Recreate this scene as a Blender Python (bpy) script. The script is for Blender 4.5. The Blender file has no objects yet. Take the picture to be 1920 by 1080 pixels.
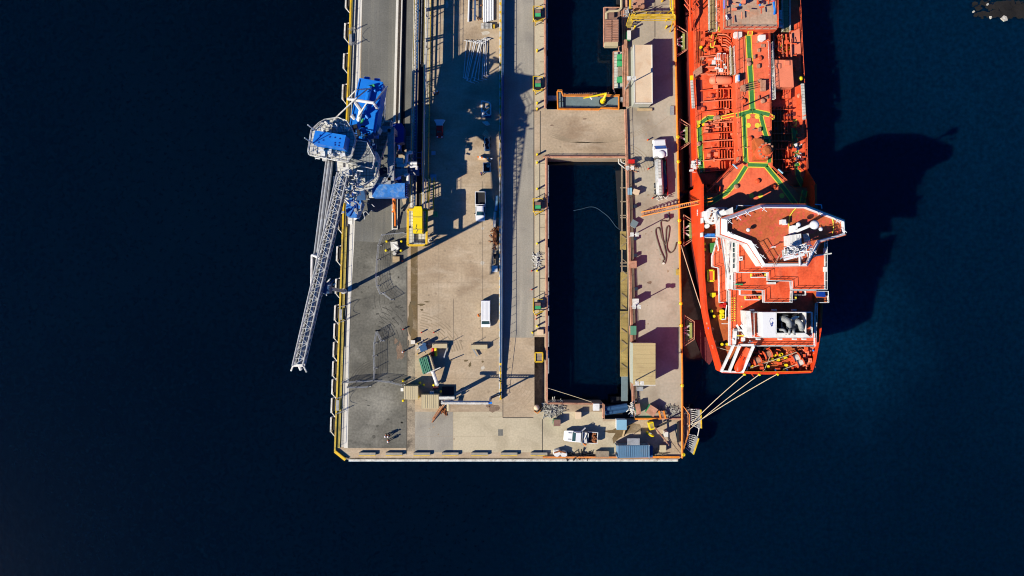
import bpy, bmesh, math, random
from mathutils import Vector, Matrix
R = math.radians
SC = bpy.context.scene
COL = SC.collection

# ------------------------------------------------------------------ camera
H = 150.0                                    # drone height above the quay deck, metres
cam_d = bpy.data.cameras.new('camera'); cam = bpy.data.objects.new('camera', cam_d)
COL.objects.link(cam); SC.camera = cam
cam.location = (0, 0, H); cam.rotation_euler = (0, 0, 0)
cam_d.sensor_width = 36.0; cam_d.lens = 36.0 * H / 192.0
cam_d.clip_start = 1.0; cam_d.clip_end = 4000.0

# ------------------------------------------------------------------ daylight
SUN_EL = R(37.0); SUN_DX, SUN_DY = 0.885, 0.465         # shadows run right and up in the picture
world = bpy.data.worlds.new("World"); SC.world = world; world.use_nodes = True
wn = world.node_tree; wn.nodes.clear()
sky = wn.nodes.new('ShaderNodeTexSky'); sky.sky_type = 'NISHITA'; sky.sun_disc = False
sky.sun_elevation = SUN_EL; sky.sun_rotation = math.atan2(-SUN_DX, -SUN_DY) % (2 * math.pi)
sky.air_density = 1.0; sky.dust_density = 0.3; sky.ozone_density = 3.0
bg = wn.nodes.new('ShaderNodeBackground'); bg.inputs['Strength'].default_value = 0.05
wo = wn.nodes.new('ShaderNodeOutputWorld')
tint = wn.nodes.new('ShaderNodeMix'); tint.data_type = 'RGBA'; tint.blend_type = 'MULTIPLY'; tint.inputs['Factor'].default_value = 1.0
tint.inputs['B'].default_value = (.035, .58, 1.50, 1)            # crisp deep blue winter sky
wn.links.new(sky.outputs[0], tint.inputs['A']); wn.links.new(tint.outputs['Result'], bg.inputs[0]); wn.links.new(bg.outputs[0], wo.inputs[0])
sd = bpy.data.lights.new('sun', 'SUN'); sd.energy = 5.0; sd.angle = R(0.5); sd.color = (1.0, 0.93, 0.80)
sun = bpy.data.objects.new('sun', sd); COL.objects.link(sun)
_d = Vector((SUN_DX * math.cos(SUN_EL), SUN_DY * math.cos(SUN_EL), -math.sin(SUN_EL)))
sun.rotation_euler = _d.to_track_quat('-Z', 'Y').to_euler(); sun.location = (-120, -60, 120)
SC.view_settings.view_transform = 'Standard'; SC.view_settings.look = 'None'
SC.view_settings.exposure = 0.2; SC.view_settings.gamma = 1.0; SC.view_settings.use_curve_mapping = False
SC.cycles.max_bounces = 5; SC.cycles.filter_width = 1.05; SC.cycles.diffuse_bounces = 1; SC.cycles.caustics_reflective = False

# ------------------------------------------------------------------ helpers
def P(px, py, z=0.0):
    """survey helper: plan position of a point seen at photo pixel (px,py) whose height is z"""
    k = 0.1 * (H - z) / H
    return ((px - 960) * k, (540 - py) * k, z)
def PL(pts, z): return [P(x, y, z)[:2] for x, y in pts]

def tag(o, label=None, cat=None, group=None, kind=None):
    if label: o['label'] = label
    if cat: o['category'] = cat
    if group: o['group'] = group
    if kind: o['kind'] = kind
    return o
def thing(name, label, cat, loc=(0, 0, 0), rz=0.0, group=None):
    o = bpy.data.objects.new(name, None); COL.objects.link(o)
    o.location = loc; o.rotation_euler = (0, 0, rz); o.empty_display_size = 0.5
    return tag(o, label, cat, group)
def wpos(o):
    v = Vector((0, 0, 0))
    while o is not None: v = v + o.location; o = o.parent
    return v
def copy_tree(o, parent=None):
    c = o.copy(); COL.objects.link(c); c.parent = parent
    for ch in list(o.children): copy_tree(ch, c)
    return c

class MB:
    def __init__(s): s.v = []; s.f = []; s.m = []; s.mi = 0
    def add(s, vs, fs):
        b = len(s.v); s.v += [tuple(v) for v in vs]
        for f in fs: s.f.append([b + i for i in f]); s.m.append(s.mi)
        return s
    def prism(s, poly, z0, z1, top=None, side=None, poly0=None):
        """poly: xy list (any winding); optional poly0 = bottom outline"""
        a = sum(poly[i][0] * poly[(i + 1) % len(poly)][1] - poly[(i + 1) % len(poly)][0] * poly[i][1] for i in range(len(poly)))
        p0 = poly0 or poly
        if a < 0: poly = poly[::-1]; p0 = p0[::-1]
        n = len(poly); vs = [(x, y, z0) for x, y in p0] + [(x, y, z1) for x, y in poly]
        m = s.mi
        s.mi = m if side is None else side
        s.add(vs, [[i, (i + 1) % n, n + (i + 1) % n, n + i] for i in range(n)] + [list(range(n - 1, -1, -1))])
        s.mi = m if top is None else top
        s.add([(x, y, z1) for x, y in poly], [list(range(n))])
        s.mi = m; return s
    def box(s, x0, y0, z0, x1, y1, z1, rz=0.0):
        if rz:
            cx, cy = (x0 + x1) / 2, (y0 + y1) / 2; c, n = math.cos(rz), math.sin(rz)
            q = [(cx + (x - cx) * c - (y - cy) * n, cy + (x - cx) * n + (y - cy) * c) for x, y in ((x0, y0), (x1, y0), (x1, y1), (x0, y1))]
        else: q = [(x0, y0), (x1, y0), (x1, y1), (x0, y1)]
        return s.prism(q, z0, z1)
    def cbox(s, cx, cy, w, l, z0, z1, rz=0.0):
        return s.box(cx - w / 2, cy - l / 2, z0, cx + w / 2, cy + l / 2, z1, rz)
    def pbox(s, x0, y0, x1, y1, z0, z1, **k):
        return s.prism(PL([(x0, y0), (x1, y0), (x1, y1), (x0, y1)], z1), z0, z1, **k)
    def ppoly(s, pts, z0, z1, **k): return s.prism(PL(pts, z1), z0, z1, **k)
    def sheet(s, pts, z):
        q = PL(pts, z)
        a = sum(q[i][0] * q[(i + 1) % len(q)][1] - q[(i + 1) % len(q)][0] * q[i][1] for i in range(len(q)))
        if a < 0: q = q[::-1]
        return s.add([(x, y, z) for x, y in q], [list(range(len(q)))])
    def tube(s, p, q, r, n=6, r2=None, caps=True):
        p, q = Vector(p), Vector(q); d = q - p
        if d.length < 1e-6: return s
        d.normalize(); u = d.orthogonal().normalized(); w = d.cross(u)
        if n == 4:
            u, w = (u + w).normalized(), (w - u).normalized()
        r2 = r if r2 is None else r2; vs = []
        for c, rr in ((p, r), (q, r2)):
            for i in range(n):
                t = 2 * math.pi * i / n; vs.append(c + (u * math.cos(t) + w * math.sin(t)) * rr)
        fs = [[i, (i + 1) % n, n + (i + 1) % n, n + i] for i in range(n)]
        if caps: fs += [list(range(n - 1, -1, -1)), list(range(n, 2 * n))]
        return s.add(vs, fs)
    def bar(s, p, q, w, h=None):
        """rectangular beam, w across, h vertical"""
        p, q = Vector(p), Vector(q); h = w if h is None else h; d = (q - p).normalized()
        z = Vector((0, 0, 1)) if abs(d.z) < .97 else Vector((0, 1, 0))
        a = d.cross(z).normalized(); b = a.cross(d)
        vs = [c + a * sx * w / 2 + b * sz * h / 2 for c in (p, q) for sx, sz in ((-1, -1), (1, -1), (1, 1), (-1, 1))]
        return s.add(vs, [[0, 1, 5, 4], [1, 2, 6, 5], [2, 3, 7, 6], [3, 0, 4, 7], [3, 2, 1, 0], [4, 5, 6, 7]])
    def path(s, pts, r, n=6):
        for a, b in zip(pts, pts[1:]): s.tube(a, b, r, n)
        return s
    def lathe(s, prof, c=(0, 0, 0), n=16, axis='Z'):
        vs = []
        for r, z in prof:
            for i in range(n):
                t = 2 * math.pi * i / n; x, y = r * math.cos(t), r * math.sin(t)
                v = (x, y, z) if axis == 'Z' else ((z, x, y) if axis == 'X' else (y, z, x))
                vs.append((c[0] + v[0], c[1] + v[1], c[2] + v[2]))
        k = len(prof)
        fs = [[j * n + i, j * n + (i + 1) % n, (j + 1) * n + (i + 1) % n, (j + 1) * n + i] for j in range(k - 1) for i in range(n)]
        fs += [list(range(n - 1, -1, -1)), [(k - 1) * n + i for i in range(n)]]
        return s.add(vs, fs)
    def ball(s, c, r, n=12, sz=1.0):
        k = 7
        return s.lathe([(max(.001, r * math.sin(math.pi * j / k)), -r * sz * math.cos(math.pi * j / k)) for j in range(k + 1)], c, n)
    def cyl(s, c, r, h, n=12): return s.lathe([(r, 0), (r, h)], c, n)
    def side(s, prof, cx=0.0):
        """vehicle-like solid: closed side profile of (y, z, halfwidth)"""
        n = len(prof); vs = [(cx - w, y, z) for y, z, w in prof] + [(cx + w, y, z) for y, z, w in prof]
        return s.add(vs, [[i, (i + 1) % n, n + (i + 1) % n, n + i] for i in range(n)] + [list(range(n - 1, -1, -1)), list(range(n, 2 * n))])
    def rail(s, pts, h=1.1, step=2.0, r=.04, mids=1, post=None):
        for a, b in zip(pts, pts[1:]):
            a, b = Vector(a), Vector(b); L = (b - a).length; k = max(1, round(L / step))
            for m in range(mids + 1):
                zz = h * (m + 1) / (mids + 1); s.tube(a + Vector((0, 0, zz)), b + Vector((0, 0, zz)), r, 4)
            for i in range(k + 1):
                p = a.lerp(b, i / k); s.tube(p, p + Vector((0, 0, h)), post or r, 4)
        return s
    def strip(s, pts, w, z=None):
        """flat ribbon along xyz points"""
        for a, b in zip(pts, pts[1:]):
            a, b = Vector(a), Vector(b); d = (b - a); d.z = 0; d.normalize(); o = Vector((-d.y, d.x, 0)) * w / 2
            s.add([a - o, b - o, b + o, a + o], [[0, 1, 2, 3]])
        return s
    def build(s, name, mats, parent=None, local=False, smooth=False, kind=None):
        me = bpy.data.meshes.new(name)
        if parent is not None and not local: off = wpos(parent)
        elif parent is None and not local and kind is None and s.v:
            xs = [v[0] for v in s.v]; ys = [v[1] for v in s.v]; zs = [v[2] for v in s.v]
            off = Vector(((min(xs) + max(xs)) / 2, (min(ys) + max(ys)) / 2, min(zs)))
        else: off = Vector((0, 0, 0))
        me.from_pydata([(v[0] - off.x, v[1] - off.y, v[2] - off.z) for v in s.v], [], s.f)
        if not isinstance(mats, (list, tuple)): mats = [mats]
        for m in mats: me.materials.append(m)
        for p, i in zip(me.polygons, s.m): p.material_index = min(i, len(mats) - 1)
        if smooth:
            for p in me.polygons: p.use_smooth = True
        bm = bmesh.new(); bm.from_mesh(me)
        closed = [f for f in bm.faces if any(len(e.link_faces) > 1 for e in f.edges)]
        if closed: bmesh.ops.recalc_face_normals(bm, faces=closed)
        bm.to_mesh(me); bm.free()
        o = bpy.data.objects.new(name, me); COL.objects.link(o)
        if parent is not None: o.parent = parent
        elif kind is None and not local: o.location = off
        if kind: o['kind'] = kind
        return o
    def item(s, name, label, cat, mats, group=None, **k):
        return tag(s.build(name, mats, **k), label, cat, group)

ORD = ['first', 'second', 'third', 'fourth', 'fifth', 'sixth', 'seventh', 'eighth', 'ninth', 'tenth', 'eleventh', 'twelfth', 'thirteenth', 'fourteenth', 'fifteenth', 'sixteenth', 'seventeenth', 'eighteenth', 'nineteenth', 'twentieth']

# ------------------------------------------------------------------ materials
M = {}
def mat(name, col, rough=.6, var=.22, vs=.25, fine=.12, fs=5.0, dirt=None, da=.5, ds=.4, metal=0.0, bump=0.0, bs=6.0,
        ribs=None, grid=None, spec=.4, streak=None):
    m = bpy.data.materials.new(name); m.use_nodes = True; nt = m.node_tree; nt.nodes.clear()
    N = nt.nodes.new; L = nt.links.new
    out = N('ShaderNodeOutputMaterial'); b = N('ShaderNodeBsdfPrincipled'); L(b.outputs[0], out.inputs[0])
    b.inputs['Roughness'].default_value = rough; b.inputs['Metallic'].default_value = metal
    b.inputs['Specular IOR Level'].default_value = spec
    g = N('ShaderNodeNewGeometry'); pos = g.outputs['Position']
    def noise(sc, det=5, stretch=None, dist=0.0):
        n = N('ShaderNodeTexNoise'); n.inputs['Scale'].default_value = sc; n.inputs['Detail'].default_value = det
        n.inputs['Distortion'].default_value = dist
        if stretch:
            mp = N('ShaderNodeMapping'); mp.inputs['Scale'].default_value = stretch; L(pos, mp.inputs['Vector']); L(mp.outputs[0], n.inputs['Vector'])
        else: L(pos, n.inputs['Vector'])
        return n.outputs['Fac']
    def mr(x, a, c, lo, hi):
        r = N('ShaderNodeMapRange'); L(x, r.inputs['Value'])
        for k, v in zip(('From Min', 'From Max', 'To Min', 'To Max'), (a, c, lo, hi)): r.inputs[k].default_value = v
        return r.outputs[0]
    def mul(c, f):
        v = N('ShaderNodeVectorMath'); v.operation = 'SCALE'; L(c, v.inputs[0]); L(f, v.inputs['Scale']); return v.outputs[0]
    rgb = N('ShaderNodeRGB'); rgb.outputs[0].default_value = (*col, 1); c = rgb.outputs[0]
    def mix(c, dcol, f):
        x = N('ShaderNodeMix'); x.data_type = 'RGBA'; L(f, x.inputs['Factor']); L(c, x.inputs['A']); x.inputs['B'].default_value = (*dcol, 1); return x.outputs['Result']
    if dirt: c = mix(c, dirt, mr(noise(ds, 8, dist=.6), .5, .68, 0, da))
    if streak:
        sc_, st_, col_, am_ = streak; c = mix(c, col_, mr(noise(sc_, 6, st_, .4), .5, .75, 0, am_))
    if grid:
        pit, gcol, ga = grid
        w = N('ShaderNodeTexBrick'); w.inputs['Scale'].default_value = 1.0; w.inputs['Brick Width'].default_value = pit; w.inputs['Row Height'].default_value = pit
        w.inputs['Mortar Size'].default_value = .04; w.offset = 0; L(pos, w.inputs['Vector'])
        c = mix(c, gcol, mr(w.outputs['Fac'], 0, 1, 0, ga))
    if var: c = mul(c, mr(noise(vs, 6), .25, .75, 1 - var, 1 + var))
    if fine: c = mul(c, mr(noise(fs, 4), .25, .75, 1 - fine, 1 + fine))
    L(c, b.inputs['Base Color'])
    hgt = None
    if ribs:
        ax, fr, st_ = ribs
        wv = N('ShaderNodeTexWave'); wv.wave_type = 'BANDS'; wv.bands_direction = ax; wv.inputs['Scale'].default_value = fr; L(pos, wv.inputs['Vector'])
        bp = N('ShaderNodeBump'); bp.inputs['Strength'].default_value = 1; bp.inputs['Distance'].default_value = st_; L(wv.outputs['Fac'], bp.inputs['Height']); hgt = bp.outputs[0]
        L(bp.outputs[0], b.inputs['Normal'])
    if bump:
        bp = N('ShaderNodeBump'); bp.inputs['Strength'].default_value = 1; bp.inputs['Distance'].default_value = bump; L(noise(bs, 6), bp.inputs['Height'])
        if hgt: L(hgt, bp.inputs['Normal'])
        L(bp.outputs[0], b.inputs['Normal'])
    M[name] = m; return m

mat('concrete', (.47, .36, .235), .85, .22, .10, .16, 2.6, dirt=(.27, .185, .11), da=.75, ds=.11, bump=.012, streak=(.35, (.5, 1.5, 1), (.58, .475, .34), .6))
mat('concrete_pale', (.54, .46, .31), .85, .12, .12, .12, 3, dirt=(.33, .27, .17), da=.5, ds=.2, bump=.01)
mat('concrete_grey', (.335, .305, .245), .85, .14, .15, .12, 4, dirt=(.22, .20, .17), da=.5, ds=.25, bump=.01, streak=(.5, (1.8, .12, 1), (.47, .42, .33), .5))
mat('concrete_old', (.33, .27, .19), .9, .3, .5, .3, 4, dirt=(.09, .075, .055), da=.8, ds=.6, bump=.02)
mat('asphalt', (.155, .152, .132), .9, .18, .2, .16, 4, streak=(.6, (2.4, .07, 1), (.235, .22, .175), .6), bump=.008)
mat('asphalt_worn', (.135, .128, .103), .92, .32, .12, .25, 2.5, dirt=(.28, .265, .215), da=.7, ds=.1, bump=.01, streak=(.3, (.6, 1.4, 1), (.075, .072, .06), .55))
mat('mud', (.17, .115, .05), .9, .3, .3, .25, 4, dirt=(.36, .28, .18), da=.8, ds=.35)
mat('kerb', (.74, .70, .60), .8, .08, .3, .1, 5)
mat('slab_pale', (.55, .51, .42), .8, .08, .3, .08, 5, grid=(2.2, (.3, .28, .24), .7))
mat('trench', (.012, .022, .045), .7, .2, .5)
mat('dark', (.014, .014, .016), .8, .2, .5)
mat('rubber', (.02, .02, .022), .8)
mat('yellow', (.80, .50, .02), .5, .12, .6, .1, dirt=(.32, .19, .06), da=.55, ds=.7)
mat('yellow_bright', (.90, .68, .01), .45, .06, .6, .05)
mat('yellow_dirty', (.50, .38, .08), .7, .2, .5, .2, dirt=(.2, .14, .05), da=.7, ds=.9)
mat('steel', (.40, .41, .41), .5, .2, .8, .15, dirt=(.22, .18, .13), da=.5, ds=1.2, metal=.2)
mat('steel_mid', (.50, .50, .48), .5, .2, .8, .2, dirt=(.25, .22, .18), da=.5, ds=1.3)
mat('steel_pale', (.72, .70, .63), .5, .2, .8, .2, dirt=(.30, .27, .21), da=.55, ds=1.3)
mat('grating', (.30, .31, .29), .6, .2, .9, .25, 8, grid=(.5, (.09, .09, .09), .75))
mat('grating_pale', (.62, .60, .52), .6, .2, .9, .25, 8, grid=(.55, (.14, .13, .12), .8))
mat('grating_olive', (.33, .27, .12), .6, .2, .9, .25, 8, grid=(.7, (.12, .1, .05), .75))
mat('white', (.80, .79, .75), .45, .08, .5, .08, dirt=(.50, .43, .34), da=.5, ds=.9)
mat('white_clean', (.84, .84, .83), .35, .04, .5, .03)
mat('blue', (.006, .19, .70), .45, .1, .2, .07, dirt=(.02, .28, .78), da=.5, ds=.5)
mat('blue_tarp', (.03, .20, .60), .55, .16, .5, .2, 3, dirt=(.25, .40, .62), da=.6, ds=1.2)
mat('blue_deep', (.004, .045, .30), .5)
mat('blue_steel', (.03, .09, .20), .5, .2, .5, .15)
mat('blue_cont', (.15, .32, .50), .5, .08, .3, .06, dirt=(.3, .36, .4), da=.4, ds=.6, ribs=('X', 3.6, .08))
mat('blue_pale', (.25, .48, .60), .5, .08, .4, .05)
mat('beige_roof', (.76, .57, .37), .6, .08, .3, .06, dirt=(.60, .36, .19), da=.5, ds=.35)
mat('cream_wall', (.50, .52, .42), .6, .06)
mat('tan_roof', (.54, .42, .20), .55, .08, .3, .08, dirt=(.42, .30, .15), da=.5, ds=.5)
mat('cream_cont', (.72, .60, .36), .55, .06, .4, .05, ribs=('X', 3.0, .06))
mat('pink_roof', (.45, .25, .18), .6, .1, .3, .1, ribs=('Y', 2.0, .1))
mat('oxide', (.52, .26, .16), .65, .22, .7, .2, dirt=(.30, .11, .045), da=.6, ds=.9)
mat('orange', (.85, .27, .03), .5, .15, .8, .15, dirt=(.45, .16, .05), da=.6, ds=.9)
mat('orange_vis', (.95, .22, .02), .6, .05)
mat('hull_red', (.88, .070, .012), .45, .08, .2, .06, dirt=(.55, .04, .012), da=.5, ds=.35, spec=.3, streak=(1.2, (.3, 1.5, .3), (.45, .05, .02), .35))
mat('boot', (.16, .028, .028), .6, .25, .3, .2)
mat('deck_red', (.86, .120, .040), .55, .18, .5, .18, 3, dirt=(.55, .055, .018), da=.7, ds=.45, spec=.25, streak=(.9, (1, .25, 1), (.88, .22, .11), .55))
mat('deck_pink', (.88, .17, .075), .55, .14, .6, .14, 3, streak=(.7, (1.5, .15, 1), (.62, .075, .03), .6), dirt=(.85, .20, .09), da=.5, ds=.4, spec=.25)
mat('deck_brown', (.52, .125, .035), .6, .12, .35, .15, 3, dirt=(.42, .05, .02), da=.5, ds=.6, spec=.25)
mat('roof_red', (.56, .13, .045), .55, .14, .4, .15, 3, streak=(1.6, (1, 1, 1), (.28, .06, .02), .5), dirt=(.80, .09, .075), da=.8, ds=1.3, spec=.25)
mat('red_light', (.88, .25, .13), .5, .08, .5, .08)
mat('deck_patch', (.50, .34, .23), .65, .16, .5, .16, 2.5, dirt=(.62, .25, .12), da=.6, ds=.55, grid=(1.4, (.42, .24, .15), .7))
mat('green_deck', (.05, .235, .05), .6, .2, .8, .15, dirt=(.12, .26, .1), da=.4, ds=1)
mat('green', (.05, .40, .14), .6, .2, .8, .15)
mat('green_cont', (.10, .33, .20), .55, .1, .4, .08, ribs=('X', 2.2, .06))
mat('green_slime', (.28, .34, .10), .8, .3, .8, .3)
mat('yellow_mark', (.85, .70, .06), .6, .05)
mat('glass', (.02, .06, .07), .12, .1, 1, 0, spec=.6)
mat('teal_grey', (.16, .22, .23), .7, .15, .5, .1)
mat('timber', (.42, .31, .10), .8, .2, .8, .2, ribs=('Y', 1.6, .06), streak=(.6, (.3, 4, 1), (.2, .14, .05), .7))
mat('timber_grey', (.28, .22, .15), .85, .25, .9, .3)
mat('wood', (.48, .35, .19), .8, .15, .8, .15)
mat('rope', (.62, .50, .33), .9, .1, 2, .2)
mat('hose', (.14, .10, .07), .8, .2)
mat('red', (.62, .02, .015), .4, .1)
mat('rust', (.35, .12, .04), .8, .3, 1, .3)
mat('net', (.40, .38, .32), .9, .5, .9, .5, 2.5, dirt=(.05, .05, .05), da=.9, ds=1.4, bump=.1, bs=2)
mat('skin', (.50, .30, .20), .6, .03)
mat('navy_cloth', (.02, .03, .07), .8, .1)
mat('chimney', (.34, .35, .33), .55, .12, .8, .1)
mat('pebble', (.45, .42, .36), .9, .5, 1, .5)
mat('kelp', (.012, .010, .008), .8, .5, .6, .4)
mat('belt', (.02, .02, .022), .8, .2, .5, ribs=None)
# ================================================================== water
def water():
    m = bpy.data.materials.new('water'); m.use_nodes = True; nt = m.node_tree; nt.nodes.clear(); N = nt.nodes.new; L = nt.links.new
    out = N('ShaderNodeOutputMaterial'); b = N('ShaderNodeBsdfPrincipled'); L(b.outputs[0], out.inputs[0])
    b.inputs['Roughness'].default_value = .10; b.inputs['IOR'].default_value = 1.333; b.inputs['Specular IOR Level'].default_value = .7
    b.inputs['Subsurface Weight'].default_value = .85; b.inputs['Subsurface Radius'].default_value = (1.0, 2.0, 3.0); b.inputs['Subsurface Scale'].default_value = 4.0
    g = N('ShaderNodeNewGeometry')
    n = N('ShaderNodeTexNoise'); n.inputs['Scale'].default_value = .012; n.inputs['Detail'].default_value = 5; n.inputs['Distortion'].default_value = .5
    L(g.outputs['Position'], n.inputs['Vector'])
    sx = N('ShaderNodeSeparateXYZ'); L(g.outputs['Position'], sx.inputs[0])
    # the water colour runs from darker west of the jetty to bluer in the east
    mr = N('ShaderNodeMapRange'); mr.interpolation_type = 'SMOOTHSTEP'; L(sx.outputs['X'], mr.inputs[0])
    for k, v in zip(('From Min', 'From Max', 'To Min', 'To Max'), (-45, 75, 0, 1)): mr.inputs[k].default_value = v
    my = N('ShaderNodeMapRange'); my.interpolation_type = 'SMOOTHSTEP'; L(sx.outputs['Y'], my.inputs[0])
    for k, v in zip(('From Min', 'From Max', 'To Min', 'To Max'), (-45, 40, .38, 1)): my.inputs[k].default_value = v
    mu = N('ShaderNodeMath'); mu.operation = 'MULTIPLY'; L(mr.outputs[0], mu.inputs[0]); L(my.outputs[0], mu.inputs[1])
    nn = N('ShaderNodeMapRange'); L(n.outputs['Fac'], nn.inputs[0])
    for k, v in zip(('From Min', 'From Max', 'To Min', 'To Max'), (.3, .7, .7, 1.25)): nn.inputs[k].default_value = v
    mix = N('ShaderNodeMix'); mix.data_type = 'RGBA'; L(mu.outputs[0], mix.inputs['Factor'])
    mix.inputs['A'].default_value = (.0003, .0034, .0078, 1); mix.inputs['B'].default_value = (.0005, .0125, .0335, 1)
    sc = N('ShaderNodeVectorMath'); sc.operation = 'SCALE'; L(mix.outputs['Result'], sc.inputs[0]); L(nn.outputs[0], sc.inputs['Scale'])
    # pale smoke haze painted into the water colour beside the ship's stern
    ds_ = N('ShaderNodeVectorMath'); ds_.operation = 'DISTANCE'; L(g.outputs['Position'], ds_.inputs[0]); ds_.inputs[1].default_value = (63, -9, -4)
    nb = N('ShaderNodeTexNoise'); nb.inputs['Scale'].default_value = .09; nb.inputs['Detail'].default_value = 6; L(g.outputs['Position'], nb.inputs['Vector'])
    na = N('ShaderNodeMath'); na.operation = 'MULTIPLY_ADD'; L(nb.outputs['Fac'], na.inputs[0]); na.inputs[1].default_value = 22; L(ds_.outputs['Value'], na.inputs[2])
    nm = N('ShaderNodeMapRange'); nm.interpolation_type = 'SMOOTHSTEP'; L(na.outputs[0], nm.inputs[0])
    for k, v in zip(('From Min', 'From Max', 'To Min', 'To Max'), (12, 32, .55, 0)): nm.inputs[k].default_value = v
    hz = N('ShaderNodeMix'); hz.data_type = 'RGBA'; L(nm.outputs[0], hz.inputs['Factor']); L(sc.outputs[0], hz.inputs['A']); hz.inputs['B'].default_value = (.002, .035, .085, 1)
    fn = N('ShaderNodeTexNoise'); fn.inputs['Scale'].default_value = 1.3; fn.inputs['Detail'].default_value = 3; L(g.outputs['Position'], fn.inputs['Vector'])
    fm = N('ShaderNodeMapRange'); L(fn.outputs['Fac'], fm.inputs[0])
    for k, v in zip(('From Min', 'From Max', 'To Min', 'To Max'), (.3, .7, .72, 1.3)): fm.inputs[k].default_value = v
    s2 = N('ShaderNodeVectorMath'); s2.operation = 'SCALE'; L(hz.outputs['Result'], s2.inputs[0]); L(fm.outputs[0], s2.inputs['Scale'])
    L(s2.outputs[0], b.inputs['Base Color'])
    w = N('ShaderNodeTexNoise'); w.inputs['Scale'].default_value = .9; w.inputs['Detail'].default_value = 6; L(g.outputs['Position'], w.inputs['Vector'])
    bp = N('ShaderNodeBump'); bp.inputs['Distance'].default_value = .035; bp.inputs['Strength'].default_value = .6; L(w.outputs['Fac'], bp.inputs['Height']); L(bp.outputs[0], b.inputs['Normal'])
    return m
W = -4.0
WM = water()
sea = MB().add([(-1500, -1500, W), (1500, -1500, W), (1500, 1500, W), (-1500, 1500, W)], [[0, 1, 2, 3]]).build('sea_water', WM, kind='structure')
MB().add([(-1500, -1500, W - 9), (1500, -1500, W - 9), (1500, 1500, W - 9), (-1500, 1500, W - 9)], [[0, 1, 2, 3]]).build('seabed', M['dark'], kind='structure')

# ================================================================== quay
def ex(y): return 657 - .0353 * y            # outer left quay edge, photo px
S_ = MB()
Y0 = -160
for q in ([(ex(Y0), Y0), (1002, Y0), (1002, 858), (655, 858), (ex(848), 848)],
          [(1002, Y0), (1025, Y0), (1025, 632), (1002, 632)],
          [(1021.5, 632), (1025, 632), (1025, 755), (1021.5, 755)],
          [(1025, 205), (1175, 205), (1175, 297), (1025, 297)],
          [(1002, 778), (1021.5, 778), (1021.5, 755), (1130, 755), (1130, 786), (1190, 786), (1190, 786), (1278, 786), (1280, 855), (1274, 860), (1002, 860)],
          [(1175, Y0), (1261, Y0), (1264, 0), (1272, 300), (1278, 600), (1280, 786), (1190, 786), (1186, 700), (1178, 300), (1175, 205)]):
    S_.ppoly(q, -5.5, 0)
S_.build('quay_deck', M['concrete'], kind='structure')

mat('concrete_mid', (.44, .38, .285), .85, .18, .12, .1, 2.2, dirt=(.28, .22, .155), da=.7, ds=.14, bump=.01)
def lay(name, pts, z, m): return MB().sheet(pts, z).build(name, M[m], kind='structure')
# left berth
lay('asphalt_road', [(681, Y0), (744.5, Y0), (744, 0), (740, 210), (738, 330), (762, 400), (762, 440), (735, 455), (664, 452), (676, 180), (679, 0)], .004, 'asphalt')
lay('asphalt_apron', [(664, 452), (735, 455), (764, 440), (764, 560), (762, 840), (652, 840), (656, 600)], .004, 'asphalt_worn')
lay('asphalt_lane', [(763, Y0), (775, Y0), (775, 0), (773, 280), (758, 280), (763, 0)], .004, 'asphalt')
lay('mud_strip', [(770, 462), (783, 462), (783, 640), (770, 640)], .008, 'mud')
lay('worn_strip', [(763.5, 640), (778, 640), (778, 846), (763.5, 846)], .004, 'concrete_old')
lay('slab_path', [(ex(Y0) + 5, Y0), (ex(Y0) + 14, Y0), (ex(848) + 20, 838), (ex(830) + 12, 838)], .004, 'slab_pale')
lay('kerb_strip', [(ex(Y0) + 18, Y0), (ex(Y0) + 23.5, Y0), (679, 0), (664, 452), (656, 600), (652, 840), (645, 840), (655, 452), (672, 0)], .006, 'kerb')
lay('rail_slot_shade', [(ex(Y0) + 14, Y0), (ex(Y0) + 18, Y0), (672, 0), (655, 452), (648, 650), (642, 650), (650, 452), (667, 0)], .008, 'trench')  # shadow in the rail slot, painted as a flat dark blue strip
# conveyor aisle, tan lane, grey lanes
lay('grey_lane', [(946, Y0), (1001, Y0), (1001, 633), (942, 633)], .004, 'concrete_grey')
lay('joint_line', [(942, 633.5), (1001, 633.5), (1001, 783), (942, 783)], .008, 'concrete')
lay('pale_walk', [(1003, Y0), (1024, Y0), (1024, 200), (1003, 200)], .004, 'concrete_pale')
lay('inner_walk', [(1003, 300), (1024, 300), (1024, 628), (1003, 628)], .004, 'concrete_pale')
lay('pale_yard', [(850, 772), (1130, 772), (1130, 790), (1155, 790), (1155, 848), (850, 848)], .004, 'concrete_pale')
lay('brown_apron', [(778, 772), (849.5, 772), (849.5, 848), (778, 848)], .004, 'concrete_grey')
lay('right_apron', [(1177, Y0), (1260, Y0), (1263, 0), (1271, 300), (1277, 600), (1279, 784), (1190, 784), (1180, 300)], .004, 'concrete_mid')
lay('oil_stain', [(1130, 808), (1148, 806), (1160, 800), (1172, 800), (1186, 793), (1200, 796), (1204, 808), (1190, 812), (1175, 813), (1160, 822), (1150, 832), (1148, 822), (1154, 812), (1142, 812)], .01, 'mud')
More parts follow.
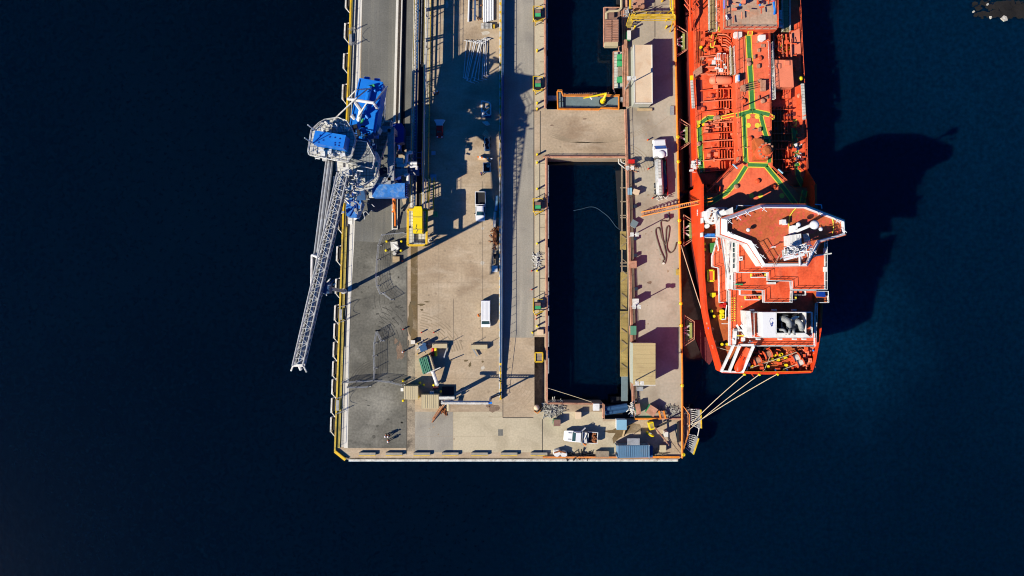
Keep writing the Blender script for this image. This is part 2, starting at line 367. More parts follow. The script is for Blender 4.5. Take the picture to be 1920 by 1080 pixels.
# expansion joints, tyre marks and stains are drawn into one overlay sheet
J = MB()
for a, b in (((943, 634), (943, 783)), ((943, 783), (1000, 783)), ((1001, 0), (1001, 630)), ((763.5, 640), (762.5, 852)), ((762.5, 500), (763.5, 640)), ((850, 560), (850, 640)), ((1012, 300), (1012, 620)),
             ((1017, 786), (1017, 850)), ((1013, 208), (1013, 290)), ((1228, 0), (1228, 70)), ((905, 340), (905, 640))):
    J.strip([P(*a, .012), P(*b, .012)], .16 if b[0] not in (905, 850) else .06)
for y in range(20, 200, 24): J.strip([P(1012, y, .012), P(1024, y, .012)], .09)
for y in range(306, 620, 24): J.strip([P(1012, y, .012), P(1024, y, .012)], .09)
def arc(cx, cy, r, a0, a1, w, dash=None, n=14, z=.014):
    pts = [P(cx + r * math.cos(R(a0 + (a1 - a0) * i / n)), cy + r * math.sin(R(a0 + (a1 - a0) * i / n)), z) for i in range(n + 1)]
    for i in range(n):
        if dash is None or (i % dash) < dash - 1: J.strip(pts[i:i + 2], w)
J.mi = 1
rr = random.Random(4)
for k in range(7): arc(775, 680, 66 + 5 * k, -80, -15, .16, dash=3 + k % 3)
for k in range(9): arc(930, 700, 30 + 6.5 * k, 20 + 5 * (k % 3), 100 - 6 * (k % 4), .05, n=16)
for k in range(10): arc(1085 + 4 * k, 150 - 9 * k, 118 + 9 * k, 62 - k * 1.5 + 3 * (k % 3), 116 - 2 * (k % 4), .06, n=12)
for k in range(7): arc(1165, 330, 30 + 5 * k, -95, -10, .1)
J.mi = 5
for k in range(5): arc(700, 640, 30 + 9 * k, -75, 10, .14, dash=4)
for k in range(5): arc(760, 560, 22 + 9 * k, 110 + 9 * (k % 3), 235, .07, dash=5)
for k in range(4): arc(716, 736, 52 + 4 * k, -170, -110, .13)
for x, y, l in ((741, 576, 8), (750, 577, 6), (755, 584, 5), (753, 592, 6), (705, 589, 5), (682, 560, 5), (735, 597, 5)):
    J.strip([P(x, y, .014), P(x + l, y - 1, .014)], .28)
def blot(cx, cy, rx, ry, z=.011, n=11, seed=0):
    q = random.Random(seed + cx * 7 + cy); J.sheet([(cx + rx * math.cos(2 * math.pi * i / n) * q.uniform(.55, 1.2), cy + ry * math.sin(2 * math.pi * i / n) * q.uniform(.55, 1.2)) for i in range(n)], z)
J.mi = 2
for x, y, a, b in ((789, 571, 7, 2.5), (800, 566, 6, 1.2), (776, 568, 7, 5), (791, 581, 3, 2), (770, 600, 6, 30), (881, 684, 3, 5), (873, 676, 5, 2), (905, 678, 2, 3), (846, 676, 3, 1)): blot(x, y, a, b)
J.mi = 6
qs = random.Random(12)
for k in range(70):
    x, y = qs.uniform(780, 930), qs.uniform(300, 845); w = qs.uniform(.8, 3.2); blot(x, y, w, w * qs.uniform(.3, 1.2), z=.009, n=9, seed=k)
for k in range(40):
    x, y = qs.uniform(1195, 1262), qs.uniform(215, 640); w = qs.uniform(.6, 2.6); blot(x, y, w, w * qs.uniform(.4, 1.6), z=.009, n=9, seed=k)
for k in range(26):
    x, y = qs.uniform(1025, 1165), qs.uniform(213, 288); w = qs.uniform(.6, 2.2); blot(x, y, w, w * .5, z=.009, n=9, seed=k)
for k in range(14):
    y = 350 + 36 * k; J.strip([P(786, y, .009), P(934, y, .009)], .035)
for x in (822, 866): J.strip([P(x, 330, .009), P(x, 635, .009)], .035)
J.mi = 7
for k in range(60):
    x, y = qs.uniform(662, 758), qs.uniform(460, 838); w = qs.uniform(.8, 3.4); blot(x, y, w, w * qs.uniform(.4, 1.3), z=.0095, n=9, seed=k)
J.mi = 3
for x, y, a, b in ((750, 660, 8, 18), (742, 640, 4, 6), (925, 765, 12, 9), (1035, 235, 4, 1.5), (1096, 223, 5, 1.3), (1218, 530, 5, 3), (915, 760, 5, 4)): blot(x, y, a, b)
J.mi = 4
for x, y, a, b in ((905, 428, 4, 3), (905, 493, 4, 4), (838, 8, 3, 10), (911, 62, 8, 5), (808, 45, 4, 26), (905, 690, 5, 5)): blot(x, y, a, b)
mat('tyre', (.36, .275, .175), .9, .2, .5); mat('wet', (.14, .10, .045), .7, .2, .5); mat('stain_orange', (.22, .15, .10), .9, .3, .6, .3); mat('stain_pale', (.56, .50, .40), .9, .2, .6)
mat('scuff', (.36, .275, .18), .9, .25, .5, .3); mat('scuff_dark', (.105, .10, .08), .9, .3, .5, .3); mat('tyre_dark', (.085, .08, .065), .9, .2, .5); mat('joint', (.10, .085, .065), .9)
J.build('paving_marks', [M['joint'], M['tyre'], M['wet'], M['stain_orange'], M['stain_pale'], M['tyre_dark'], M['scuff'], M['scuff_dark']], kind='structure')
lay('manhole_cover', [(934, 805), (943, 805), (943, 817), (934, 817)], .012, 'asphalt')

# sunken service bay at the inner left corner and the bay by the lower right corner
MB().sheet([(1002, 631), (1023, 631), (1023, 779), (1002, 779)], -2.4).build('service_pit', M['concrete_old'], kind='structure')
MB().sheet([(1131, 757), (1188, 757), (1188, 785.5), (1131, 785.5)], -1.2).build('low_landing', M['dark'], kind='structure')

# ------------------------------------------------------------------ quay edge furniture
def px_rail(name, label, cat, pts, z=0, h=1.1, step=2.5, r=.045, m='yellow', mids=1, group=None):
    return MB().rail([P(x, y, z) for x, y in pts], h, step, r, mids).item(name, label, cat, M[m], group)
mat('yellow_mid', (.62, .42, .04), .6, .2, .6, .2, dirt=(.24, .16, .06), da=.7, ds=.8)
# outer left parapet: a yellow kerb beam
t = thing('kerb_beam', 'long yellow kerb beam with handrail along the outer left quay edge', 'kerb beam', P(640, 400))
MB().bar(P(ex(Y0) + 1, Y0, .25), P(ex(430) + 1, 430, .25), .3, .4).build('beam', M['yellow'], t)
MB().bar(P(ex(430) + 1, 430, .25), P(ex(846) + 1, 846, .25), .32, .4).build('beam', M['yellow_mid'], t)
MB().ppoly([(ex(425) + 3, 425), (ex(425) + 9, 425), (ex(840) + 10, 840), (ex(840) + 3, 840)], .0, .18).build('walkway', M['yellow_dirty'], t)
MB().rail([P(ex(Y0) + 5, Y0), P(ex(840) + 9, 836)], 1.1, 3.0, .035).build('handrail', M['yellow_dirty'], t)
MB().bar(P(628, 846, .3), P(648, 862, .3), .5, .5).build('corner_beam', M['yellow'], t)
fend = [(-15, 0), (42, 0), (99, 0), (157, 0), (400, 0), (461, 0), (522, 0), (572, 0), (606, 0), (641, 0), (677, 0), (711, 0), (746, 0), (782, 0)]
def make_fender():
    t = thing('quay_fender', 'x', 'fender', group='fenders along the outer left quay edge')
    MB().bar((-.95, .1, -.6), (-.95, 2.9, -.6), .28, .9).bar((-.95, 2.9, -.6), (0, 3.1, -.6), .18, .3).bar((-.95, .1, -.6), (0, -1.0, -.6), .14, .2).build('panel', M['steel_pale'], t, local=True)
    MB().box(-.8, .5, -1.2, 0, 2.6, -.35).build('rubber_block', M['rubber'], t, local=True)
    return t
f0 = make_fender()
for i, (y, _) in enumerate(fend):
    o = f0 if i == 0 else copy_tree(f0)
    x_, y_, _z = P(ex(y + 30) + .5, y + 30); o.location = (x_, y_, 0); o.rotation_euler.z = R(-2)
    o['label'] = 'pale steel quay fender with black rubber, %s from the top on the outer left edge' % ORD[i]
# bottom edge: concrete beam blocks + white guard pipe
t = thing('edge_pipe', 'long white pipe running outside the bottom quay edge', 'pipe', P(960, 862))
MB().bar(P(654, 863, -.3), P(1271, 863, -.3), .4, .35).build('pipe', M['steel_pale'], t)
MB().ppoly([(640, 858), (1272, 858), (1272, 862), (652, 862)], -.7, -.35).build('ledge', M['concrete_old'], t)
blk0 = None
for i, x in enumerate((674, 724, 776, 829, 884, 939, 995)):
    if blk0 is None:
        blk0 = thing('wheel_stop', 'x', 'wheel stop', group='wheel stops along the bottom quay edge')
        MB().bar((0, 0, .3), (3.1, 0, .3), .5, .6).build('block', M['concrete_grey'], blk0, local=True)
        MB().bar((0, -.3, .45), (3.1, -.3, .45), .12, .32).build('painted_face', M['yellow'], blk0, local=True)
        o = blk0
    else: o = copy_tree(blk0)
    o.location = P(x, 850); o['label'] = 'yellow faced concrete wheel stop, %s from the left on the bottom quay edge' % ORD[i]
t = thing('edge_rail', 'orange painted low rail and kerb along the bottom right quay edge', 'rail', P(1140, 857))
MB().bar(P(1018, 857, .3), P(1274, 857, .3), .35, .35).build('kerb', M['orange'], t)
MB().rail([P(1018, 855), P(1158, 855)], .9, 2.4, .05).build('handrail', M['oxide'], t)
# right edge orange rail
t = thing('edge_rail', 'orange pipe rail along the right quay edge beside the ship', 'rail', P(1275, 500))
pts = [(1262, Y0), (1265, 0), (1268, 120), (1272, 300), (1276, 500), (1280, 700), (1280, 858)]
MB().path([P(x - 1, y, .5) for x, y in pts], .22, 6).build('pipe', M['orange'], t)
MB().rail([P(x - 3, y, 0) for x, y in pts], 1.1, 3, .04).build('handrail', M['orange'], t)
# inner opening edges
for nm, lb, pts, m in (('edge_rail', 'rusty pink pipe rail round the upper basin left side', [(1021, Y0), (1022, 203)], 'oxide'),
                       ('edge_rail', 'rusty pink pipe rail down the lower basin left side', [(1024, 297), (1025, 755)], 'oxide'),
                       ('edge_rail', 'rusty pink pipe rail along the lower basin top side', [(1018, 294), (1174, 294)], 'oxide'),
                       ('edge_rail', 'rusty pink pipe rail along the lower basin bottom side', [(1025, 756), (1131, 757), (1131, 784)], 'oxide'),
                       ('edge_rail', 'long rusty pipe rail along the right quay inner edge', [(1172, 206), (1178, 420), (1184, 640), (1187, 782)], 'oxide')):
    t = thing(nm, lb, 'rail', P(*pts[0]))
    MB().path([P(x, y, .45) for x, y in pts], .2, 6).build('pipe', M[m], t)
    MB().rail([P(x + 1.5, y, 0) for x, y in pts], 1.05, 2.4, .04).build('handrail', M[m], t)
t = thing('edge_rail', 'orange pipe rail above the dark landing near the blue container', 'rail', P(1200, 785))
MB().path([P(1188, 785, .45), P(1238, 785, .45)], .2, 6).build('pipe', M['orange'], t)
MB().path([P(1238, 785, .35), P(1276, 785, .35)], .16, 6).build('pipe', M['oxide'], t)
# grey fascia beams left of basins (fenders inside the basin)
for k, (y0, y1) in enumerate(((0, 34), (44, 94), (106, 195))):
    MB().bar(P(1025, y0, -.5), P(1025, y1, -.5), .35, .5).item('basin_fender', 'grey steel fender strip, %s from the top on the upper basin left side' % ORD[k], 'fender', M['steel'], 'grey fender strips in the basins')
for k, (y0, y1) in enumerate(((310, 380), (388, 448), (464, 520), (528, 583), (592, 650), (657, 700))):
    MB().bar(P(1027.5, y0, -.5), P(1027.5, y1, -.5), .35, .5).item('basin_fender', 'grey steel fender strip, %s from the top on the lower basin left side' % ORD[k], 'fender', M['steel'], 'grey fender strips in the basins')
# timber walkway in the lower basin
t = thing('timber_walkway', 'yellow green timber plank walkway on the lower basin right side', 'walkway', P(1169, 560, -1))
for nm, y0, y1, x0, x1, m in (('planks', 583, 706, 1163, 1177, 'timber'), ('planks', 510, 580, 1164, 1176, 'timber'), ('planks', 434, 468, 1163, 1174, 'timber'), ('dark_planks', 706, 752, 1165, 1177, 'teal_grey')):
    MB().pbox(x0, y0, x1, y1, -1.3, -1.0).build(nm, M[m], t)
g = MB()
for y in (404, 408, 493, 499, 378, 352): g.bar(P(1163, y, -1), P(1175, y, -1), .2)
for y0, y1 in ((468, 510), (300, 434)): g.bar(P(1166, y0, -1), P(1166, y1, -1), .25)
g.build('beam', M['timber_grey'], t)
g = MB()
for y in range(440, 700, 22): g.bar(P(1165, y, -.9), P(1175, y + (8 if y % 3 else -8), -.9), .12)
g.build('cross_brace', M['timber_grey'], t)
t = thing('pipe_rack', 'dark pipe rack and ladder in the lower basin top right corner', 'pipe rack', P(1166, 310, -1))
g = MB(); g.path([P(1160, 298, -.6), P(1160, 306, -.6), P(1172, 316, -.6)], .12).path([P(1164, 298, -.6), P(1165, 304, -.6), P(1174, 308, -.6)], .12).build('pipe', M['steel_pale'], t)
g = MB(); g.bar(P(1160, 320, -1.6), P(1166, 430, -1.6), 1.2, .3).build('platform', M['dark'], t)

# long mid-quay pipe run at right inner walkway
t = thing('pipe_run', 'bundle of rusty pipes along the right quay inner edge by the timber walkway', 'pipes', P(1186, 500))
g = MB()
for dx, r in ((0, .11), (2.4, .09), (4.8, .13)): g.path([P(1179 + dx, 300, .3), P(1184 + dx, 520, .3), P(1190 + dx, 780, .3)], r)
g.build('pipe', M['hose'], t)
g = MB()
for k in range(24): g.bar(P(1178 + .5 * k, 305 + 20 * k, .12), P(1186 + .5 * k, 305 + 20 * k, .12), .2, .24)
g.build('support', M['timber_grey'], t)
t = thing('pipe_run', 'bundle of pipes beside the upper basin and the beige building', 'pipes', P(1172, 60))
g = MB()
for dx, r in ((-4, .12), (-1, .14), (2, .1), (5, .16)): g.path([P(1168 + dx, Y0, .35), P(1170 + dx, 0, .35), P(1173 + dx, 200, .35)], r)
g.build('pipe', M['oxide'], t)
g = MB(); g.path([P(1165, -40, .8), P(1165, 15, .8), P(1160, 20, .8), P(1142, 21, .8), P(1137, 24, .8), P(1137, 36, .8)], .22, 8).build('bend_pipe', M['cream_cont'], t, smooth=False)

# ------------------------------------------------------------------ lanes of crane rails and trunking on the left berth
t = thing('crane_rail', 'pale double crane rail beam beside the asphalt road', 'crane rail', P(747, 100))
MB().bar(P(749, Y0, .35), P(745, 0, .35), .0 + .42, .7).bar(P(745.5, 0, .35), P(739.5, 245, .35), .42, .7).build('beam', M['kerb'], t)
MB().bar(P(757, Y0, .3), P(754, 0, .3), .2, .6).bar(P(754, 0, .3), P(748, 240, .3), .2, .6).build('flange', M['kerb'], t)
MB().sheet([(756, Y0), (763, Y0), (763, 0), (758, 290), (751, 290), (755.5, 0)], .01).build('cable_trench', M['dark'], kind='structure')

GZ = 4.6
t = thing('conveyor_gallery', 'long raised conveyor gallery with dark belt trough feeding the ship loader', 'conveyor', P(786, 100))
gal = lambda x, y: (x - .018 * y, y)
def gp(x, y, z): X, Y = gal(x, y); return P(X, Y, z)
MB().bar(gp(779, Y0, GZ), gp(777, 330, GZ), .45, .5).bar(gp(777, 330, GZ), gp(780, 425, GZ), .4, .5).build('side_beam', M['steel_pale'], t)
MB().bar(gp(784, Y0, GZ), gp(784, 420, GZ), .35, .5).build('side_beam', M['blue_steel'], t)
MB().add([gp(786, Y0, GZ - .3), gp(795, Y0, GZ - .3), gp(798, 425, GZ - .3), gp(788, 425, GZ - .3)], [[0, 1, 2, 3]]).build('belt', M['belt'], t)
MB().bar(gp(791.5, Y0, GZ - .1), gp(791, 120, GZ - .1), .12, .2).build('cable', M['steel'], t)
MB().bar(gp(797, Y0, GZ), gp(799.5, 425, GZ), .35, .5).build('side_beam', M['kerb'], t)
g = MB()
for y in range(Y0, 430, 6): g.bar(gp(779, y, GZ + .3), gp(784, y, GZ + .3), .1, .08)
g.build('roller_ladder', M['steel'], t)
g = MB().rail([gp(779, Y0, GZ), gp(777, 380, GZ)], 1.1, 2.8, .045); g.rail([gp(797, Y0, GZ), gp(799, 425, GZ)], 1.1, 2.8, .045); g.build('handrail', M['yellow_dirty'], t)
for y in range(-150, 440, 57):
    MB().tube(gp(780, y, 0), gp(780, y, GZ), .16).tube(gp(797, y, 0), gp(797, y, GZ), .16).bar(gp(780, y, GZ - .4), gp(797, y, GZ - .4), .14).build('trestle', M['steel'], t)
t = thing('service_walkway', 'low pale slab walkway with yellow handrail beside the conveyor gallery', 'walkway', P(804, 100))
MB().ppoly([(802, Y0), (811, Y0), (809, 0), (804, 340), (796, 340), (800, 0)], 0, .35).build('slab', M['concrete_pale'], t)
MB().rail([P(811, Y0, .35), P(809, 0, .35), P(803.5, 345, .35)], 1.1, 2.4, .05).build('handrail', M['yellow'], t)
MB().path([P(805, Y0, 1.4), P(803, 0, 1.4), P(798, 170, 1.4)], .14).build('service_pipe', M['steel'], t)
g = MB()
for y in range(-150, 340, 12): g.bar(P(801, y, .37), P(809, y, .37), .07, .05)
g.build('slab_joint', M['timber_grey'], t)
lp = None
for i, (x, y) in enumerate(((802, 36), (801, 93), (800, 155), (803, -22))):
    if lp is None:
        lp = thing('light_post', 'x', 'light post', group='short twin arm posts beside the conveyor gallery')
        MB().tube((0, 0, 0), (0, 0, 3.4), .1, 8).build('post', M['steel_pale'], lp, local=True)
        MB().bar((-.1, .5, 3.4), (-.1, -.6, 3.4), .1).build('arm', M['steel'], lp, local=True)
        for s in (-1, 1): MB().box(-.3, s * .55 - .14, 3.3, .2, s * .55 + .14, 3.5).build('lamp_head', M['steel'], lp, local=True)
        o = lp
    else: o = copy_tree(lp)
    o.location = P(x, y, .35); o['label'] = ['grey twin arm light post on walkway, topmost fully in view', 'grey twin arm light post on walkway, middle one', 'grey twin arm light post on walkway, nearest the loader', 'grey twin arm light post at the top picture edge'][i]

# the mid quay covered conveyor: a long blue wall with yellow rail
t = thing('cable_trunking', 'long dark blue covered trunk with yellow rail through the middle of the quay', 'cable trunk', P(942, 400))
xs = lambda y: 944.5 - .006 * y
g = MB()
hts = [(Y0, 1.75), (0, 1.75), (200, 1.75), (560, 1.6), (640, 1.3), (748, .5)]
for (ya, za), (yb, zb) in zip(hts, hts[1:]):
    def at(x, y, z): return P(x + xs(y) - 944.5, y, 0)[:2] + (z,)
    vs = [at(941, ya, 0), at(946, ya, 0), at(946, yb, 0), at(941, yb, 0), at(941, ya, za), at(946, ya, za - .1), at(946, yb, zb - .1), at(941, yb, zb)]
    g.add(vs, [[0, 3, 2, 1], [4, 5, 6, 7], [0, 1, 5, 4], [2, 3, 7, 6], [1, 2, 6, 5], [3, 0, 4, 7]])
g.build('cover', M['blue_steel'], t)
MB().bar(P(937.5, Y0, .7), P(936.5, 745, .7), .22, .3).build('rail', M['steel_pale'], t)
g = MB(); g2 = MB()
for k, y in enumerate(range(-150, 750, 16)):
    g.cbox(*P(938.5, y)[:2], .35, .45, 0, 1.0); g2.tube(P(941, y, 0), P(941, y, 2.3 if y < 640 else 1.4), .04, 4)
g.build('bracket', M['yellow'], t)
g2.tube(P(941, Y0, 2.3), P(941, 640, 2.3), .045, 4).tube(P(941, 640, 2.3), P(941, 745, 1.2), .045, 4).build('handrail', M['steel'], t)
MB().bar(P(939.6, Y0, .85), P(938.8, 745, .85), .12, .12).build('rail', M['yellow'], t)
for i, (x, y, l, m) in enumerate(((899.5 + 30, 368, 26, 'steel'), (927, 399, 25, 'steel_pale'))): pass
MB().tube(P(932, 367, .5), P(930, 395, .5), .28, 8).item('pipe_length', 'blue grey pipe length lying against the trunk rail, upper of two', 'pipe', M['blue_pale'])
MB().tube(P(928.5, 397, .4), P(927, 426, .4), .3, 8).item('pipe_length', 'cream pipe length lying against the trunk rail, lower of two', 'pipe', M['kerb'])
# ================================================================== people
def skinned(name, verts, edges, rad, m, parent, lvl=1):
    me = bpy.data.meshes.new(name); me.from_pydata(verts, edges, []); me.materials.append(m)
    o = bpy.data.objects.new(name, me); COL.objects.link(o); o.parent = parent
    s = o.modifiers.new('skin', 'SKIN'); s.use_smooth_shade = True
    sv = me.skin_vertices[0] if me.skin_vertices else None
    if sv is None:
        bm = bmesh.new(); bm.from_mesh(me); bm.verts.layers.skin.verify(); bm.to_mesh(me); bm.free(); sv = me.skin_vertices[0]
    for i, r in enumerate(rad): sv.data[i].radius = (r, r * (.75 if r > .1 else 1))
    sv.data[0].use_root = True
    b = o.modifiers.new('sub', 'SUBSURF'); b.levels = lvl; b.render_levels = lvl
    # bake once so that copies stay cheap
    dg = bpy.context.evaluated_depsgraph_get(); nm = bpy.data.meshes.new_from_object(o.evaluated_get(dg)); o.modifiers.clear(); o.data = nm
    for p in nm.polygons: p.use_smooth = True
    if not nm.materials: nm.materials.append(m)
    return o
def make_person(stride=.12, reach=0.0, vest='orange_vis', helmet='white_clean', trousers='navy_cloth'):
    t = thing('person', 'x', 'person')
    V = [(0, 0, .97), (0, 0, 1.18), (0, 0, 1.38), (0, .01, 1.50), (0, .03, 1.60), (0, .02, 1.70)]
    E = [(0, 1), (1, 2), (2, 3), (3, 4), (4, 5)]; Rr = [.13, .13, .15, .055, .09, .085]
    parts = {'j': ([(0, 0, .93), (0, 0, 1.18), (0, 0, 1.40)], [(0, 1), (1, 2)], [.16, .155, .165]), 't': ([(0, 0, .96)], [], [.15])}
    for s in (-1, 1):
        b = len(V); f = stride * s
        V += [(.18 * s, 0, 1.42), (.25 * s, .04 + reach * .4, 1.15), (.22 * s, .16 + reach, .97 + reach * .5), (.215 * s, .22 + reach, .92 + reach * .5)]
        E += [(2, b), (b, b + 1), (b + 1, b + 2), (b + 2, b + 3)]; Rr += [.065, .045, .03, .033]
        for k in range(5):
            c = len(V); o = (k - 2) * .018
            V += [(.215 * s + o, .255 + reach, .885 + reach * .5), (.213 * s + o, .27 + reach, .85 + reach * .5 + .006 * abs(k - 2))]; E += [(b + 3, c), (c, c + 1)]; Rr += [.010, .009]
        h = len(V)
        V += [(.10 * s, 0, .90), (.11 * s, .03 + f, .50), (.11 * s, -.03 + f, .10), (.12 * s, .13 + f, .05)]
        E += [(0, h), (h, h + 1), (h + 1, h + 2), (h + 2, h + 3)]; Rr += [.10, .06, .042, .04]
        a = parts['j']; n = len(a[0]); a[0].extend([(.19 * s, 0, 1.42), (.255 * s, .04 + reach * .4, 1.15), (.222 * s, .14 + reach, 1.0 + reach * .5)]); a[1].extend([(2, n), (n, n + 1), (n + 1, n + 2)]); a[2].extend([.085, .065, .05])
        a = parts['t']; n = len(a[0]); a[0].extend([(.10 * s, 0, .88), (.11 * s, .03 + f, .50), (.11 * s, -.03 + f, .12)]); a[1].extend([(0, n), (n, n + 1), (n + 1, n + 2)]); a[2].extend([.115, .085, .065])
    skinned('body', V, E, Rr, M['skin'], t)
    skinned('jacket', *parts['j'], M[vest], t); skinned('trousers', *parts['t'], M[trousers], t)
    g = MB(); g.lathe([(.14, 0), (.13, .06), (.10, .11), (.04, .14), (.001, .145)], (0, .02, 1.69), 12); g.lathe([(.16, 0), (.165, .015), (.14, .02)], (0, .035, 1.685), 12); g.build('hard_hat', M[helmet], t, local=True, smooth=True)
    g = MB()
    for s in (-1, 1): g.cbox(.115 * s, .06 + stride * s, .11, .29, 0, .1)
    g.build('boots', M['rubber'], t, local=True)
    g = MB()
    for s in (-1, 1): g.ball((.03 * s, .112, 1.645), .012, 6)
    g.lathe([(.001, 0), (.018, .02), (.001, .045)], (0, .118, 1.6), 6); g.cbox(0, .108, .04, .01, 1.572, 1.58)
    g.build('face', M['skin'], t, local=True)
    return t
pw = make_person(.14); pr = make_person(.02, .3, helmet='orange_vis'); first = {id(pw): 1, id(pr): 1}
def put_person(src, x, y, rz, label, z=0):
    o = src if first.pop(id(src), None) else copy_tree(src)
    o.location = P(x, y, z); o.rotation_euler.z = rz; o['label'] = label
put_person(pw, 725, 816, R(60), 'worker in orange jacket and white hard hat, left of the trio on asphalt')
put_person(pw, 730, 816, R(50), 'worker in orange jacket close beside a workmate, middle of the trio on asphalt')
put_person(pw, 730, 825, R(110), 'worker in orange jacket standing below the pair on dark asphalt')
put_person(pr, 897, 591, R(-75), 'worker in orange jacket reaching towards the side of the white van')
put_person(pw, 757, 659, R(0), 'worker in orange jacket on the asphalt edge near the green container')
put_person(pw, 903, 327, R(30), 'worker in orange jacket beside the dark open skip')
put_person(pr, 1096, 831, R(10), 'worker leaning at the side of the white flatbed truck')
put_person(pw, 816, 178, R(160), 'worker in orange jacket on the sunlit patch by the yellow handrail, left')
put_person(pw, 821, 175, R(200), 'worker in orange jacket on the sunlit patch by the yellow handrail, right')

# ================================================================== small street furniture
def bollard_proto(name, label, m, h=1.0, r=.16, cap='yellow_bright', group=None):
    t = thing(name, label, 'bollard', group=group)
    MB().cyl((0, 0, 0), r, h, 10).build('post', M[m], t, local=True, smooth=False)
    MB().lathe([(r * 1.15, 0), (r * 1.1, .08), (r * .6, .16), (.001, .18)], (0, 0, h), 10).build('cap', M[cap], t, local=True)
    return t
bp0 = bollard_proto('safety_bollard', 'x', 'yellow', 1.25, .17, group='yellow bollards on the inner walkway')
for i, (y, w) in enumerate(((97, 'beside the upper basin, above the machine shadow'), (195, 'at the lower end of the upper basin'), (206, 'at the top left corner of the cross deck'), (291, 'at the bottom left corner of the cross deck'), (306, 'at the top of the lower basin walkway'), (355, 'above the second green generator stand'), (457, 'beside the scrap pile'), (508, 'just below the scrap pile'), (611, 'below the third green generator stand'), (623, 'at the lower end of the grey lane'))):
    o = bp0 if i == 0 else copy_tree(bp0); o.location = P(1007 if y != 623 else 998, y); o['label'] = 'yellow bollard ' + w
bp1 = bollard_proto('safety_bollard', 'x', 'yellow', .9, .2, group='yellow bollards round the sheds')
for i, (x, y, w) in enumerate(((757, 713, 'at the top left corner of the left cream shed'), (757, 750, 'at the bottom left corner of the left cream shed'), (785, 744, 'at the right corner of the left cream shed'), (788, 717, 'in the shade right of the green container, upper'), (795, 721, 'in the shade right of the green container, left'), (814, 721, 'in the shade beside the white pipe end'), (827, 733, 'in the shade, rightmost near the right cream shed'), (726, 453, 'left of the grey pump on the asphalt edge'), (754, 453, 'right of the grey pump, upper'), (725, 470, 'left of the grey pump, lower'), (753, 470, 'right of the grey pump, lower'))):
    o = bp1 if i == 0 else copy_tree(bp1); o.location = P(x, y); o['label'] = 'yellow bollard ' + w
bp2 = bollard_proto('marker_cone', 'x', 'orange_vis', .75, .12, 'red', group='red marker cones')
for i, (x, y, w) in enumerate(((757, 617, 'on the asphalt edge beside the mud strip'), (791, 623, 'left one on the tyre marked concrete'), (814, 623, 'right one on the tyre marked concrete'), (755, 490, 'on the asphalt near the chute shadow'), (1214, 263, 'at the top left of the tanker truck'), (1215, 317, 'half way along the tanker truck'), (1223, 372, 'behind the tanker truck'), (997, 508, 'on the grey lane edge, upper'), (997, 543, 'on the grey lane edge, lower'), (1006, 592, 'on the inner walkway, upper of two'), (1005, 598, 'on the inner walkway, lower of two'))):
    o = bp2 if i == 0 else copy_tree(bp2); o.location = P(x, y); o['label'] = 'red marker cone ' + w
# ship mooring bollards on the quay edge and small yellow posts by the pier
mb0 = bollard_proto('mooring_bollard', 'x', 'rust', .7, .3, 'yellow_bright', group='mooring bollards along the right quay edge')
for i, y in enumerate((258, 304, 414, 455, 569, 610, 722, 851)):
    o = mb0 if i == 0 else copy_tree(mb0); o.location = P(1265 + .018 * y, y); o['label'] = 'rusty mooring bollard with yellow cap, %s from the top on the right quay edge' % ORD[i]
# generators on yellow stands
g0 = thing('generator_stand', 'x', 'generator', group='green capped boxes in yellow stands on the inner walkway')
MB().box(-.75, -.75, .5, .55, .75, 1.7).build('casing', M['dark'], g0, local=True)
MB().box(-.6, -.6, 1.7, .4, 0, 1.85).build('green_lid', M['green'], g0, local=True)
MB().box(-.6, .02, 1.7, .4, .6, 1.83).build('pink_lid', M['pink_roof'], g0, local=True)
g = MB(); q = [(-.95, 1.1), (.9, 1.5), (.9, -1.5), (-.9, -1.1), (-.95, -1.6), (-.95, 1.1)]
g.path([(x, y, 1.9) for x, y in [(-.95, 1.3), (-.95, -1.0), (-.55, -1.7), (.95, -.95)]], .09, 4)
for x, y in ((-.95, 1.3), (-.95, -1.0), (-.55, -1.7), (.8, -1.0), (.8, 1.2)): g.tube((x, y, 0), (x, y, 1.9), .08, 4)
g.bar((-.95, 1.3, 1.9), (.8, 1.2, 1.9), .1).bar((-.95, -1, .5), (.8, -1, .5), .12)
g.build('stand', M['yellow'], g0, local=True)
for i, (y, w) in enumerate(((31, 'by the upper basin near the picture top'), (161, 'by the upper basin, in the loader shadow'), (387, 'by the lower basin, upper of two'), (573, 'by the lower basin, lower of two'))):
    o = g0 if i == 0 else copy_tree(g0); o.location = P(1009, y); o['label'] = 'green topped box in a yellow stand ' + w
t = thing('yellow_stand', 'empty yellow rimmed hatch box in the dark service pit', 'hatch', P(1010, 669))
MB().cbox(*P(1010, 669)[:2], 1.4, 1.7, -2.4, .9).build('well', M['timber_grey'], t)
g = MB(); x, y, _ = P(1010, 669)
for a, b in (((-.7, -.85), (.7, -.85)), ((.7, -.85), (.7, .85)), ((.7, .85), (-.7, .85)), ((-.7, .85), (-.7, -.85))): g.bar((x + a[0], y + a[1], 1.0), (x + b[0], y + b[1], 1.0), .22)
g.build('rim', M['yellow'], t)
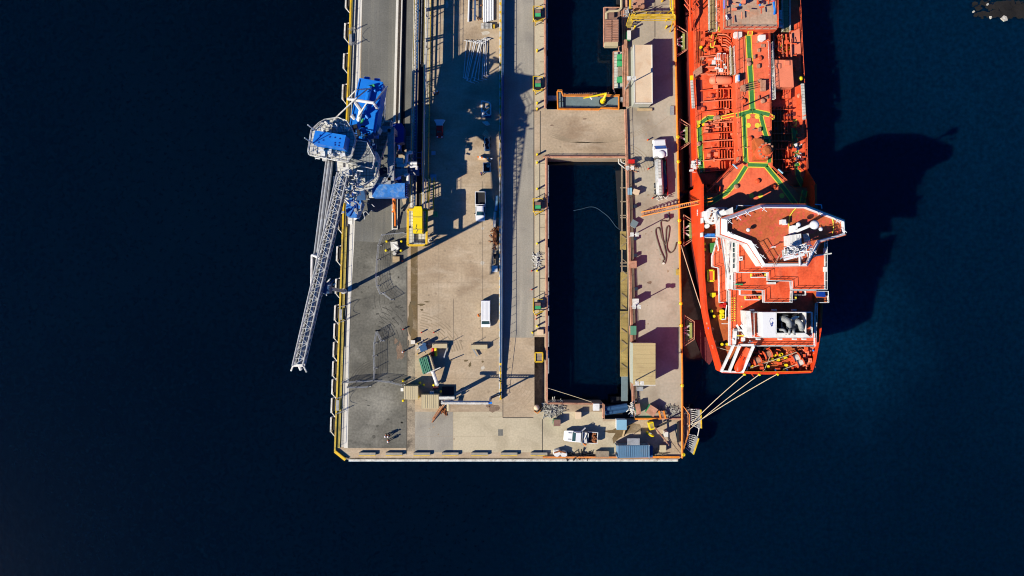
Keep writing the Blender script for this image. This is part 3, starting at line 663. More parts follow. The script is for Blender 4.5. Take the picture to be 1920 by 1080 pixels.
def box_item(name, label, cat, x0, y0, x1, y1, z0, z1, m, rz=0, trim=None, group=None):
    """crate / cabinet: body, lid with a small overhang, and skids"""
    cx, cy, _ = P((x0 + x1) / 2, (y0 + y1) / 2, z1); k = .1 * (H - z1) / H; w, l = (x1 - x0) * k, (y1 - y0) * k
    t = thing(name, label, cat, (cx, cy, z0), rz, group)
    MB().cbox(0, 0, w * .94, l * .94, .1, z1 - z0 - .08).build('body', M[trim or m], t, local=True)
    MB().cbox(0, 0, w, l, z1 - z0 - .08, z1 - z0).build('lid', M[m], t, local=True)
    g = MB()
    for s in (-1, 1): g.cbox(s * w * .32, 0, .12, l * .9, 0, .1)
    g.build('skid', M['dark'], t, local=True)
    return t
box_item('crate', 'pale crate on the inner walkway at the lower end of the grey lane', 'crate', 1007, 618, 1019, 628, 0, .8, 'beige_roof')
box_item('cabinet', 'white square cabinet on the lower basin corner', 'cabinet', 1112, 757, 1124, 770, 0, 1.1, 'white')
box_item('crate', 'beige box with a dark hole near the scrap net', 'box', 1079, 773, 1090, 786, 0, 1.4, 'beige_roof')
box_item('crate', 'pink topped crate with green edge left of the beige box', 'crate', 1038, 787, 1051, 799, 0, 1.5, 'pink_roof', 0, 'green')
box_item('cabinet', 'green and pink cabinet just above the tan shed', 'cabinet', 1182, 611, 1193, 628, 0, 1.7, 'green_cont', 0, 'oxide')
box_item('cabinet', 'pink oxide cabinet beside the quay inner edge half way down', 'cabinet', 1182, 489, 1194, 503, 0, 1.9, 'oxide')
box_item('crate', 'tilted grey steel bin beside the yellow timber walkway', 'bin', 1183, 413, 1195, 426, 0, 1.0, 'teal_grey', R(-30), 'steel_pale')
box_item('cabinet', 'red valve cabinet at the top right corner of the lower basin', 'cabinet', 1178, 299, 1190, 306, 0, 1.3, 'red')
box_item('crate', 'beige crate tilted beside the blue drum near the tanker truck', 'crate', 1187, 355, 1199, 364, 0, 1.3, 'beige_roof', R(-18))
box_item('cabinet', 'small blue cabinet left of the tilted beige crate', 'cabinet', 1177, 352, 1185, 365, 0, .9, 'blue_pale')
box_item('skip', 'pink topped green skip tilted below the tan shed', 'skip', 1214, 762, 1231, 779, 0, 1.6, 'oxide', R(-32), 'green')
box_item('cabinet', 'narrow pink cabinet between the tan shed and the blue box', 'cabinet', 1192, 757, 1201, 777, 0, 1.5, 'oxide', R(8), 'green')
box_item('container', 'light blue cubic container above the large blue container', 'container', 1156, 787, 1175, 806, 0, 2.1, 'blue_pale', 0, 'white')
box_item('crate', 'brown flat crate left of the blue container on the quay edge', 'crate', 1117, 846, 1142, 858, 0, .9, 'timber_grey')
box_item('crate', 'cream crate near the bottom right quay corner', 'crate', 1237, 835, 1249, 848, 0, 1.0, 'cream_cont')
box_item('crate', 'wooden pallet box behind the grey pump on the asphalt edge', 'crate', 736, 481, 749, 492, 0, .6, 'wood')
box_item('cabinet', 'white sign cabinet beside the trunk rail in the middle of the quay', 'cabinet', 922.5, 498, 933, 510, 0, .9, 'white')
box_item('crate', 'small beige cabinet beside the mud strip', 'cabinet', 770, 638, 778, 645, 0, .9, 'kerb')
box_item('pallet', 'pale timber beam leaning on the beige building lower end', 'timber', 1195, 203, 1223, 208, 0, .4, 'wood')
box_item('crate', 'cream and green cabinet below the yellow gantry', 'cabinet', 1176, 57, 1183, 74, 0, 1.6, 'kerb', 0, 'green')
box_item('crate', 'pink crate left of the beige building top corner', 'crate', 1170, 74, 1176, 90, 0, .9, 'oxide')
box_item('crate', 'olive crate against the orange rail beside the hose loops', 'crate', 1268, 505, 1275, 516, 0, .6, 'yellow_dirty')
box_item('crate', 'small dark frame box on the quay edge opposite the fourth fender frame', 'box', 1256, 199, 1264, 216, 0, .3, 'steel')
for k, (x, y) in enumerate(((1192, 339), (1191, 386), (1191, 447), (1192, 478), (1193, 541), (1191, 562))):
    box_item('junction_box', 'small dark junction box on the pipe run, %s from the top' % ORD[k], 'junction box', x - 2.5, y - 2.5, x + 3, y + 3.5, 0, .8, 'trench', group='junction boxes on the pipe run')
# CCTV / light masts whose long shadows cross the right quay
def mast(label, x, y, hgt, head=(.9, .7), lean=0):
    t = thing('light_mast', label, 'light mast', P(x, y))
    MB().tube((0, 0, 0), (0, 0, hgt), .13, 8, .08).build('pole', M['steel'], t, local=True)
    MB().bar((-.6, 0, hgt), (.6, 0, hgt), .14).build('crossarm', M['steel_pale'], t, local=True)
    for s in (-1, 1): MB().box(s * .45 - head[0] / 3, -head[1] / 2, hgt - .1, s * .45 + head[0] / 3, head[1] / 2, hgt + .2).build('lamp_head', M['steel_pale'], t, local=True)
mast('white light mast beside the timber walkway throwing a long shadow to the gangway foot', 1180, 444, 6.3)
mast('white light mast near the pale camera box, mid right quay', 1184, 574, 6.2)
mast('white light mast at the left wall of the tan shed', 1185, 708, 8.8)
mast('white light mast at the left wall of the beige building', 1172, 168, 8.0)
mast('white light mast among the valves by the lower basin top corner', 1176, 320, 3.5)
t = box_item('camera_box', 'pale instrument box cluster on the pipe run half way down the right quay', 'instrument box', 1187, 560, 1198, 572, 0, 2.2, 'steel_pale')
# red tall sign post etc. in the net area
def pile(name, label, cat, x, y, rx, ry, n, m, zz=.5, L=1.2, r=.06, seed=1):
    q = random.Random(seed); g = MB(); c = P(x, y)
    for s_, zt in ((.8, .25), (.5, .55)):   # settled core of the heap
        out = [(c[0] + math.cos(k * .524) * rx * s_ * q.uniform(.7, 1.1), c[1] + math.sin(k * .524) * ry * s_ * q.uniform(.7, 1.1)) for k in range(12)]
        g.prism([(c[0] + (a - c[0]) * .7, c[1] + (b - c[1]) * .7) for a, b in out], .01, zz * zt, poly0=out)
    for i in range(n):
        a = q.uniform(0, 6.28); d = math.sqrt(q.random()); px_, py_ = c[0] + math.cos(a) * d * rx, c[1] + math.sin(a) * d * ry; z = q.uniform(.06, zz) * (1.1 - d * .8)
        b = q.uniform(0, 6.28); g.tube((px_, py_, z), (px_ + math.cos(b) * L * q.uniform(.4, 1), py_ + math.sin(b) * L * q.uniform(.4, 1), max(.06, z + q.uniform(-.2, .2))), r * q.uniform(.6, 1.3), 5)
    return g.item(name, label, cat, M[m])
pile('net_heap', 'heap of pale netting and rope on the lower basin corner', 'net', 1036, 768, 2.1, 1.6, 130, 'net', .9, 1.3, .07, 2)
pile('scrap_heap', 'heap of scrap metal on the inner walkway', 'scrap heap', 1006, 488, .55, 1.5, 60, 'steel_pale', .7, .9, .06, 3)
pile('rope_heap', 'spread heap of pale rope at the bottom right orange rail', 'rope', 1258, 770, 2.8, .8, 120, 'net', .35, 1.4, .05, 5)
pile('valve_cluster', 'cluster of small rusty valves beside the trunk rail', 'valves', 930, 444, .9, 2.4, 45, 'rust', 1.0, .8, .07, 6)
pile('valve_cluster', 'cluster of red valves by the lower basin top right corner', 'valves', 1183, 315, .9, 1.0, 40, 'oxide', 1.4, .8, .08, 7)
pile('hose_heap', 'dark hose heap on the bottom quay edge left of the brown crate', 'hose', 1084, 853, 3.2, .4, 60, 'rubber', .5, 1.2, .09, 8)
pile('valve_cluster', 'cluster of pipework between the lower basin and the light blue container', 'valves', 1186, 765, .8, 1.4, 55, 'steel_pale', 2.2, .9, .08, 9)
pile('scrap_heap', 'heap of drums and fittings behind the right cream shed', 'scrap heap', 833, 771, .8, .5, 25, 'rust', .7, .5, .1, 10)
pile('valve_cluster', 'cluster of steel pipework under the yellow gantry stair', 'valves', 1176, 25, .8, 1.3, 40, 'steel', 1.8, .9, .08, 12)
pile('scrap_heap', 'heap of timber and straps near the bottom right quay corner', 'scrap heap', 1233, 851, 1.6, .4, 40, 'timber_grey', .4, 1.2, .06, 13)
# service pit bits
t = thing('drum', 'beige round tank in the lower end of the service pit', 'tank', P(1006, 763))
MB().lathe([(.001, 1.3), (.35, 1.2), (.55, .9), (.5, .4), (.2, .1)], P(1006, 763), 14).build('shell', M['beige_roof'], t, smooth=True)
MB().rail([P(1002, 770), P(1008, 774), P(1013, 768)], 1.0, .8, .05).build('frame', M['orange'], t)

# ================================================================== vehicles (built facing +Y)
def wheels(t, xs, ys, r=.36, w=.26):
    for y in ys:
        for x in xs:
            o = MB().lathe([(r * .75, -w / 2), (r, -w / 3), (r, w / 3), (r * .75, w / 2)], (x, y, r), 14, 'X').build('wheel', M['rubber'], t, local=True)
            MB().lathe([(r * .5, -w / 2 - .015), (r * .5, w / 2 + .015)], (x, y, r), 10, 'X').build('rim', M['steel'], o, local=True)
def make_van(label, x, y, rz):
    t = thing('van', label, 'van', P(x, y), rz)
    b = [(-2.5, .35, .9), (-2.5, 1.9, .84), (-2.4, 2.08, .80), (1.25, 2.08, .80), (1.95, 1.25, .86), (2.45, 1.02, .84), (2.52, .6, .86), (2.5, .35, .86)]
    MB().side(b).build('body', M['white_clean'], t, local=True)
    MB().add([(-.70, 1.33, 2.03), (.70, 1.33, 2.03), (.76, 1.93, 1.315), (-.76, 1.93, 1.315)], [[0, 3, 2, 1]]).build('windscreen', M['glass'], t, local=True)
    g = MB()
    for k in range(6): g.bar((-.6 + .24 * k, -2.2, 2.09), (-.6 + .24 * k, 1.1, 2.09), .05, .03)
    g.build('roof_ribs', M['white_clean'], t, local=True)
    for s in (-1, 1):
        MB().box(s * .885 - .012, -.1, 1.15, s * .885 + .012, 1.2, 1.7).build('side_window', M['glass'], t, local=True)
        MB().box(s * 1.02 - .1, 1.25, 1.1, s * 1.02 + .1, 1.38, 1.35).build('mirror', M['rubber'], t, local=True)
        MB().box(s * .65 - .15, 2.46, .65, s * .65 + .15, 2.53, .85).build('headlight', M['steel_pale'], t, local=True)
    wheels(t, (-.8, .8), (-1.6, 1.6)); return t
make_van('white van parked beside the blue trunk rail', 911, 588, R(180))
def make_ute(label, x, y, rz):
    t = thing('utility_truck', label, 'pickup truck', P(x, y), rz)
    MB().side([(-.2, .4, .92), (-.2, 1.0, .95), (1.2, 1.05, .93), (2.5, .95, .86), (2.75, .7, .82), (2.75, .4, .82)]).build('body', M['white_clean'], t, local=True)
    MB().side([(-.1, 1.0, .86), (0, 1.72, .68), (.95, 1.74, .68), (1.75, 1.04, .80)]).build('cab', M['white_clean'], t, local=True)
    MB().add([(-.62, 1.02, 1.73), (.62, 1.02, 1.73), (.76, 1.7, 1.13), (-.76, 1.7, 1.13)], [[0, 3, 2, 1]]).build('windscreen', M['glass'], t, local=True)
    for s in (-1, 1):
        MB().add([(s * .885, .05, 1.08), (s * .885, 1.4, 1.08), (s * .73, .95, 1.66), (s * .72, .1, 1.66)], [[0, 1, 2, 3]]).build('side_window', M['glass'], t, local=True)
        MB().box(s * 1.05 - .11, 1.3, 1.0, s * 1.05 + .11, 1.42, 1.22).build('mirror', M['rubber'], t, local=True)
        MB().box(s * .62 - .16, 2.7, .68, s * .62 + .16, 2.77, .85).build('headlight', M['steel_pale'], t, local=True)
    g = MB(); g.box(-.97, -2.75, .6, .97, -.25, .72)
    for s in (-1, 1): g.box(s * .93 - .05, -2.75, .72, s * .93 + .05, -.25, 1.15)
    g.box(-.88, -2.75, .72, .88, -2.66, 1.15); g.box(-.88, -.34, .72, .88, -.25, 1.5)
    g.build('tray', M['white_clean'], t, local=True)
    MB().box(-.86, -2.64, .725, .86, -.36, .76).build('tray_floor', M['dark'], t, local=True)
    wheels(t, (-.8, .8), (-1.6, 1.75)); return t
make_ute('white pickup truck with open rear tray beside the middle trunk', 901, 388, R(180))
def make_buggy(x, y):
    t = thing('utility_buggy', 'small red vehicle carrying a white tray load in the loader shadow', 'vehicle', P(x, y), R(180))
    MB().side([(-.6, .35, .62), (-.6, .95, .62), (.5, .95, .62), (1.45, .85, .58), (1.55, .35, .58)]).build('body', M['red'], t, local=True)
    MB().side([(-.6, .95, .6), (-.55, 1.55, .52), (.35, 1.55, .52), (.7, .95, .56)]).build('cab', M['red'], t, local=True)
    MB().add([(-.45, .4, 1.53), (.45, .4, 1.53), (.5, .68, 1.0), (-.5, .68, 1.0)], [[0, 3, 2, 1]]).build('windscreen', M['glass'], t, local=True)
    MB().prism([(-.6, -.62), (.6, -.62), (.62, -1.0), (1.05, -1.7), (.6, -1.78), (-.6, -1.78), (-1.05, -1.7), (-.62, -1.0)], .5, 1.15).build('load_tray', M['white_clean'], t, local=True)
    for s in (-1, 1): MB().box(s * .42 - .14, 1.35, .82, s * .42 + .14, 1.54, .9).build('headlight', M['white_clean'], t, local=True)
    wheels(t, (-.6, .6), (-1.1, 1.0), .3, .2)
make_buggy(825, 244)
def make_flatbed(x, y, rz):
    t = thing('flatbed_truck', 'white flatbed truck with rubbish in its dark tray and an open door', 'truck', P(x, y), rz)
    MB().side([(-.1, .5, 1.0), (-.1, 1.15, 1.05), (1.9, 1.2, 1.03), (2.9, 1.1, .95), (3.15, .8, .82), (3.15, .5, .82)]).build('body', M['white_clean'], t, local=True)
    MB().side([(0, 1.15, .98), (.05, 1.95, .82), (.95, 1.97, .82), (1.65, 1.2, .95)]).build('cab', M['white_clean'], t, local=True)
    MB().add([(-.75, 1.02, 1.96), (.75, 1.02, 1.96), (.88, 1.6, 1.29), (-.88, 1.6, 1.29)], [[0, 3, 2, 1]]).build('windscreen', M['glass'], t, local=True)
    g = MB()
    for s in (-1, 1): g.box(s * .6 - .04, 1.75, 1.22, s * .6 + .04, 2.4, 1.3)
    g.box(-1.3, -.25, 1.0, 1.15, -.12, 2.1).build('bull_bars', M['steel'], t, local=True)
    g = MB(); g.box(-1.0, -1.1, .8, .95, -.35, 1.75); g.tube((-.4, -.6, 1.8), (.6, -.8, 2.3), .12).tube((-.9, -1.35, .9), (.9, -1.3, 2.0), .1).build('toolbox', M['steel_pale'], t, local=True)
    g = MB(); g.box(-1.05, -3.15, .75, 1.05, -1.2, .9)
    for s in (-1, 1): g.box(s * 1.02 - .05, -3.15, .9, s * 1.02 + .05, -1.2, 1.35)
    g.box(-.96, -3.15, .9, .96, -3.05, 1.35).build('tray', M['white'], t, local=True)
    MB().box(-.95, -3.0, .905, .95, -1.2, .95).build('tray_floor', M['dark'], t, local=True)
    q = random.Random(5); g = MB()
    for i in range(26): x_, y_ = q.uniform(-.75, .75), q.uniform(-2.95, -2.2); g.cbox(x_, y_, q.uniform(.12, .4), q.uniform(.12, .35), .95, q.uniform(1.1, 1.5), q.uniform(0, 3))
    g.build('rubbish', M['rust'], t, local=True)
    MB().bar((1.0, .0, 1.0), (1.75, -.75, 1.0), .08, .9).build('open_door', M['white_clean'], t, local=True)
    wheels(t, (-.85, .85), (-2.2, 2.0), .42, .3)
make_flatbed(1088, 817, R(86))
def make_tanker(x, y, rz):
    t = thing('tanker_truck', 'white cab tanker truck with grey tank and hoses beside the orange rail', 'tanker truck', P(x, y), rz)
    MB().side([(5.2, .6, 1.2), (5.2, 1.4, 1.15), (5.0, 1.6, 1.0), (3.9, 1.75, 1.05), (3.9, .6, 1.2)]).build('bonnet', M['white_clean'], t, local=True)
    MB().side([(1.9, .6, 1.2), (1.9, 2.7, 1.1), (3.2, 2.75, 1.08), (3.95, 1.8, 1.15), (3.95, .6, 1.2)]).build('cab', M['white_clean'], t, local=True)
    MB().add([(-.95, 3.28, 2.68), (.95, 3.28, 2.68), (1.02, 3.92, 1.88), (-1.02, 3.92, 1.88)], [[0, 3, 2, 1]]).build('windscreen', M['blue'], t, local=True)  # solid blue stands in for the reflection on the glass
    MB().lathe([(.7, 0), (.72, .2), (.5, .35), (.001, .4)], (0, 2.2, 2.7), 14).build('air_dam', M['white_clean'], t, local=True, smooth=True)
    for s in (-1, 1): MB().box(s * 1.35 - .12, 3.2, 1.7, s * 1.35 + .12, 3.35, 2.3).build('mirror', M['white_clean'], t, local=True)
    MB().box(-.9, -5.3, .6, .95, 1.8, .9).build('chassis', M['dark'], t, local=True)
    MB().lathe([(.4, -5.2), (.72, -5.0), (.75, 1.3), (.4, 1.55)], (-.4, 0, 1.75), 14, 'Y').build('tank', M['steel_mid'], t, local=True, smooth=True)
    g = MB(); g.bar((-.4, -4.9, 2.52), (-.4, 1.2, 2.52), .5, .06); g.build('catwalk', M['grating_pale'], t, local=True)
    MB().box(-.75, -3.4, 2.56, -.15, -2.2, 2.66).build('hatch', M['white_clean'], t, local=True)
    MB().box(1.14, -5.2, .7, 1.22, 1.6, 1.35).build('side_board', M['red'], t, local=True)
    g = MB()
    for k in range(5): g.path([(.5 + .12 * k, 1.2 - k * .2, 1.2), (.55 + .1 * k, -1, 1.35), (.5 + .13 * k, -4.6 + k * .3, 1.25)], .08, 5)
    g.build('hoses', M['blue_steel'], t, local=True)
    MB().path([(.9, 1.0, 1.55), (.7, -.2, 1.6), (.95, -1.4, 1.5)], .1, 6).build('green_hose', M['green'], t, local=True)
    q = random.Random(8); g = MB()
    for i in range(24): x_, y_ = q.uniform(-1, 1), q.uniform(-5.9, -5.1); g.tube((x_, y_, q.uniform(.3, 1.4)), (x_ + q.uniform(-.4, .4), y_ + q.uniform(-.4, .4), q.uniform(.3, 1.5)), .07, 5)
    g.build('rear_valves', M['steel_pale'], t, local=True)
    wheels(t, (-1.02, 1.0), (-4.4, -3.2, 1.0, 4.3), .5, .34)
make_tanker(1236, 316, R(2.5))

# ================================================================== sheds, containers
def shed(name, label, cat, pts, z1, roof, wall, extra=None):
    c = P(sum(p[0] for p in pts) / len(pts), sum(p[1] for p in pts) / len(pts))
    t = thing(name, label, cat, c)
    q = PL(pts, z1); cx = sum(p[0] for p in q) / len(q); cy = sum(p[1] for p in q) / len(q)
    MB().prism([(cx + (x - cx) * .965, cy + (y - cy) * .98) for x, y in q], 0, z1 - .15).build('wall', M[wall], t)
    r = MB().prism(q, z1 - .15, z1).build('roof', M[roof], t)
    return t
t = shed('site_building', 'long beige flat roofed building on the right quay beside the ship', 'building', [(1188, 84), (1222, 84), (1223, 194), (1189, 194)], 3.7, 'beige_roof', 'cream_wall')
MB().bar(P(1188.5, 84, 3.75), P(1189.5, 194, 3.75), .18, .12).bar(P(1222, 84, 3.75), P(1223, 194, 3.75), .18, .12).bar(P(1189, 193.6, 3.75), P(1223, 193.6, 3.75), .18, .12).build('roof_trim', M['kerb'], t)
MB().cbox(*P(1207, 197.4, 1.0)[:2], .9, .12, .1, 2.1).build('door', M['white'], t)
t = shed('tan_shed', 'tan ribbed roof shed at the lower right quay', 'shed', [(1187, 643.5), (1229, 643.5), (1229, 721.5), (1187, 721.5)], 4.4, 'tan_roof', 'cream_wall')
g = MB()
for k in range(9): g.bar(P(1187.5, 648 + 8.4 * k, 4.41), P(1228.5, 648 + 8.4 * k, 4.41), .06, .03)
g.build('roof_rib', M['tan_roof'], t)
MB().bar(P(1187, 722, 4.2), P(1229, 722, 4.2), .2, .2).build('gutter', M['steel_pale'], t)
t = box_item('machine', 'grey machine skid below the tan shed', 'machine', 1194, 725, 1206, 733, 0, 1.2, 'steel')
t = shed('cream_shed', 'cream ribbed cubic shed at the asphalt edge, left of the pair', 'shed', [(757, 724), (783.5, 724), (783.5, 749), (757, 749)], 2.6, 'cream_cont', 'cream_cont')
g = MB()
for k in range(6): g.bar(P(760 + 4.2 * k, 724.5, 2.62), P(760 + 4.2 * k, 748.5, 2.62), .1, .04)
g.build('roof_rib', M['cream_cont'], t)
MB().cbox(*P(754.5, 730, 1)[:2], .5, .6, .4, 1.5).build('air_conditioner', M['white'], t)
t = shed('cream_shed', 'cream ribbed cubic shed beside the white pipe boom, right of the pair', 'shed', [(790, 740), (822.5, 740), (822.5, 766), (790, 766)], 2.6, 'cream_cont', 'cream_cont')
g = MB()
for k in range(8): g.bar(P(792.5 + 4 * k, 740.5, 2.62), P(792.5 + 4 * k, 765.5, 2.62), .1, .04)
g.build('roof_rib', M['cream_cont'], t)
MB().cbox(*P(810, 736, 1)[:2], .7, .5, .4, 1.6).build('air_conditioner', M['white'], t)
t = thing('shipping_container', 'large blue ribbed shipping container with open end doors on the bottom quay edge', 'container', P(1189, 846))
MB().ppoly([(1158.5, 835.5), (1217.5, 835), (1218, 858), (1158.5, 859)], 0.1, 2.6).build('shell', M['blue_cont'], t)
g = MB()
for k in range(15): g.bar(P(1161 + 4 * k, 836.5, 2.62), P(1161 + 4 * k, 857.5, 2.62), .16, .09)
g.build('roof_rib', M['blue_cont'], t)
MB().bar(P(1158.3, 836, 1.4), P(1153.5, 832, 1.4), .08, 2.3).bar(P(1158.3, 858, 1.4), P(1154, 850, 1.4), .08, 2.3).build('end_door', M['blue_cont'], t)
MB().pbox(1218.5, 836, 1224, 858, .1, 1.4).build('end_locker', M['blue_steel'], t)
g = MB()
for x in (1158.5, 1217.5):
    for y in (835.5, 858.5): g.cbox(*P(x, y, 2.6)[:2], .18, .18, 0, 2.68)
g.build('corner_casting', M['steel'], t)
t = thing('awning', 'grey flat awning attached behind the blue container', 'awning', P(1188, 828))
MB().pbox(1176, 822, 1199.5, 835, 2.45, 2.52).build('canopy', M['steel'], t)
g = MB()
for x, y in ((1177, 823), (1198.5, 823)): g.tube(P(x, y, 0), P(x, y, 2.45), .05)
g.build('leg', M['steel'], t)
def rotpts(cx, cy, w, l, a): return [(cx + x * math.cos(a) - y * math.sin(a), cy + x * math.sin(a) + y * math.cos(a)) for x, y in ((-w / 2, -l / 2), (w / 2, -l / 2), (w / 2, l / 2), (-w / 2, l / 2))]
t = thing('green_container', 'green ribbed container standing tilted above the cream sheds', 'container', P(796, 686))
MB().ppoly([(785, 673), (800, 668.5), (808, 697), (793, 702)], 0.05, 2.5).build('shell', M['green_cont'], t)
g = MB()
for k in range(5): g.bar(P(787 + 3.2 * k, 673 - k, 2.53), P(795 + 3.2 * k, 701.5 - k, 2.53), .16, .1)
g.build('roof_rib', M['green_cont'], t)
MB().ppoly([(801, 667.5), (806, 666), (816, 698), (809.5, 697)], 0, 2.3).build('side_tank', M['cream_cont'], t)
t = thing('silo_pipe', 'white pipe sloping beside the green container', 'pipe', P(815, 705))
MB().tube(P(811, 695, 2.4), P(819, 719, 1.0), .35, 10).build('pipe', M['white'], t)
MB().lathe([(.42, 0), (.42, .3)], P(819, 720, .8), 10).build('flange', M['steel'], t)
MB().tube(P(800, 700, 3.4), P(826, 689, 3.4), .1).item('crossbar', 'thin pale bar laid across the green container tank', 'bar', M['kerb'])
for k, (x, m, w) in enumerate(((812, 'red', 'red'), (817, 'yellow_bright', 'yellow'))):
    MB().lathe([(.25, 0), (.3, .1), (.3, 1.4), (.2, 1.6)], P(x, 668, .5), 10, 'Y').item('gas_bottle', '%s gas bottle lying beside the green container' % w, 'gas bottle', M[m], 'gas bottles by the green container')
t = thing('compressor', 'blue grey compressor with yellow posts above the green container', 'compressor', P(795, 652))
g = MB(); g.cbox(*P(795, 652)[:2], 1.3, 1.1, .2, 1.3, .3); g.cyl(P(797, 645, .2), .35, 1.6); g.build('engine', M['blue_steel'], t)
pile('hose_heap', 'tangle of steel fittings round the blue grey compressor', 'fittings', 793, 650, 1.0, .9, 35, 'steel_pale', 1.2, .8, .06, 14)
g = MB()
for a, b in (((783, 645), (789, 641)), ((783, 664), (789, 660)), ((804, 664), (808, 660))): g.tube(P(*a, .0), P(*a, 1.5), .12)
g.build('post', M['yellow'], t)
for k, (x0, x1, w) in enumerate(((811, 839, 'left, beside the compressor'), (884, 914, 'right, near the trunk rail'))):
    t = thing('concrete_barrier', 'cream concrete barrier lying on the tan yard, ' + w, 'barrier', P((x0 + x1) / 2, 647), 0, 'cream barriers on the tan yard')
    a, b = P(x0, 647 + k * 2, 0), P(x1, 647 + k * 2, 0)
    MB().prism([(a[0], a[1] - .45), (b[0], b[1] - .45), (b[0], b[1] + .3), (a[0], a[1] + .3)], .25, .95, poly0=[(a[0], a[1] - .6), (b[0], b[1] - .6), (b[0], b[1] + .5), (a[0], a[1] + .5)]).build('block', M['cream_cont'], t)
    MB().bar((a[0] + .2, a[1], .12), (b[0] - .2, b[1], .12), .9, .22).build('foot', M['timber_grey'], t)
    MB().bar(P(x1 if k == 0 else x0, 650, .5), P((x1 - 7) if k == 0 else x0 + 11, 671 if k == 0 else 668, .5), .22, .3).build('gate_arm', M['steel'], t)
    g = MB()
    for a2 in ((x0, 647), (x1 + 2, 644)): g.tube(P(*a2), P(*a2, 2.2), .05)
    g.build('post', M['steel'], t)
# pipe boom with A-frame that casts the big dark angular shadow
t = thing('pipe_boom', 'white lattice pipe boom with blue tip reaching from the right cream shed', 'boom', P(850, 755))
g = MB(); a, b = P(827, 754.5, 6.5), P(916, 755, 6.5)
for dy, dz in ((-.22, 0), (.22, 0), (0, .4)): g.tube((a[0], a[1] + dy, a[2] + dz), (b[0], b[1] + dy, b[2] + dz), .11, 6)
for k in range(18):
    x = a[0] + (b[0] - a[0]) * k / 18; g.tube((x, a[1] - .22, 6.5), (x + .5, a[1] + .22, 6.5), .06, 4)
g.build('lattice', M['steel_pale'], t)
MB().cbox(*P(919, 755, 6.5)[:2], .7, .35, 6.3, 6.8).build('tip', M['blue'], t)
b2 = P(918, 755, 6.5); a2 = P(829, 755, 6.5)
MB().tube((a2[0] + .6, a2[1], 0), (a2[0] + .6, a2[1], 6.4), .38, 10).build('mast', M['steel_pale'], t)
MB().tube((b2[0] - .1, b2[1], 0), (b2[0] - .1, b2[1], 6.4), .16, 8).bar((a2[0] - .6, a2[1] + .8, 6.2), (a2[0] + 2.2, a2[1] + .8, 6.2), .5, .3).build('post', M['steel_pale'], t)
g = MB(); g.tube(P(842, 743, 2.0), P(842, 755, 2.2), .3, 8).tube(P(841, 757, 2.0), P(841, 770, 1.6), .32, 8); g.build('cross_pipe', M['cream_cont'], t)
g = MB()
for p, q in (((824, 757, .2), (834, 750, 2.2)), ((822, 762, .2), (836, 752, 2.2)), ((810, 792, .1), (834, 757, 1.2)), ((811, 786, .3), (830, 757, 1.4)), ((842, 755, 0), (842, 755, 3))): g.tube(P(*p), P(*q), .1, 5)
g.build('strut', M['rust'], t)
MB().path([P(920, 752, 2.5), P(921, 747, 2), P(932, 742, 1.2), P(938, 740, 1)], .12).build('hose', M['hose'], t)
t = thing('stair_tower', 'stair tower on a dark slab standing for its shadow beside the pipe boom', 'stair tower', P(836, 735))
MB().pbox(829, 725, 851, 741, .1, .35).build('shadow_slab', M['dark'], t)  # black slab laid in place of the shadow blob
g = MB(); g.rail([P(855, 738, .1), P(880, 726, .1)], 1.0, 1.2, .05, 2); g.build('stair', M['steel'], t)
t = box_item('machine', 'dark red machine in the shade above the right cream shed', 'machine', 812, 725, 822, 730, 0, .8, 'boot')
# slender steel frames on the tan strip by the lane (casting the thin bridge shadow at the trunk end)
# ------------------------------------------------------------------ tan yard, upper part
t = thing('steel_pole', 'x', 'steel pole', group='fan of steel lattice poles')
MB().tube((0, 0, .3), (0, 7.2, .3), .09, 6, .07).build('shaft', M['white'], t, local=True)
MB().bar((-.55, 7.1, .38), (.75, 6.9, .38), .09).build('crossarm', M['white'], t, local=True)
MB().bar((-.2, .1, .3), (.9, -.1, .3), .08).build('base_plate', M['white'], t, local=True)
fan = [(869.5, 147, 875, 76), (872, 149, 884, 77), (876, 153, 893, 78), (882, 154, 900, 77), (885, 146, 901, 80), (889.5, 153, 904, 79), (897, 151, 903, 76), (904, 149, 908, 74), (908, 144, 911, 73), (912, 142, 913, 71), (875, 147, 889, 79)]
for i, (x0, y0, x1, y1) in enumerate(fan):
    o = t if i == 0 else copy_tree(t)
    a, b = P(x0, y0), P(x1, y1); o.location = (a[0], a[1], .09 * (i % 3)); o.rotation_euler.z = -math.atan2(b[0] - a[0], b[1] - a[1])
    s = math.dist(a, b) / 7.2; o.scale = (1, s, 1)
    o['label'] = 'pale steel pole with crossarm, %s from the left in the fan of poles' % ORD[i if i < 10 else 10] if i != 10 else 'pale steel pole with crossarm, crossing the others in the fan of poles'
t = thing('pipe_stick', 'x', 'pipe', group='white pipes laid out at the top of the yard')
MB().tube((0, 0, .35), (0, 20, .35), .17, 8).build('tube', M['white_clean'], t, local=True)
g = MB()
for y in (.6, 6, 12): g.cbox(0, y, .9, .25, 0, .18)
g.build('bearer', M['wood'], t, local=True)
for i, (x, y) in enumerate(((878.5, 42), (907.5, 43), (911, 43.5), (914.5, 42), (917.5, 41), (920.5, 40), (924.5, 39))):
    o = t if i == 0 else copy_tree(t); o.location = P(x, y); o['label'] = 'long white pipe on bearers, %s from the left at the top of the yard' % ORD[i]
    o.rotation_euler.z = R(-1.5) if i == 0 else 0
t = thing('pipe_rack', 'rusty frame of dark pipes between the white pipes at the top of the yard', 'pipe rack', P(890, 20))
MB().bar(P(892, Y0, .8), P(890.5, 38, .8), .3, .3).build('pipe', M['blue_steel'], t)
g = MB(); q = random.Random(3)
for i in range(14): x, y = q.uniform(882, 903), q.uniform(-10, 38); g.tube(P(x, y, .1), P(x + q.uniform(-9, 9), y + q.uniform(-6, 6), .5), .06, 4)
g.build('rods', M['rust'], t)
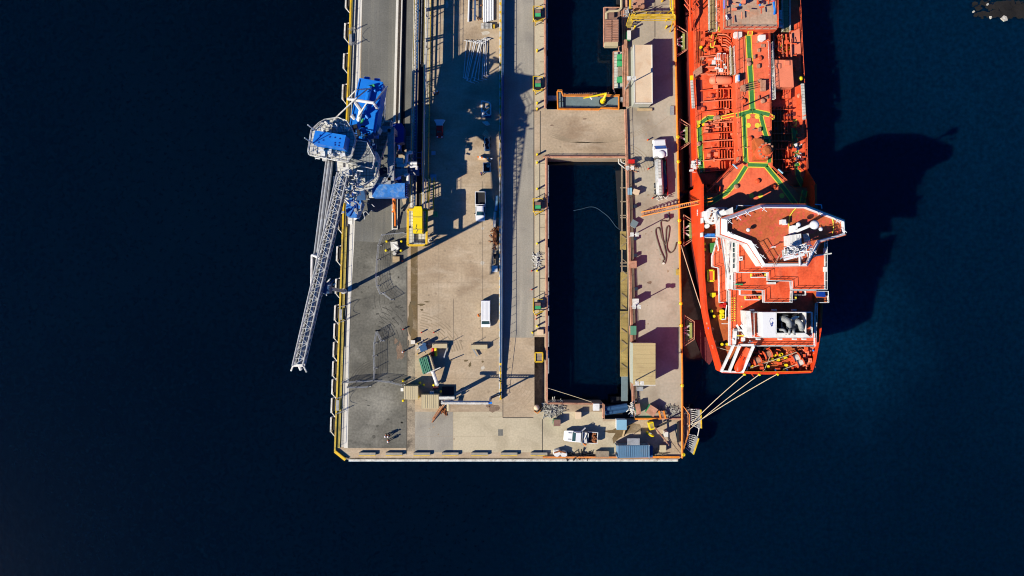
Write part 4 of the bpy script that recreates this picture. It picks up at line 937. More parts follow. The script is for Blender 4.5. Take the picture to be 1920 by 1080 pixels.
t = thing('trestle_stack', 'stack of small pale trestles below the white pipes', 'trestles', P(912, 49))
for i in range(9):
    MB().bar(P(902.5 + 2.4 * i, 44, .6), P(902.5 + 2.4 * i, 54, .6), .13, .5).build('trestle', M['steel_pale'], t)
box_item('cylinder_cage', 'yellow capped fitting at the end of the trestle stack', 'fitting', 923, 46, 928, 52, 0, .7, 'yellow')
t = thing('steel_frame', 'pale open steel frame with diagonal strut on the shaded yard', 'frame', P(911, 204))  # plain open steel frame lying on the yard, not a cradle
g = MB(); c = [(903, 189), (917, 192), (920, 196), (920, 215), (908, 217), (903, 208)]
g.path([P(x, y, .4) for x, y in c + [c[0]]], .14, 6); g.path([P(904, 216, .4), P(918, 203, .4)], .1, 6).path([P(905, 207, .4), P(918, 217, .4)], .12, 6).bar(P(910, 200, .4), P(914, 200, .4), .4, .15)
g.build('tubes', M['white'], t); MB().pbox(902, 213, 921, 220.5, .02, .15).build('pallet', M['blue_steel'], t)
MB().bar(P(940, 600, 1.2), P(940.1, 602, 1.2), .1).build('clamp', M['steel'], t) if False else None
t = thing('equipment_trailer', 'low trailer loaded with curved ribs and drums near the trunk rail', 'trailer', P(913, 255))
MB().pbox(907.5, 257, 918, 283, .5, .7).build('bed', M['kerb'], t)
g = MB()
for i in range(7): g.bar(P(905 + i * 1.7, 252 + i * 1.5, .9), P(911 + i * 1.5, 243 + i * 1.8, .9), .12, .4)
g.build('rib', M['beige_roof'], t)
g = MB()
for i, y in enumerate((262, 267, 272, 277)): g.ball(P(912 + i % 2 * 2, y, .95), .32, 8)
g.build('drum', M['dark'], t)
MB().ppoly([(904, 228), (914, 227), (919, 233), (912, 235)], .02, .8).build('canvas', M['kerb'], t)
wheels(t, (P(907, 0)[0] - P(913, 0)[0], P(919, 0)[0] - P(913, 0)[0]), (-.6, -1.8), .3, .2)
t = thing('barrier', 'orange and white striped barrier board near the skip', 'barrier', P(909, 297))
g = MB(); g.mi = 0; a, b = P(895, 294, .8), P(923, 298, .8)
for k in range(8):
    g.mi = k % 2; f0_, f1_ = k / 8, (k + 1) / 8; g.bar([a[i] + (b[i] - a[i]) * f0_ for i in range(3)], [a[i] + (b[i] - a[i]) * f1_ for i in range(3)], .16, .6)
g.build('board', [M['orange_vis'], M['white_clean']], t)
MB().bar(P(897, 297, .25), P(921, 300, .25), .5, .5).build('foot', M['beige_roof'], t)
t = thing('skip_bin', 'dark open skip with pale rim beside the trunk rail', 'skip', P(912, 314))
MB().pbox(906.5, 306, 918.5, 322, .1, .9).build('tub', M['dark'], t)
g = MB(); c = [P(906, 305.5, 1.0), P(919, 305.5, 1.0), P(919, 322.5, 1.0), P(906, 322.5, 1.0)]
for i in range(4): g.bar(c[i], c[(i + 1) % 4], .14, .2)
g.build('rim', M['white'], t); MB().ball(P(915, 311, .95), .35, 8).build('debris', M['net'], t)
t = thing('workbench', 'dark folded trestle standing against the trunk rail', 'trestle', P(928, 480))
g = MB(); g.bar(P(924, 474, .8), P(928, 485, .8), .12, .6).bar(P(926, 484, .4), P(929, 498, .3), .1, .3).cbox(*P(930, 481)[:2], .7, .9, .3, 1.2).build('frame', M['dark'], t)
# crash barriers / mesh fences on the left apron
def fence(label, pts, h=2.0, group='grey mesh fences on the left apron'):
    t = thing('mesh_fence', label, 'fence', P(*pts[0]), 0, group)
    g = MB(); w = [P(x, y, 0) for x, y in pts]
    for a, b in zip(w, w[1:]):
        A, B = Vector(a), Vector(b); L_ = (B - A).length; n = max(2, int(L_ / .16))
        for zz in (.15, .5, .85, 1.2, 1.6, h): g.tube(A + Vector((0, 0, zz)), B + Vector((0, 0, zz)), .035 if zz == h else .018, 4)
        for i in range(n + 1): p = A.lerp(B, i / n); g.tube(p + Vector((0, 0, .15)), p + Vector((0, 0, h)), .018, 3)
    g.build('mesh', M['steel'], t)
    for a in w:
        MB().tube(a, (a[0], a[1], h + .1), .06, 5).cbox(a[0], a[1], .8, .16, 0, .12).build('post', M['steel'], t)
fence('grey mesh fence running down the worn asphalt left of the pump', [(760, 437), (719, 441), (712, 460), (709, 487), (707, 518), (709, 536), (715, 551)])
fence('short grey mesh fence angled at the tyre marks', [(719, 549), (735, 562)])
fence('short grey mesh fence angled towards the orange stain', [(708, 620), (717, 639)])
fence('long grey mesh fence straight down the lower asphalt', [(708, 620), (704, 643), (703, 667), (704, 690), (703, 712)])
fence('grey mesh fence across the asphalt to the left cream shed', [(645, 716), (671, 714), (683, 714), (703, 712), (733, 715), (756, 721)])
fence('short grey mesh fence near the kerb above the lower asphalt', [(654, 725), (670, 725), (692, 724)])
# mooring gangway hoops along left edge
for k, y in enumerate((74, 590, 760)):
    x = ex(y) + 6
    t = thing('access_ladder', 'small yellow access ladder with chain hoops on the outer left edge, %s of three' % ['top', 'middle', 'bottom'][k], 'ladder', P(x, y), 0, 'access ladders on the outer left edge')
    MB().rail([P(x - 4, y - 14), P(x + 8, y - 18)], 1.8, .9, .04, 2).build('hoop', M['steel'], t); MB().rail([P(x - 4, y + 14), P(x + 8, y + 10)], 1.8, .9, .04, 2).build('hoop', M['steel'], t)
    MB().pbox(x - 6, y - 10, x - 1, y + 10, -.3, .6).build('platform', M['steel'], t)
    g = MB()
    for i in range(10):
        u = i / 9; s = math.sin(math.pi * u)
        u2 = (i + 1) / 9; s2 = math.sin(math.pi * min(1, u2))
        if i < 9: g.tube(P(x + 8 - 2 * s, y - 18 + 28 * u, 1.8 - .8 * s), P(x + 8 - 2 * s2, y - 18 + 28 * u2, 1.8 - .8 * s2), .035, 4)
    g.build('chain', M['steel'], t)
# pump and yellow hopper
t = thing('pump_unit', 'grey pump unit on the asphalt edge left of the yellow frame', 'pump', P(741, 463))
g = MB(); g.cbox(*P(741, 462)[:2], 1.3, 1.6, .1, 1.2, .1); g.cyl(P(741, 475, .1), .35, 1.0).tube(P(736, 455, 1.0), P(748, 466, 1.3), .2); g.build('body', M['steel_pale'], t)
g = MB()
for dx, dy in ((-3, 8), (3, 9), (0, 12)): g.tube(P(741 + dx, 462 + dy, .2), P(741 + dx, 462 + dy, 1.5), .1)
g.build('valve', M['steel'], t)
t = thing('hopper_station', 'bright yellow hopper box inside a yellow framed deck at the end of the conveyor gallery', 'hopper', P(783, 425))
MB().pbox(764, 390, 801, 461, 3.7, 3.85).build('deck', M['grating_pale'], t)
MB().ppoly([(774, 392), (777, 387), (790, 387), (791.5, 392), (791.5, 437), (774, 437)], 3.9, 6.4).build('hood', M['yellow_bright'], t)
g = MB()
for y in (407, 430): g.bar(P(773.5, y, 6.42), P(792, y, 6.42), .12, .08)
g.path([P(781, 421, 6.45), P(779, 428, 6.45), P(783, 431, 6.45), P(780, 436, 6.45)], .05); g.build('seam', M['yellow_dirty'], t)
g = MB(); c = [(765, 393), (800.5, 394), (799.5, 460), (764.5, 460)]
for i in range(4): g.bar(P(*c[i], 5.0), P(*c[(i + 1) % 4], 5.0), .38, .38)
g.build('frame', M['yellow'], t)
g = MB()
for x, y in c + [(764.5, 427), (800, 427)]: g.bar(P(x, y, 0), P(x, y, 5.0), .3)
g.build('leg', M['steel'], t)
g = MB().rail([P(772, 456, 3.85), P(792, 456, 3.85)], 1.1, .8, .05, 2); g.build('handrail', M['steel'], t)
g = MB(); q = random.Random(11)
for i in range(12): x, y = q.uniform(803, 809), q.uniform(440, 456); g.tube(P(x, y, .2), P(x + q.uniform(-4, 4), y + q.uniform(-4, 4), 1.2), .08)
g.build('valves', M['steel_pale'], t)
t = thing('access_stair', 'yellow railed stair down from the conveyor walkway beside the hopper', 'stair', P(808, 360))
g = MB(); g.bar(P(803, 330, 3.2), P(801, 380, 3.2), .12); g.bar(P(814, 333, 2.2), P(812, 392, 2.2), .22).bar(P(807, 333, 3.2), P(803, 380, 3.2), .22).bar(P(812, 392, 2.2), P(801, 395, 3.4), .2); g.build('handrail', M['yellow'], t)
g = MB().rail([P(800, 338, .3), P(800, 392, .3)], 2.2, 1.8, .06, 1).rail([P(806, 338, .3), P(806, 392, .3)], 2.2, 1.8, .06, 1); g.build('frame', M['steel_pale'], t)
g = MB()
for k in range(12): g.bar(P(807, 338 + 4.5 * k, 2.0 - .05 * k), P(812, 338 + 4.5 * k, 2.0 - .05 * k), .2, .1)
g.build('tread', M['steel_pale'], t)
MB().cbox(*P(817, 402)[:2], .8, .9, 0, 1.0).item('cable_drum', 'small green drum in the shade right of the yellow frame', 'drum', M['green'])
box_item('bench', 'shaded pale slab table left of the white flatbed lane by the yellow rail', 'bench', 807, 327, 818, 338, 0, .6, 'blue_pale')
box_item('crate', 'shaded small pale crate on the yard right of the yellow rail', 'crate', 809, 283, 816, 290, 0, .7, 'blue_pale')
# rail wagon with orange arm
t = thing('tripper_arm', 'orange arm on a pale channel below the raised blue roof', 'arm', P(738, 400))
MB().pbox(734.5, 371, 745.5, 431, .02, .35).build('channel', M['kerb'], t)
MB().pbox(737, 374, 743, 428, .36, .45).build('slot', M['dark'], t)
g = MB(); g.tube(P(739, 362, 2.4), P(739, 392, 2.0), .32, 8).tube(P(739, 390, 2.0), P(741, 402, 1.2), .2, 8).bar(P(735, 398, 1.4), P(743, 390, 1.4), .25).tube(P(741, 402, 1), P(741, 424, .6), .14, 6); g.build('arm', M['orange_vis'], t)
# tarp bags
t = thing('bulk_bags', 'pair of white bulk bags strapped with brown rope on the bottom quay edge', 'bulk bags', P(1049, 848))
for x, y, w, a in ((1044, 848, 1.3, .3), (1057, 850, 1.1, -.4)):
    c = P(x, y); q = random.Random(int(x)); pl = [(c[0] + math.cos(a + k * .628) * w * .62 * (1.15 if k % 3 == 0 else .95), c[1] + math.sin(a + k * .628) * w * .62 * (1.2 if k % 3 == 1 else .9)) for k in range(10)]
    MB().prism([(c[0] + (u - c[0]) * .8, c[1] + (v - c[1]) * .8) for u, v in pl], 0, .9, poly0=pl).build('bag', M['white'], t)
MB().path([P(1039, 849, 1.0), P(1050, 846, 1.1), P(1061, 849, 1.0)], .14).path([P(1048, 843, 1.0), P(1051, 849, 1.1)], .1).build('strap', M['rust'], t)
# quay crane bits bottom right
t = thing('mini_digger', 'yellow machine skip near the bottom right corner', 'machine', P(1221, 798))
MB().ppoly([(1215, 793), (1225, 791), (1227.5, 805), (1219, 807)], .2, 1.5).build('tub', M['yellow_bright'], t)
MB().ppoly([(1217.5, 795), (1224, 793.5), (1225.5, 803), (1220.5, 804)], 1.51, 1.54).build('lid', M['yellow_dirty'], t)
MB().path([P(1228, 802, 2.4), P(1248, 826, .6), P(1254, 835, .5)], .13).build('boom', M['oxide'], t)
t = thing('yellow_arm', 'small yellow articulated arm lying below the yellow skip', 'machine arm', P(1219, 815))  # loose yellow machine arm, no part of the ship loader
MB().path([P(1212, 810, .4), P(1218, 814, .7), P(1225, 818, .4)], .28, 8).build('arm', M['yellow_bright'], t)
MB().tube(P(1214, 811, .6), P(1222, 813, .9), .15).build('piston', M['steel'], t)
t = thing('jib_crane', 'dark diagonal jib lying over the lower right deck', 'jib', P(1245, 800))
MB().bar(P(1229, 802, 1.6), P(1259, 788, 2.2), .3, .3).build('jib', M['dark'], t)
MB().cbox(*P(1246, 811)[:2], .6, .9, 0, 2.0).build('pedestal', M['kerb'], t)
MB().path([P(1246, 811, 1.9), P(1266, 838, .6), P(1276, 850, .6)], .07).build('cable', M['hose'], t)
t = thing('dark_panel', 'long dark rubber panel leaning beside the bottom right orange rail', 'panel', P(1272, 812))  # plain dark panel, not a mat
MB().ppoly([(1270, 792), (1274, 791), (1274, 830), (1270, 829)], .05, .5).build('panel', M['rubber'], t)
t = thing('plank', 'pale timber plank leaning below the light blue container', 'plank', P(1169, 812))
MB().bar(P(1168, 818, .1), P(1171, 806, .9), .3, .12).build('plank', M['wood'], t)
# orange stair frame by the skip
t = thing('orange_ladder', 'orange stair frame between the tilted skip and the orange pipe rail', 'stair', P(1240, 777))
MB().bar(P(1235, 770, 1.0), P(1239, 785, 1.0), .3).bar(P(1244, 770, 1.0), P(1248, 785, 1.0), .3).build('stringer', M['orange'], t)
g = MB()
for k in range(5): g.bar(P(1236 + k * .8, 772 + 3 * k, 1.0), P(1245 + k * .8, 771 + 3 * k, 1.0), .12)
g.build('tread', M['oxide'], t)
# corner mooring platform
t = thing('corner_platform', 'orange braced mooring platform outside the lower right quay corner', 'platform', P(1285, 800))
g = MB()
for a, b in (((1279, 765), (1290, 775)), ((1290, 775), (1291, 805)), ((1291, 805), (1280, 838)), ((1280, 785), (1291, 780)), ((1280, 800), (1291, 793)), ((1280, 815), (1290, 806)), ((1284, 770), (1284, 830))): g.bar(P(*a, -.2), P(*b, -.2), .22)
g.build('frame', M['oxide'], t); MB().ppoly([(1278, 765), (1290, 775), (1290, 805), (1279, 838)], -.6, -.4).build('deck', M['concrete_old'], t)
MB().rail([P(1279, 760), P(1291, 776), P(1291, 806), P(1280, 840)], 1.1, 1.6, .05).build('handrail', M['orange'], t)
for k, (pts, w) in enumerate(((((1308, 768), (1314, 768), (1315, 803), (1310, 803)), 'upper, straight'), (((1305, 817), (1310, 822), (1300, 852), (1294, 847)), 'lower, tilted'))):
    t = thing('corner_fender', 'grey corner fender panel with yellow face and lattice arms, ' + w, 'fender', P(*pts[0]), 0, 'grey corner fenders')
    MB().ppoly(pts, -2, -.2).build('panel', M['steel'], t)
    MB().bar(P(*pts[1], -.1), P(*pts[2], -.1), .22, .3).build('face', M['yellow'], t)
    g = MB(); q = random.Random(k); bx = (1290, 780) if k == 0 else (1286, 826)
    for i in range(9):
        u = i / 8; p = [pts[0][j] + (pts[3][j] - pts[0][j]) * u for j in (0, 1)]; g.tube(P(*p, -.4), P(bx[0] + q.uniform(-1, 3), bx[1] + (u - .5) * 26, -.6), .09, 5)
    g.build('arm', M['steel_pale'], t)
MB().tube(P(1311, 803, -.3), P(1308, 818, -.3), .1).item('link_bar', 'pale bar linking the two corner fenders', 'bar', M['kerb'])
# fender frames between quay and ship
ff = thing('fender_frame', 'x', 'fender frame', group='trapezoid fender frames between quay and ship')
g = MB(); c = [(0, 2.95, 0), (1.95, 1.7, 0), (1.95, -1.6, 0), (0, -2.95, 0)]
for k in (0, 1):
    cc = [(x - .12 * k, y * (1 - .12 * k), -.5 * k) for x, y, z in c]
    g.path(cc, .09, 6)
g.path([c[0], c[3]], .1, 6); g.build('frame', M['oxide'], ff, local=True)
MB().box(1.15, -1.45, -1.8, 1.55, 1.45, -.1).build('rubber_pad', M['green_slime'], ff, local=True)
g = MB()
for y0, y1 in ((.25, .95), (0, 0), (-.25, -.95)): g.bar((0, y0, -.5), (1.15, y1, -.5), .3 if y0 else .12, .3)
g.build('strut', M['steel_pale'], ff, local=True)
for i, (x, y) in enumerate(((1268, 77), (1273.5, 252), (1281, 432), (1281.5, 620))):
    o = ff if i == 0 else copy_tree(ff); o.location = P(x + 1, y, 0); o['label'] = 'oxide trapezoid fender frame with green pad, %s from the top beside the ship' % ORD[i]
# yellow gantry, top right of the quay
t = thing('pipe_gantry', 'yellow overhead pipe gantry with stair crossing the right quay at the top', 'gantry', P(1222, 30))
g = MB()
for y in (27, 30, 34, 38): g.bar(P(1183, y, 4.2), P(1266, y, 4.2), .13 if y in (27, 38) else .2)
g.path([P(1182, Y0, 4.2), P(1182, 16, 4.2)], .2).path([P(1260, Y0, 4.4), P(1262, 26, 4.4)], .2).path([P(1257, Y0, 4.2), P(1257, 14, 4.2), P(1266, 30, 4.2), P(1266, 37, 4.2)], .14)
for x in range(1200, 1262, 19): g.bar(P(x, 27, 4.1), P(x, 38, 4.1), .1)
g.build('beam', M['yellow'], t)
g = MB()
for x, y in ((1184, 28), (1184, 37), (1263, 28), (1263, 37), (1220, 33)): g.bar(P(x, y, 0), P(x, y, 4.1), .22)
for a, b in (((1262, 38), (1256, 60)), ((1264, 15), (1250, 26))): g.bar(P(*a, 3.6), P(*b, .3), .18)
g.build('leg', M['yellow'], t)
g = MB()
for k in range(9): g.bar(P(1180 - .9 * k, 30 + 2.6 * k, 4.0 - .42 * k), P(1190 - .9 * k, 30 + 2.6 * k, 4.0 - .42 * k), .2, .1)
g.build('stair_tread', M['yellow_dirty'], t)
MB().rail([P(1180, 28, 4.1), P(1173, 50, .3)], .9, .8, .05).rail([P(1190, 28, 4.1), P(1183, 50, .3)], .9, .8, .05).build('stair_rail', M['yellow'], t)
MB().rail([P(1186, 26, 4.2), P(1262, 26, 4.2)], 1.1, 2.8, .04, 0).build('handrail', M['yellow'], t)
MB().cbox(*P(1212, 12, 4)[:2], 2.2, 1.6, 2.8, 4.0).build('valve_box', M['steel'], t) if False else None
bp3 = bollard_proto('safety_bollard', 'x', 'yellow', 1.2, .16, group='yellow bollards under the gantry')
for i, (x, y, w) in enumerate(((1189, 53, 'left below the gantry stair'), (1248, 39, 'right, just below the gantry'), (1248, 53, 'right, above the beige building shadow'), (1241, 3, 'right, at the top picture edge'))):
    o = bp3 if i == 0 else copy_tree(bp3); o.location = P(x, y); o['label'] = 'yellow bollard ' + w
t = thing('valve_skid', 'dark valve skid above the yellow gantry', 'machine', P(1191, 15))
g = MB(); q = random.Random(21)
g.cbox(*P(1196, 12)[:2], 2.0, 1.4, .1, 1.4)
for i in range(20): x, y = q.uniform(1186, 1202), q.uniform(2, 22); g.tube(P(x, y, .1), P(x + q.uniform(-4, 4), y + q.uniform(-3, 3), q.uniform(.8, 2.4)), .1)
g.build('pipework', M['oxide'], t)
# gangway to the ship
t = thing('gangway', 'orange lattice gangway sloping from the quay up to the ship', 'gangway', P(1202, 402))
a0, b0 = Vector(P(1202, 406, .3)), Vector(P(1334, 378, 8.8)); a1, b1 = Vector(P(1202, 398, .3)), Vector(P(1333, 372, 8.8))
g = MB().bar(a0, b0, .14, .2).bar(a1, b1, .14, .2)
up = Vector((0, 0, 1.1)); g.tube(a0 + up, b0 + up, .06).tube(a1 + up, b1 + up, .06); g.build('side_beam', M['orange'], t)
g = MB(); g2 = MB()
for k in range(34):
    u = (k + .5) / 34; p, q = a0.lerp(b0, u), a1.lerp(b1, u); g.bar(p, q, .18, .08)
    if k % 2 == 0: g2.tube(p, p + up, .045, 4).tube(q, q + up, .045, 4)
g.build('tread', M['oxide'], t); g2.build('stanchion', M['orange'], t)
# water hose loops
t = thing('water_hose', 'long dark hose laid in loops on the right quay', 'hose', P(1244, 450))
def curve(pts, n=8):
    out = []
    for i in range(len(pts) - 1):
        p0, p1, p2, p3 = pts[max(0, i - 1)], pts[i], pts[i + 1], pts[min(len(pts) - 1, i + 2)]
        for k in range(n):
            u = k / n; out.append(tuple(.5 * (2 * p1[j] + (p2[j] - p0[j]) * u + (2 * p0[j] - 5 * p1[j] + 4 * p2[j] - p3[j]) * u * u + (3 * p1[j] - p0[j] - 3 * p2[j] + p3[j]) * u ** 3) for j in (0, 1)))
    return out + [pts[-1]]
hp = curve([(1253, 399), (1256, 408), (1252, 415), (1246, 414), (1239, 416), (1240, 430), (1243, 450), (1247, 468), (1249, 480), (1247, 492), (1244, 495), (1243, 489), (1245, 485), (1238, 468), (1231, 445), (1229, 432), (1233, 427), (1237, 431), (1241, 447), (1246, 457), (1248, 450), (1249, 430), (1252, 424), (1255, 428), (1253, 445), (1250, 458), (1251, 468), (1257, 474), (1264, 468), (1268, 455)])
MB().path([P(x, y, .12) for x, y in hp], .11, 6).build('hose', M['hose'], t)
MB().cyl(P(1244, 494, 0), .2, .25).build('nozzle', M['kerb'], t)
# ropes
def rope(label, a, b, sag=.6, r=.07, m='rope', grp=None):
    A, B = Vector(a), Vector(b); pts = [A.lerp(B, k / 10) - Vector((0, 0, sag * 4 * (k / 10) * (1 - k / 10))) for k in range(11)]
    return MB().path(pts, r, 5).item('mooring_rope', label, 'rope', M[m], grp)
grp = 'stern mooring ropes'
rope('mooring rope from the ship stern to the quay corner, leftmost of three', P(1396, 702, 10), P(1290, 800, .5), grp=grp)
rope('mooring rope from the ship stern to the quay corner, middle of three', P(1424, 702, 10), P(1292, 806, .5), grp=grp)
rope('mooring rope from the ship stern to the quay corner, rightmost of three', P(1458, 701, 10), P(1300, 796, .5), grp=grp)
rope('mooring rope running down along the ship side from the third fender frame', P(1277, 460, .6), P(1340, 655, 8.5), .3, .09)
rope('thin pale rope across the lower left corner of the lower basin', P(1025, 727, .6), P(1110, 754, .6), .2, .05)
# upper basin platforms
t = thing('floating_shed', 'pink ribbed roof shed on a platform in the upper basin', 'shed', P(1148, 60, -1))
MB().ppoly([(1132, 14), (1163, 14), (1163, 87), (1133, 87)], -1.2, -.9).build('platform', M['pink_roof'], t)
MB().ppoly([(1135, 36), (1147, 36), (1147, 77), (1135, 77)], 1.3, 2.3).build('roof', M['pink_roof'], t)
MB().ppoly([(1148, 36), (1160, 36), (1160, 77), (1148, 77)], 1.3, 2.2).build('roof', M['pink_roof'], t)
g = MB()
for k in range(13): g.bar(P(1135.5, 38 + 3.1 * k, 2.33), P(1146.5, 38 + 3.1 * k, 2.33), .14, .1)
g.build('roof_rib', M['oxide'], t); g = MB()
for k in range(13): g.bar(P(1148.5, 38 + 3.1 * k, 2.23), P(1159.5, 38 + 3.1 * k, 2.23), .14, .1)
g.build('roof_rib', M['oxide'], t)
MB().ppoly([(1134, 78), (1159, 78), (1159, 86), (1134, 86)], .2, 1.6).build('louvre', M['cream_cont'], t)
g = MB(); g.path([P(1132, 14, -.3), P(1132, 88, -.3), P(1133, 14, -.3), P(1163, 14, -.3)], .12); g.build('edge_pipe', M['oxide'], t)
t = thing('pump_platform', 'grated platform with green pumps in the upper basin', 'platform', P(1158, 130, -1))
MB().ppoly([(1150, 97), (1170, 97), (1170, 165), (1151, 165)], -1.1, -.8).build('deck', M['grating_pale'], t)
for y in (107, 119, 149): MB().cbox(*P(1163, y, 0)[:2], 1.1, .95, -.8, .2).build('pump', M['green'], t)
MB().pbox(1159, 125, 1167, 144, -.8, -.3).build('channel', M['timber_grey'], t)
g = MB(); g.path([P(1150, 97, .2), P(1150, 166, .2), P(1153, 175, .2)], .13).path([P(1150, 97, .2), P(1162, 96, .2)], .13).path([P(1160, 88, .2), P(1160, 97, .2)], .1); g.build('edge_pipe', M['oxide'], t)
MB().rail([P(1158, 155, -.8), P(1168, 155, -.8)], .8, .8, .06).build('handrail', M['yellow'], t)
t = thing('work_pontoon', 'grey decked pontoon with orange handrail at the bottom of the upper basin', 'pontoon', P(1103, 188, -1))
MB().ppoly([(1045, 173), (1160, 178), (1160, 206), (1046, 206)], -1.6, -.9).build('deck', M['teal_grey'], t)
g = MB(); c = [(1045, 171), (1053, 171), (1056, 180), (1160, 180), (1160, 205), (1127, 203), (1123, 206), (1046, 205), (1045, 171)]
g.path([P(x, y, .2) for x, y in c], .14); g.rail([P(x, y, -.9) for x, y in c], 1.1, 1.6, .05); g.build('handrail', M['orange'], t)
g = MB()
for k in range(24): g.ball(P(1058 + k * 3.6, 176 - .06 * k, -.6), .17, 6)
g.build('hose_float', M['oxide'], t)
g = MB(); g.path([P(1046, 190, -.8), P(1058, 190, -.8)], .05)
for x in (1046, 1052, 1059): g.path([P(x, 172, -.8), P(x, 205, -.8)], .05)
g.build('grid', M['dark'], t)
t = thing('loading_arm', 'yellow articulated arm standing on the grey pontoon', 'arm', P(1130, 191, -.9))
MB().cyl(P(1130, 191, -.9), .75, .12, 14).build('base_plate', M['dark'], t)
MB().lathe([(.5, 0), (.5, .5), (.35, .9), (.35, 1.6)], P(1130, 190, -.8), 12).build('pedestal', M['yellow_bright'], t)
MB().tube(P(1130, 190, 1.6), P(1137, 175, 2.2), .22, 8).tube(P(1137, 175, 2.2), P(1094, 184, 2.0), .18, 8, .12).build('arm', M['yellow_bright'], t)
MB().tube(P(1105, 180, 1.8), P(1110, 186, 1.6), .18).build('nozzle', M['steel_pale'], t)
MB().bar(P(1025, 184, -1.4), P(1046, 184, -1.4), .9, .3).item('link_bridge', 'grey link bridge between pontoon and left quay wall', 'bridge', M['steel'])
MB().bar(P(1160, 187, -1.4), P(1174, 187, -1.4), .9, .3).item('link_bridge', 'grey link bridge between pontoon and right quay wall', 'bridge', M['steel'])
MB().ppoly([(1155, -120), (1175, -120), (1175, 8), (1157, 8)], -3, -1.5).item('dark_landing', 'dark steel landing at the top right of the upper basin', 'landing', M['dark'])
# inclined pipes at the landing
t = thing('inlet_pipes', 'pair of dark steel inlet pipes at the lower basin bottom right corner', 'pipes', P(1150, 768, -1))
MB().tube(P(1132, 767, -.4), P(1176, 760, -.4), .45, 10).tube(P(1134, 774, -.8), P(1178, 767, -.8), .5, 10).build('pipe', M['blue_steel'], t)
MB().pbox(1145, 744, 1178, 756, -1.9, -1.6).build('platform', M['dark'], t)
mat('dim_spray', (.022, .05, .085), .8, .4, .3)
# water spray in the basin, built as a thin tube on the surface
MB().path([(p[0], p[1], W + .08) for p in [P(x, y, W) for x, y in curve([(1075, 395), (1090, 392), (1106, 388), (1118, 390), (1130, 398), (1142, 408), (1155, 425), (1164, 432)])]], .07, 5).item('spray_line', 'thin pale tube standing for water spray curving across the lower basin', 'line', M['dim_spray'])
# low steel lattice bridge casting a thin shadow near the end of the trunk
# rock and kelp at the top right
q = random.Random(9); g = MB()
for i in range(420):
    x = q.triangular(1822, 1990, 1900); yc = 18 + (6 if q.random() < .5 else -8); y = yc + q.gauss(0, 4); a = q.uniform(0, 3.14); w = q.uniform(.2, .9)
    c = P(x, y, W + .12); g.prism([(c[0] + math.cos(a + k * 1.05) * w * q.uniform(.5, 1), c[1] + math.sin(a + k * 1.05) * w * .6 * q.uniform(.5, 1)) for k in range(6)], W - .3, W + q.uniform(.02, .12))
tag(g.build('kelp_bed', M['kelp'], kind='stuff'), 'dark floating kelp patch on the water at the top right', 'kelp')
for k, (x, y, s) in enumerate(((1854, 7, .28), (1860, 31.5, .34), (1886, 33, .7), (1827.5, 20.5, .25))):
    c = P(x, y, W + .5); u = [(c[0] + math.cos(i * 1.2 + k) * s * (1 if i % 2 else .6), c[1] + math.sin(i * 1.2 + k) * s * .8) for i in range(5)]
    MB().prism(u, W - .2, W + .25, poly0=[(c[0] + (a - c[0]) * 1.3, c[1] + (b - c[1]) * 1.3) for a, b in u]).item('white_rock', ['small white rock above the kelp patch', 'small pale rock at the middle lower edge of the kelp patch', 'largest white rock at the lower edge of the kelp patch', 'small brown rock at the left end of the kelp patch'][k], 'rock', M['pebble'])
# ================================================================== ship loader
SL = thing('ship_loader', 'large travelling ship loader with blue houses and grey lattice boom on the left berth', 'ship loader', P(700, 300))
def lp_(mb, name, m, **k): return mb.build(name, M[m], SL, **k)
def truss(A, B, A2, B2, top, n, r=.13, rb=.09):
    """lattice box boom between two bottom chord lines and a top chord offset"""
    g = MB(); A, B, A2, B2 = map(Vector, (A, B, A2, B2)); up = Vector((0, 0, top))
    g.tube(A, B, r * 1.5, 6).tube(A2, B2, r, 6).tube(A + up, B + up, r, 6).tube(A2 + up, B2 + up, r, 6)
    for i in range(n):
        u, v = i / n, (i + 1) / n; p, q, s, t_ = A.lerp(B, u), A.lerp(B, v), A2.lerp(B2, u), A2.lerp(B2, v)
        g.tube(p, s, rb, 4).tube(p + up, s + up, rb, 4).tube((p if i % 2 else s), (t_ if i % 2 else q), rb, 4).tube((s if i % 2 else p) + up, (q if i % 2 else t_) + up, rb, 4)
        g.tube(p, p + up, rb, 4).tube(s, s + up, rb, 4).tube(p, q + up, rb, 4).tube(s, t_ + up, rb, 4)
    return g
# portal: legs on the two rails
for i, (x, y) in enumerate(((668, 262), (668, 352), (748, 262), (748, 352))):
    c = P(x, y); leg = lp_(MB().bar((c[0], c[1], 1.4), (c[0] * .995 + .0, c[1], 9.5), .9, .9), 'portal_leg', 'steel')
    MB().box(c[0] - .6, c[1] - 2.2, .25, c[0] + .6, c[1] + 2.2, 1.4).build('bogie', M['blue_deep'], leg)
g = MB()
c = [P(668, 262), P(668, 352), P(748, 352), P(748, 262)]
for i in range(4):
    a, b = c[i], c[(i + 1) % 4]; g.bar((a[0], a[1], 9.6), (b[0], b[1], 9.6), 1.1, 1.1)
g.bar((c[0][0], c[0][1], 2), (c[1][0], c[1][1], 9), .4).bar((c[3][0], c[3][1], 2), (c[2][0], c[2][1], 9), .4)
lp_(g, 'portal_beam', 'steel')
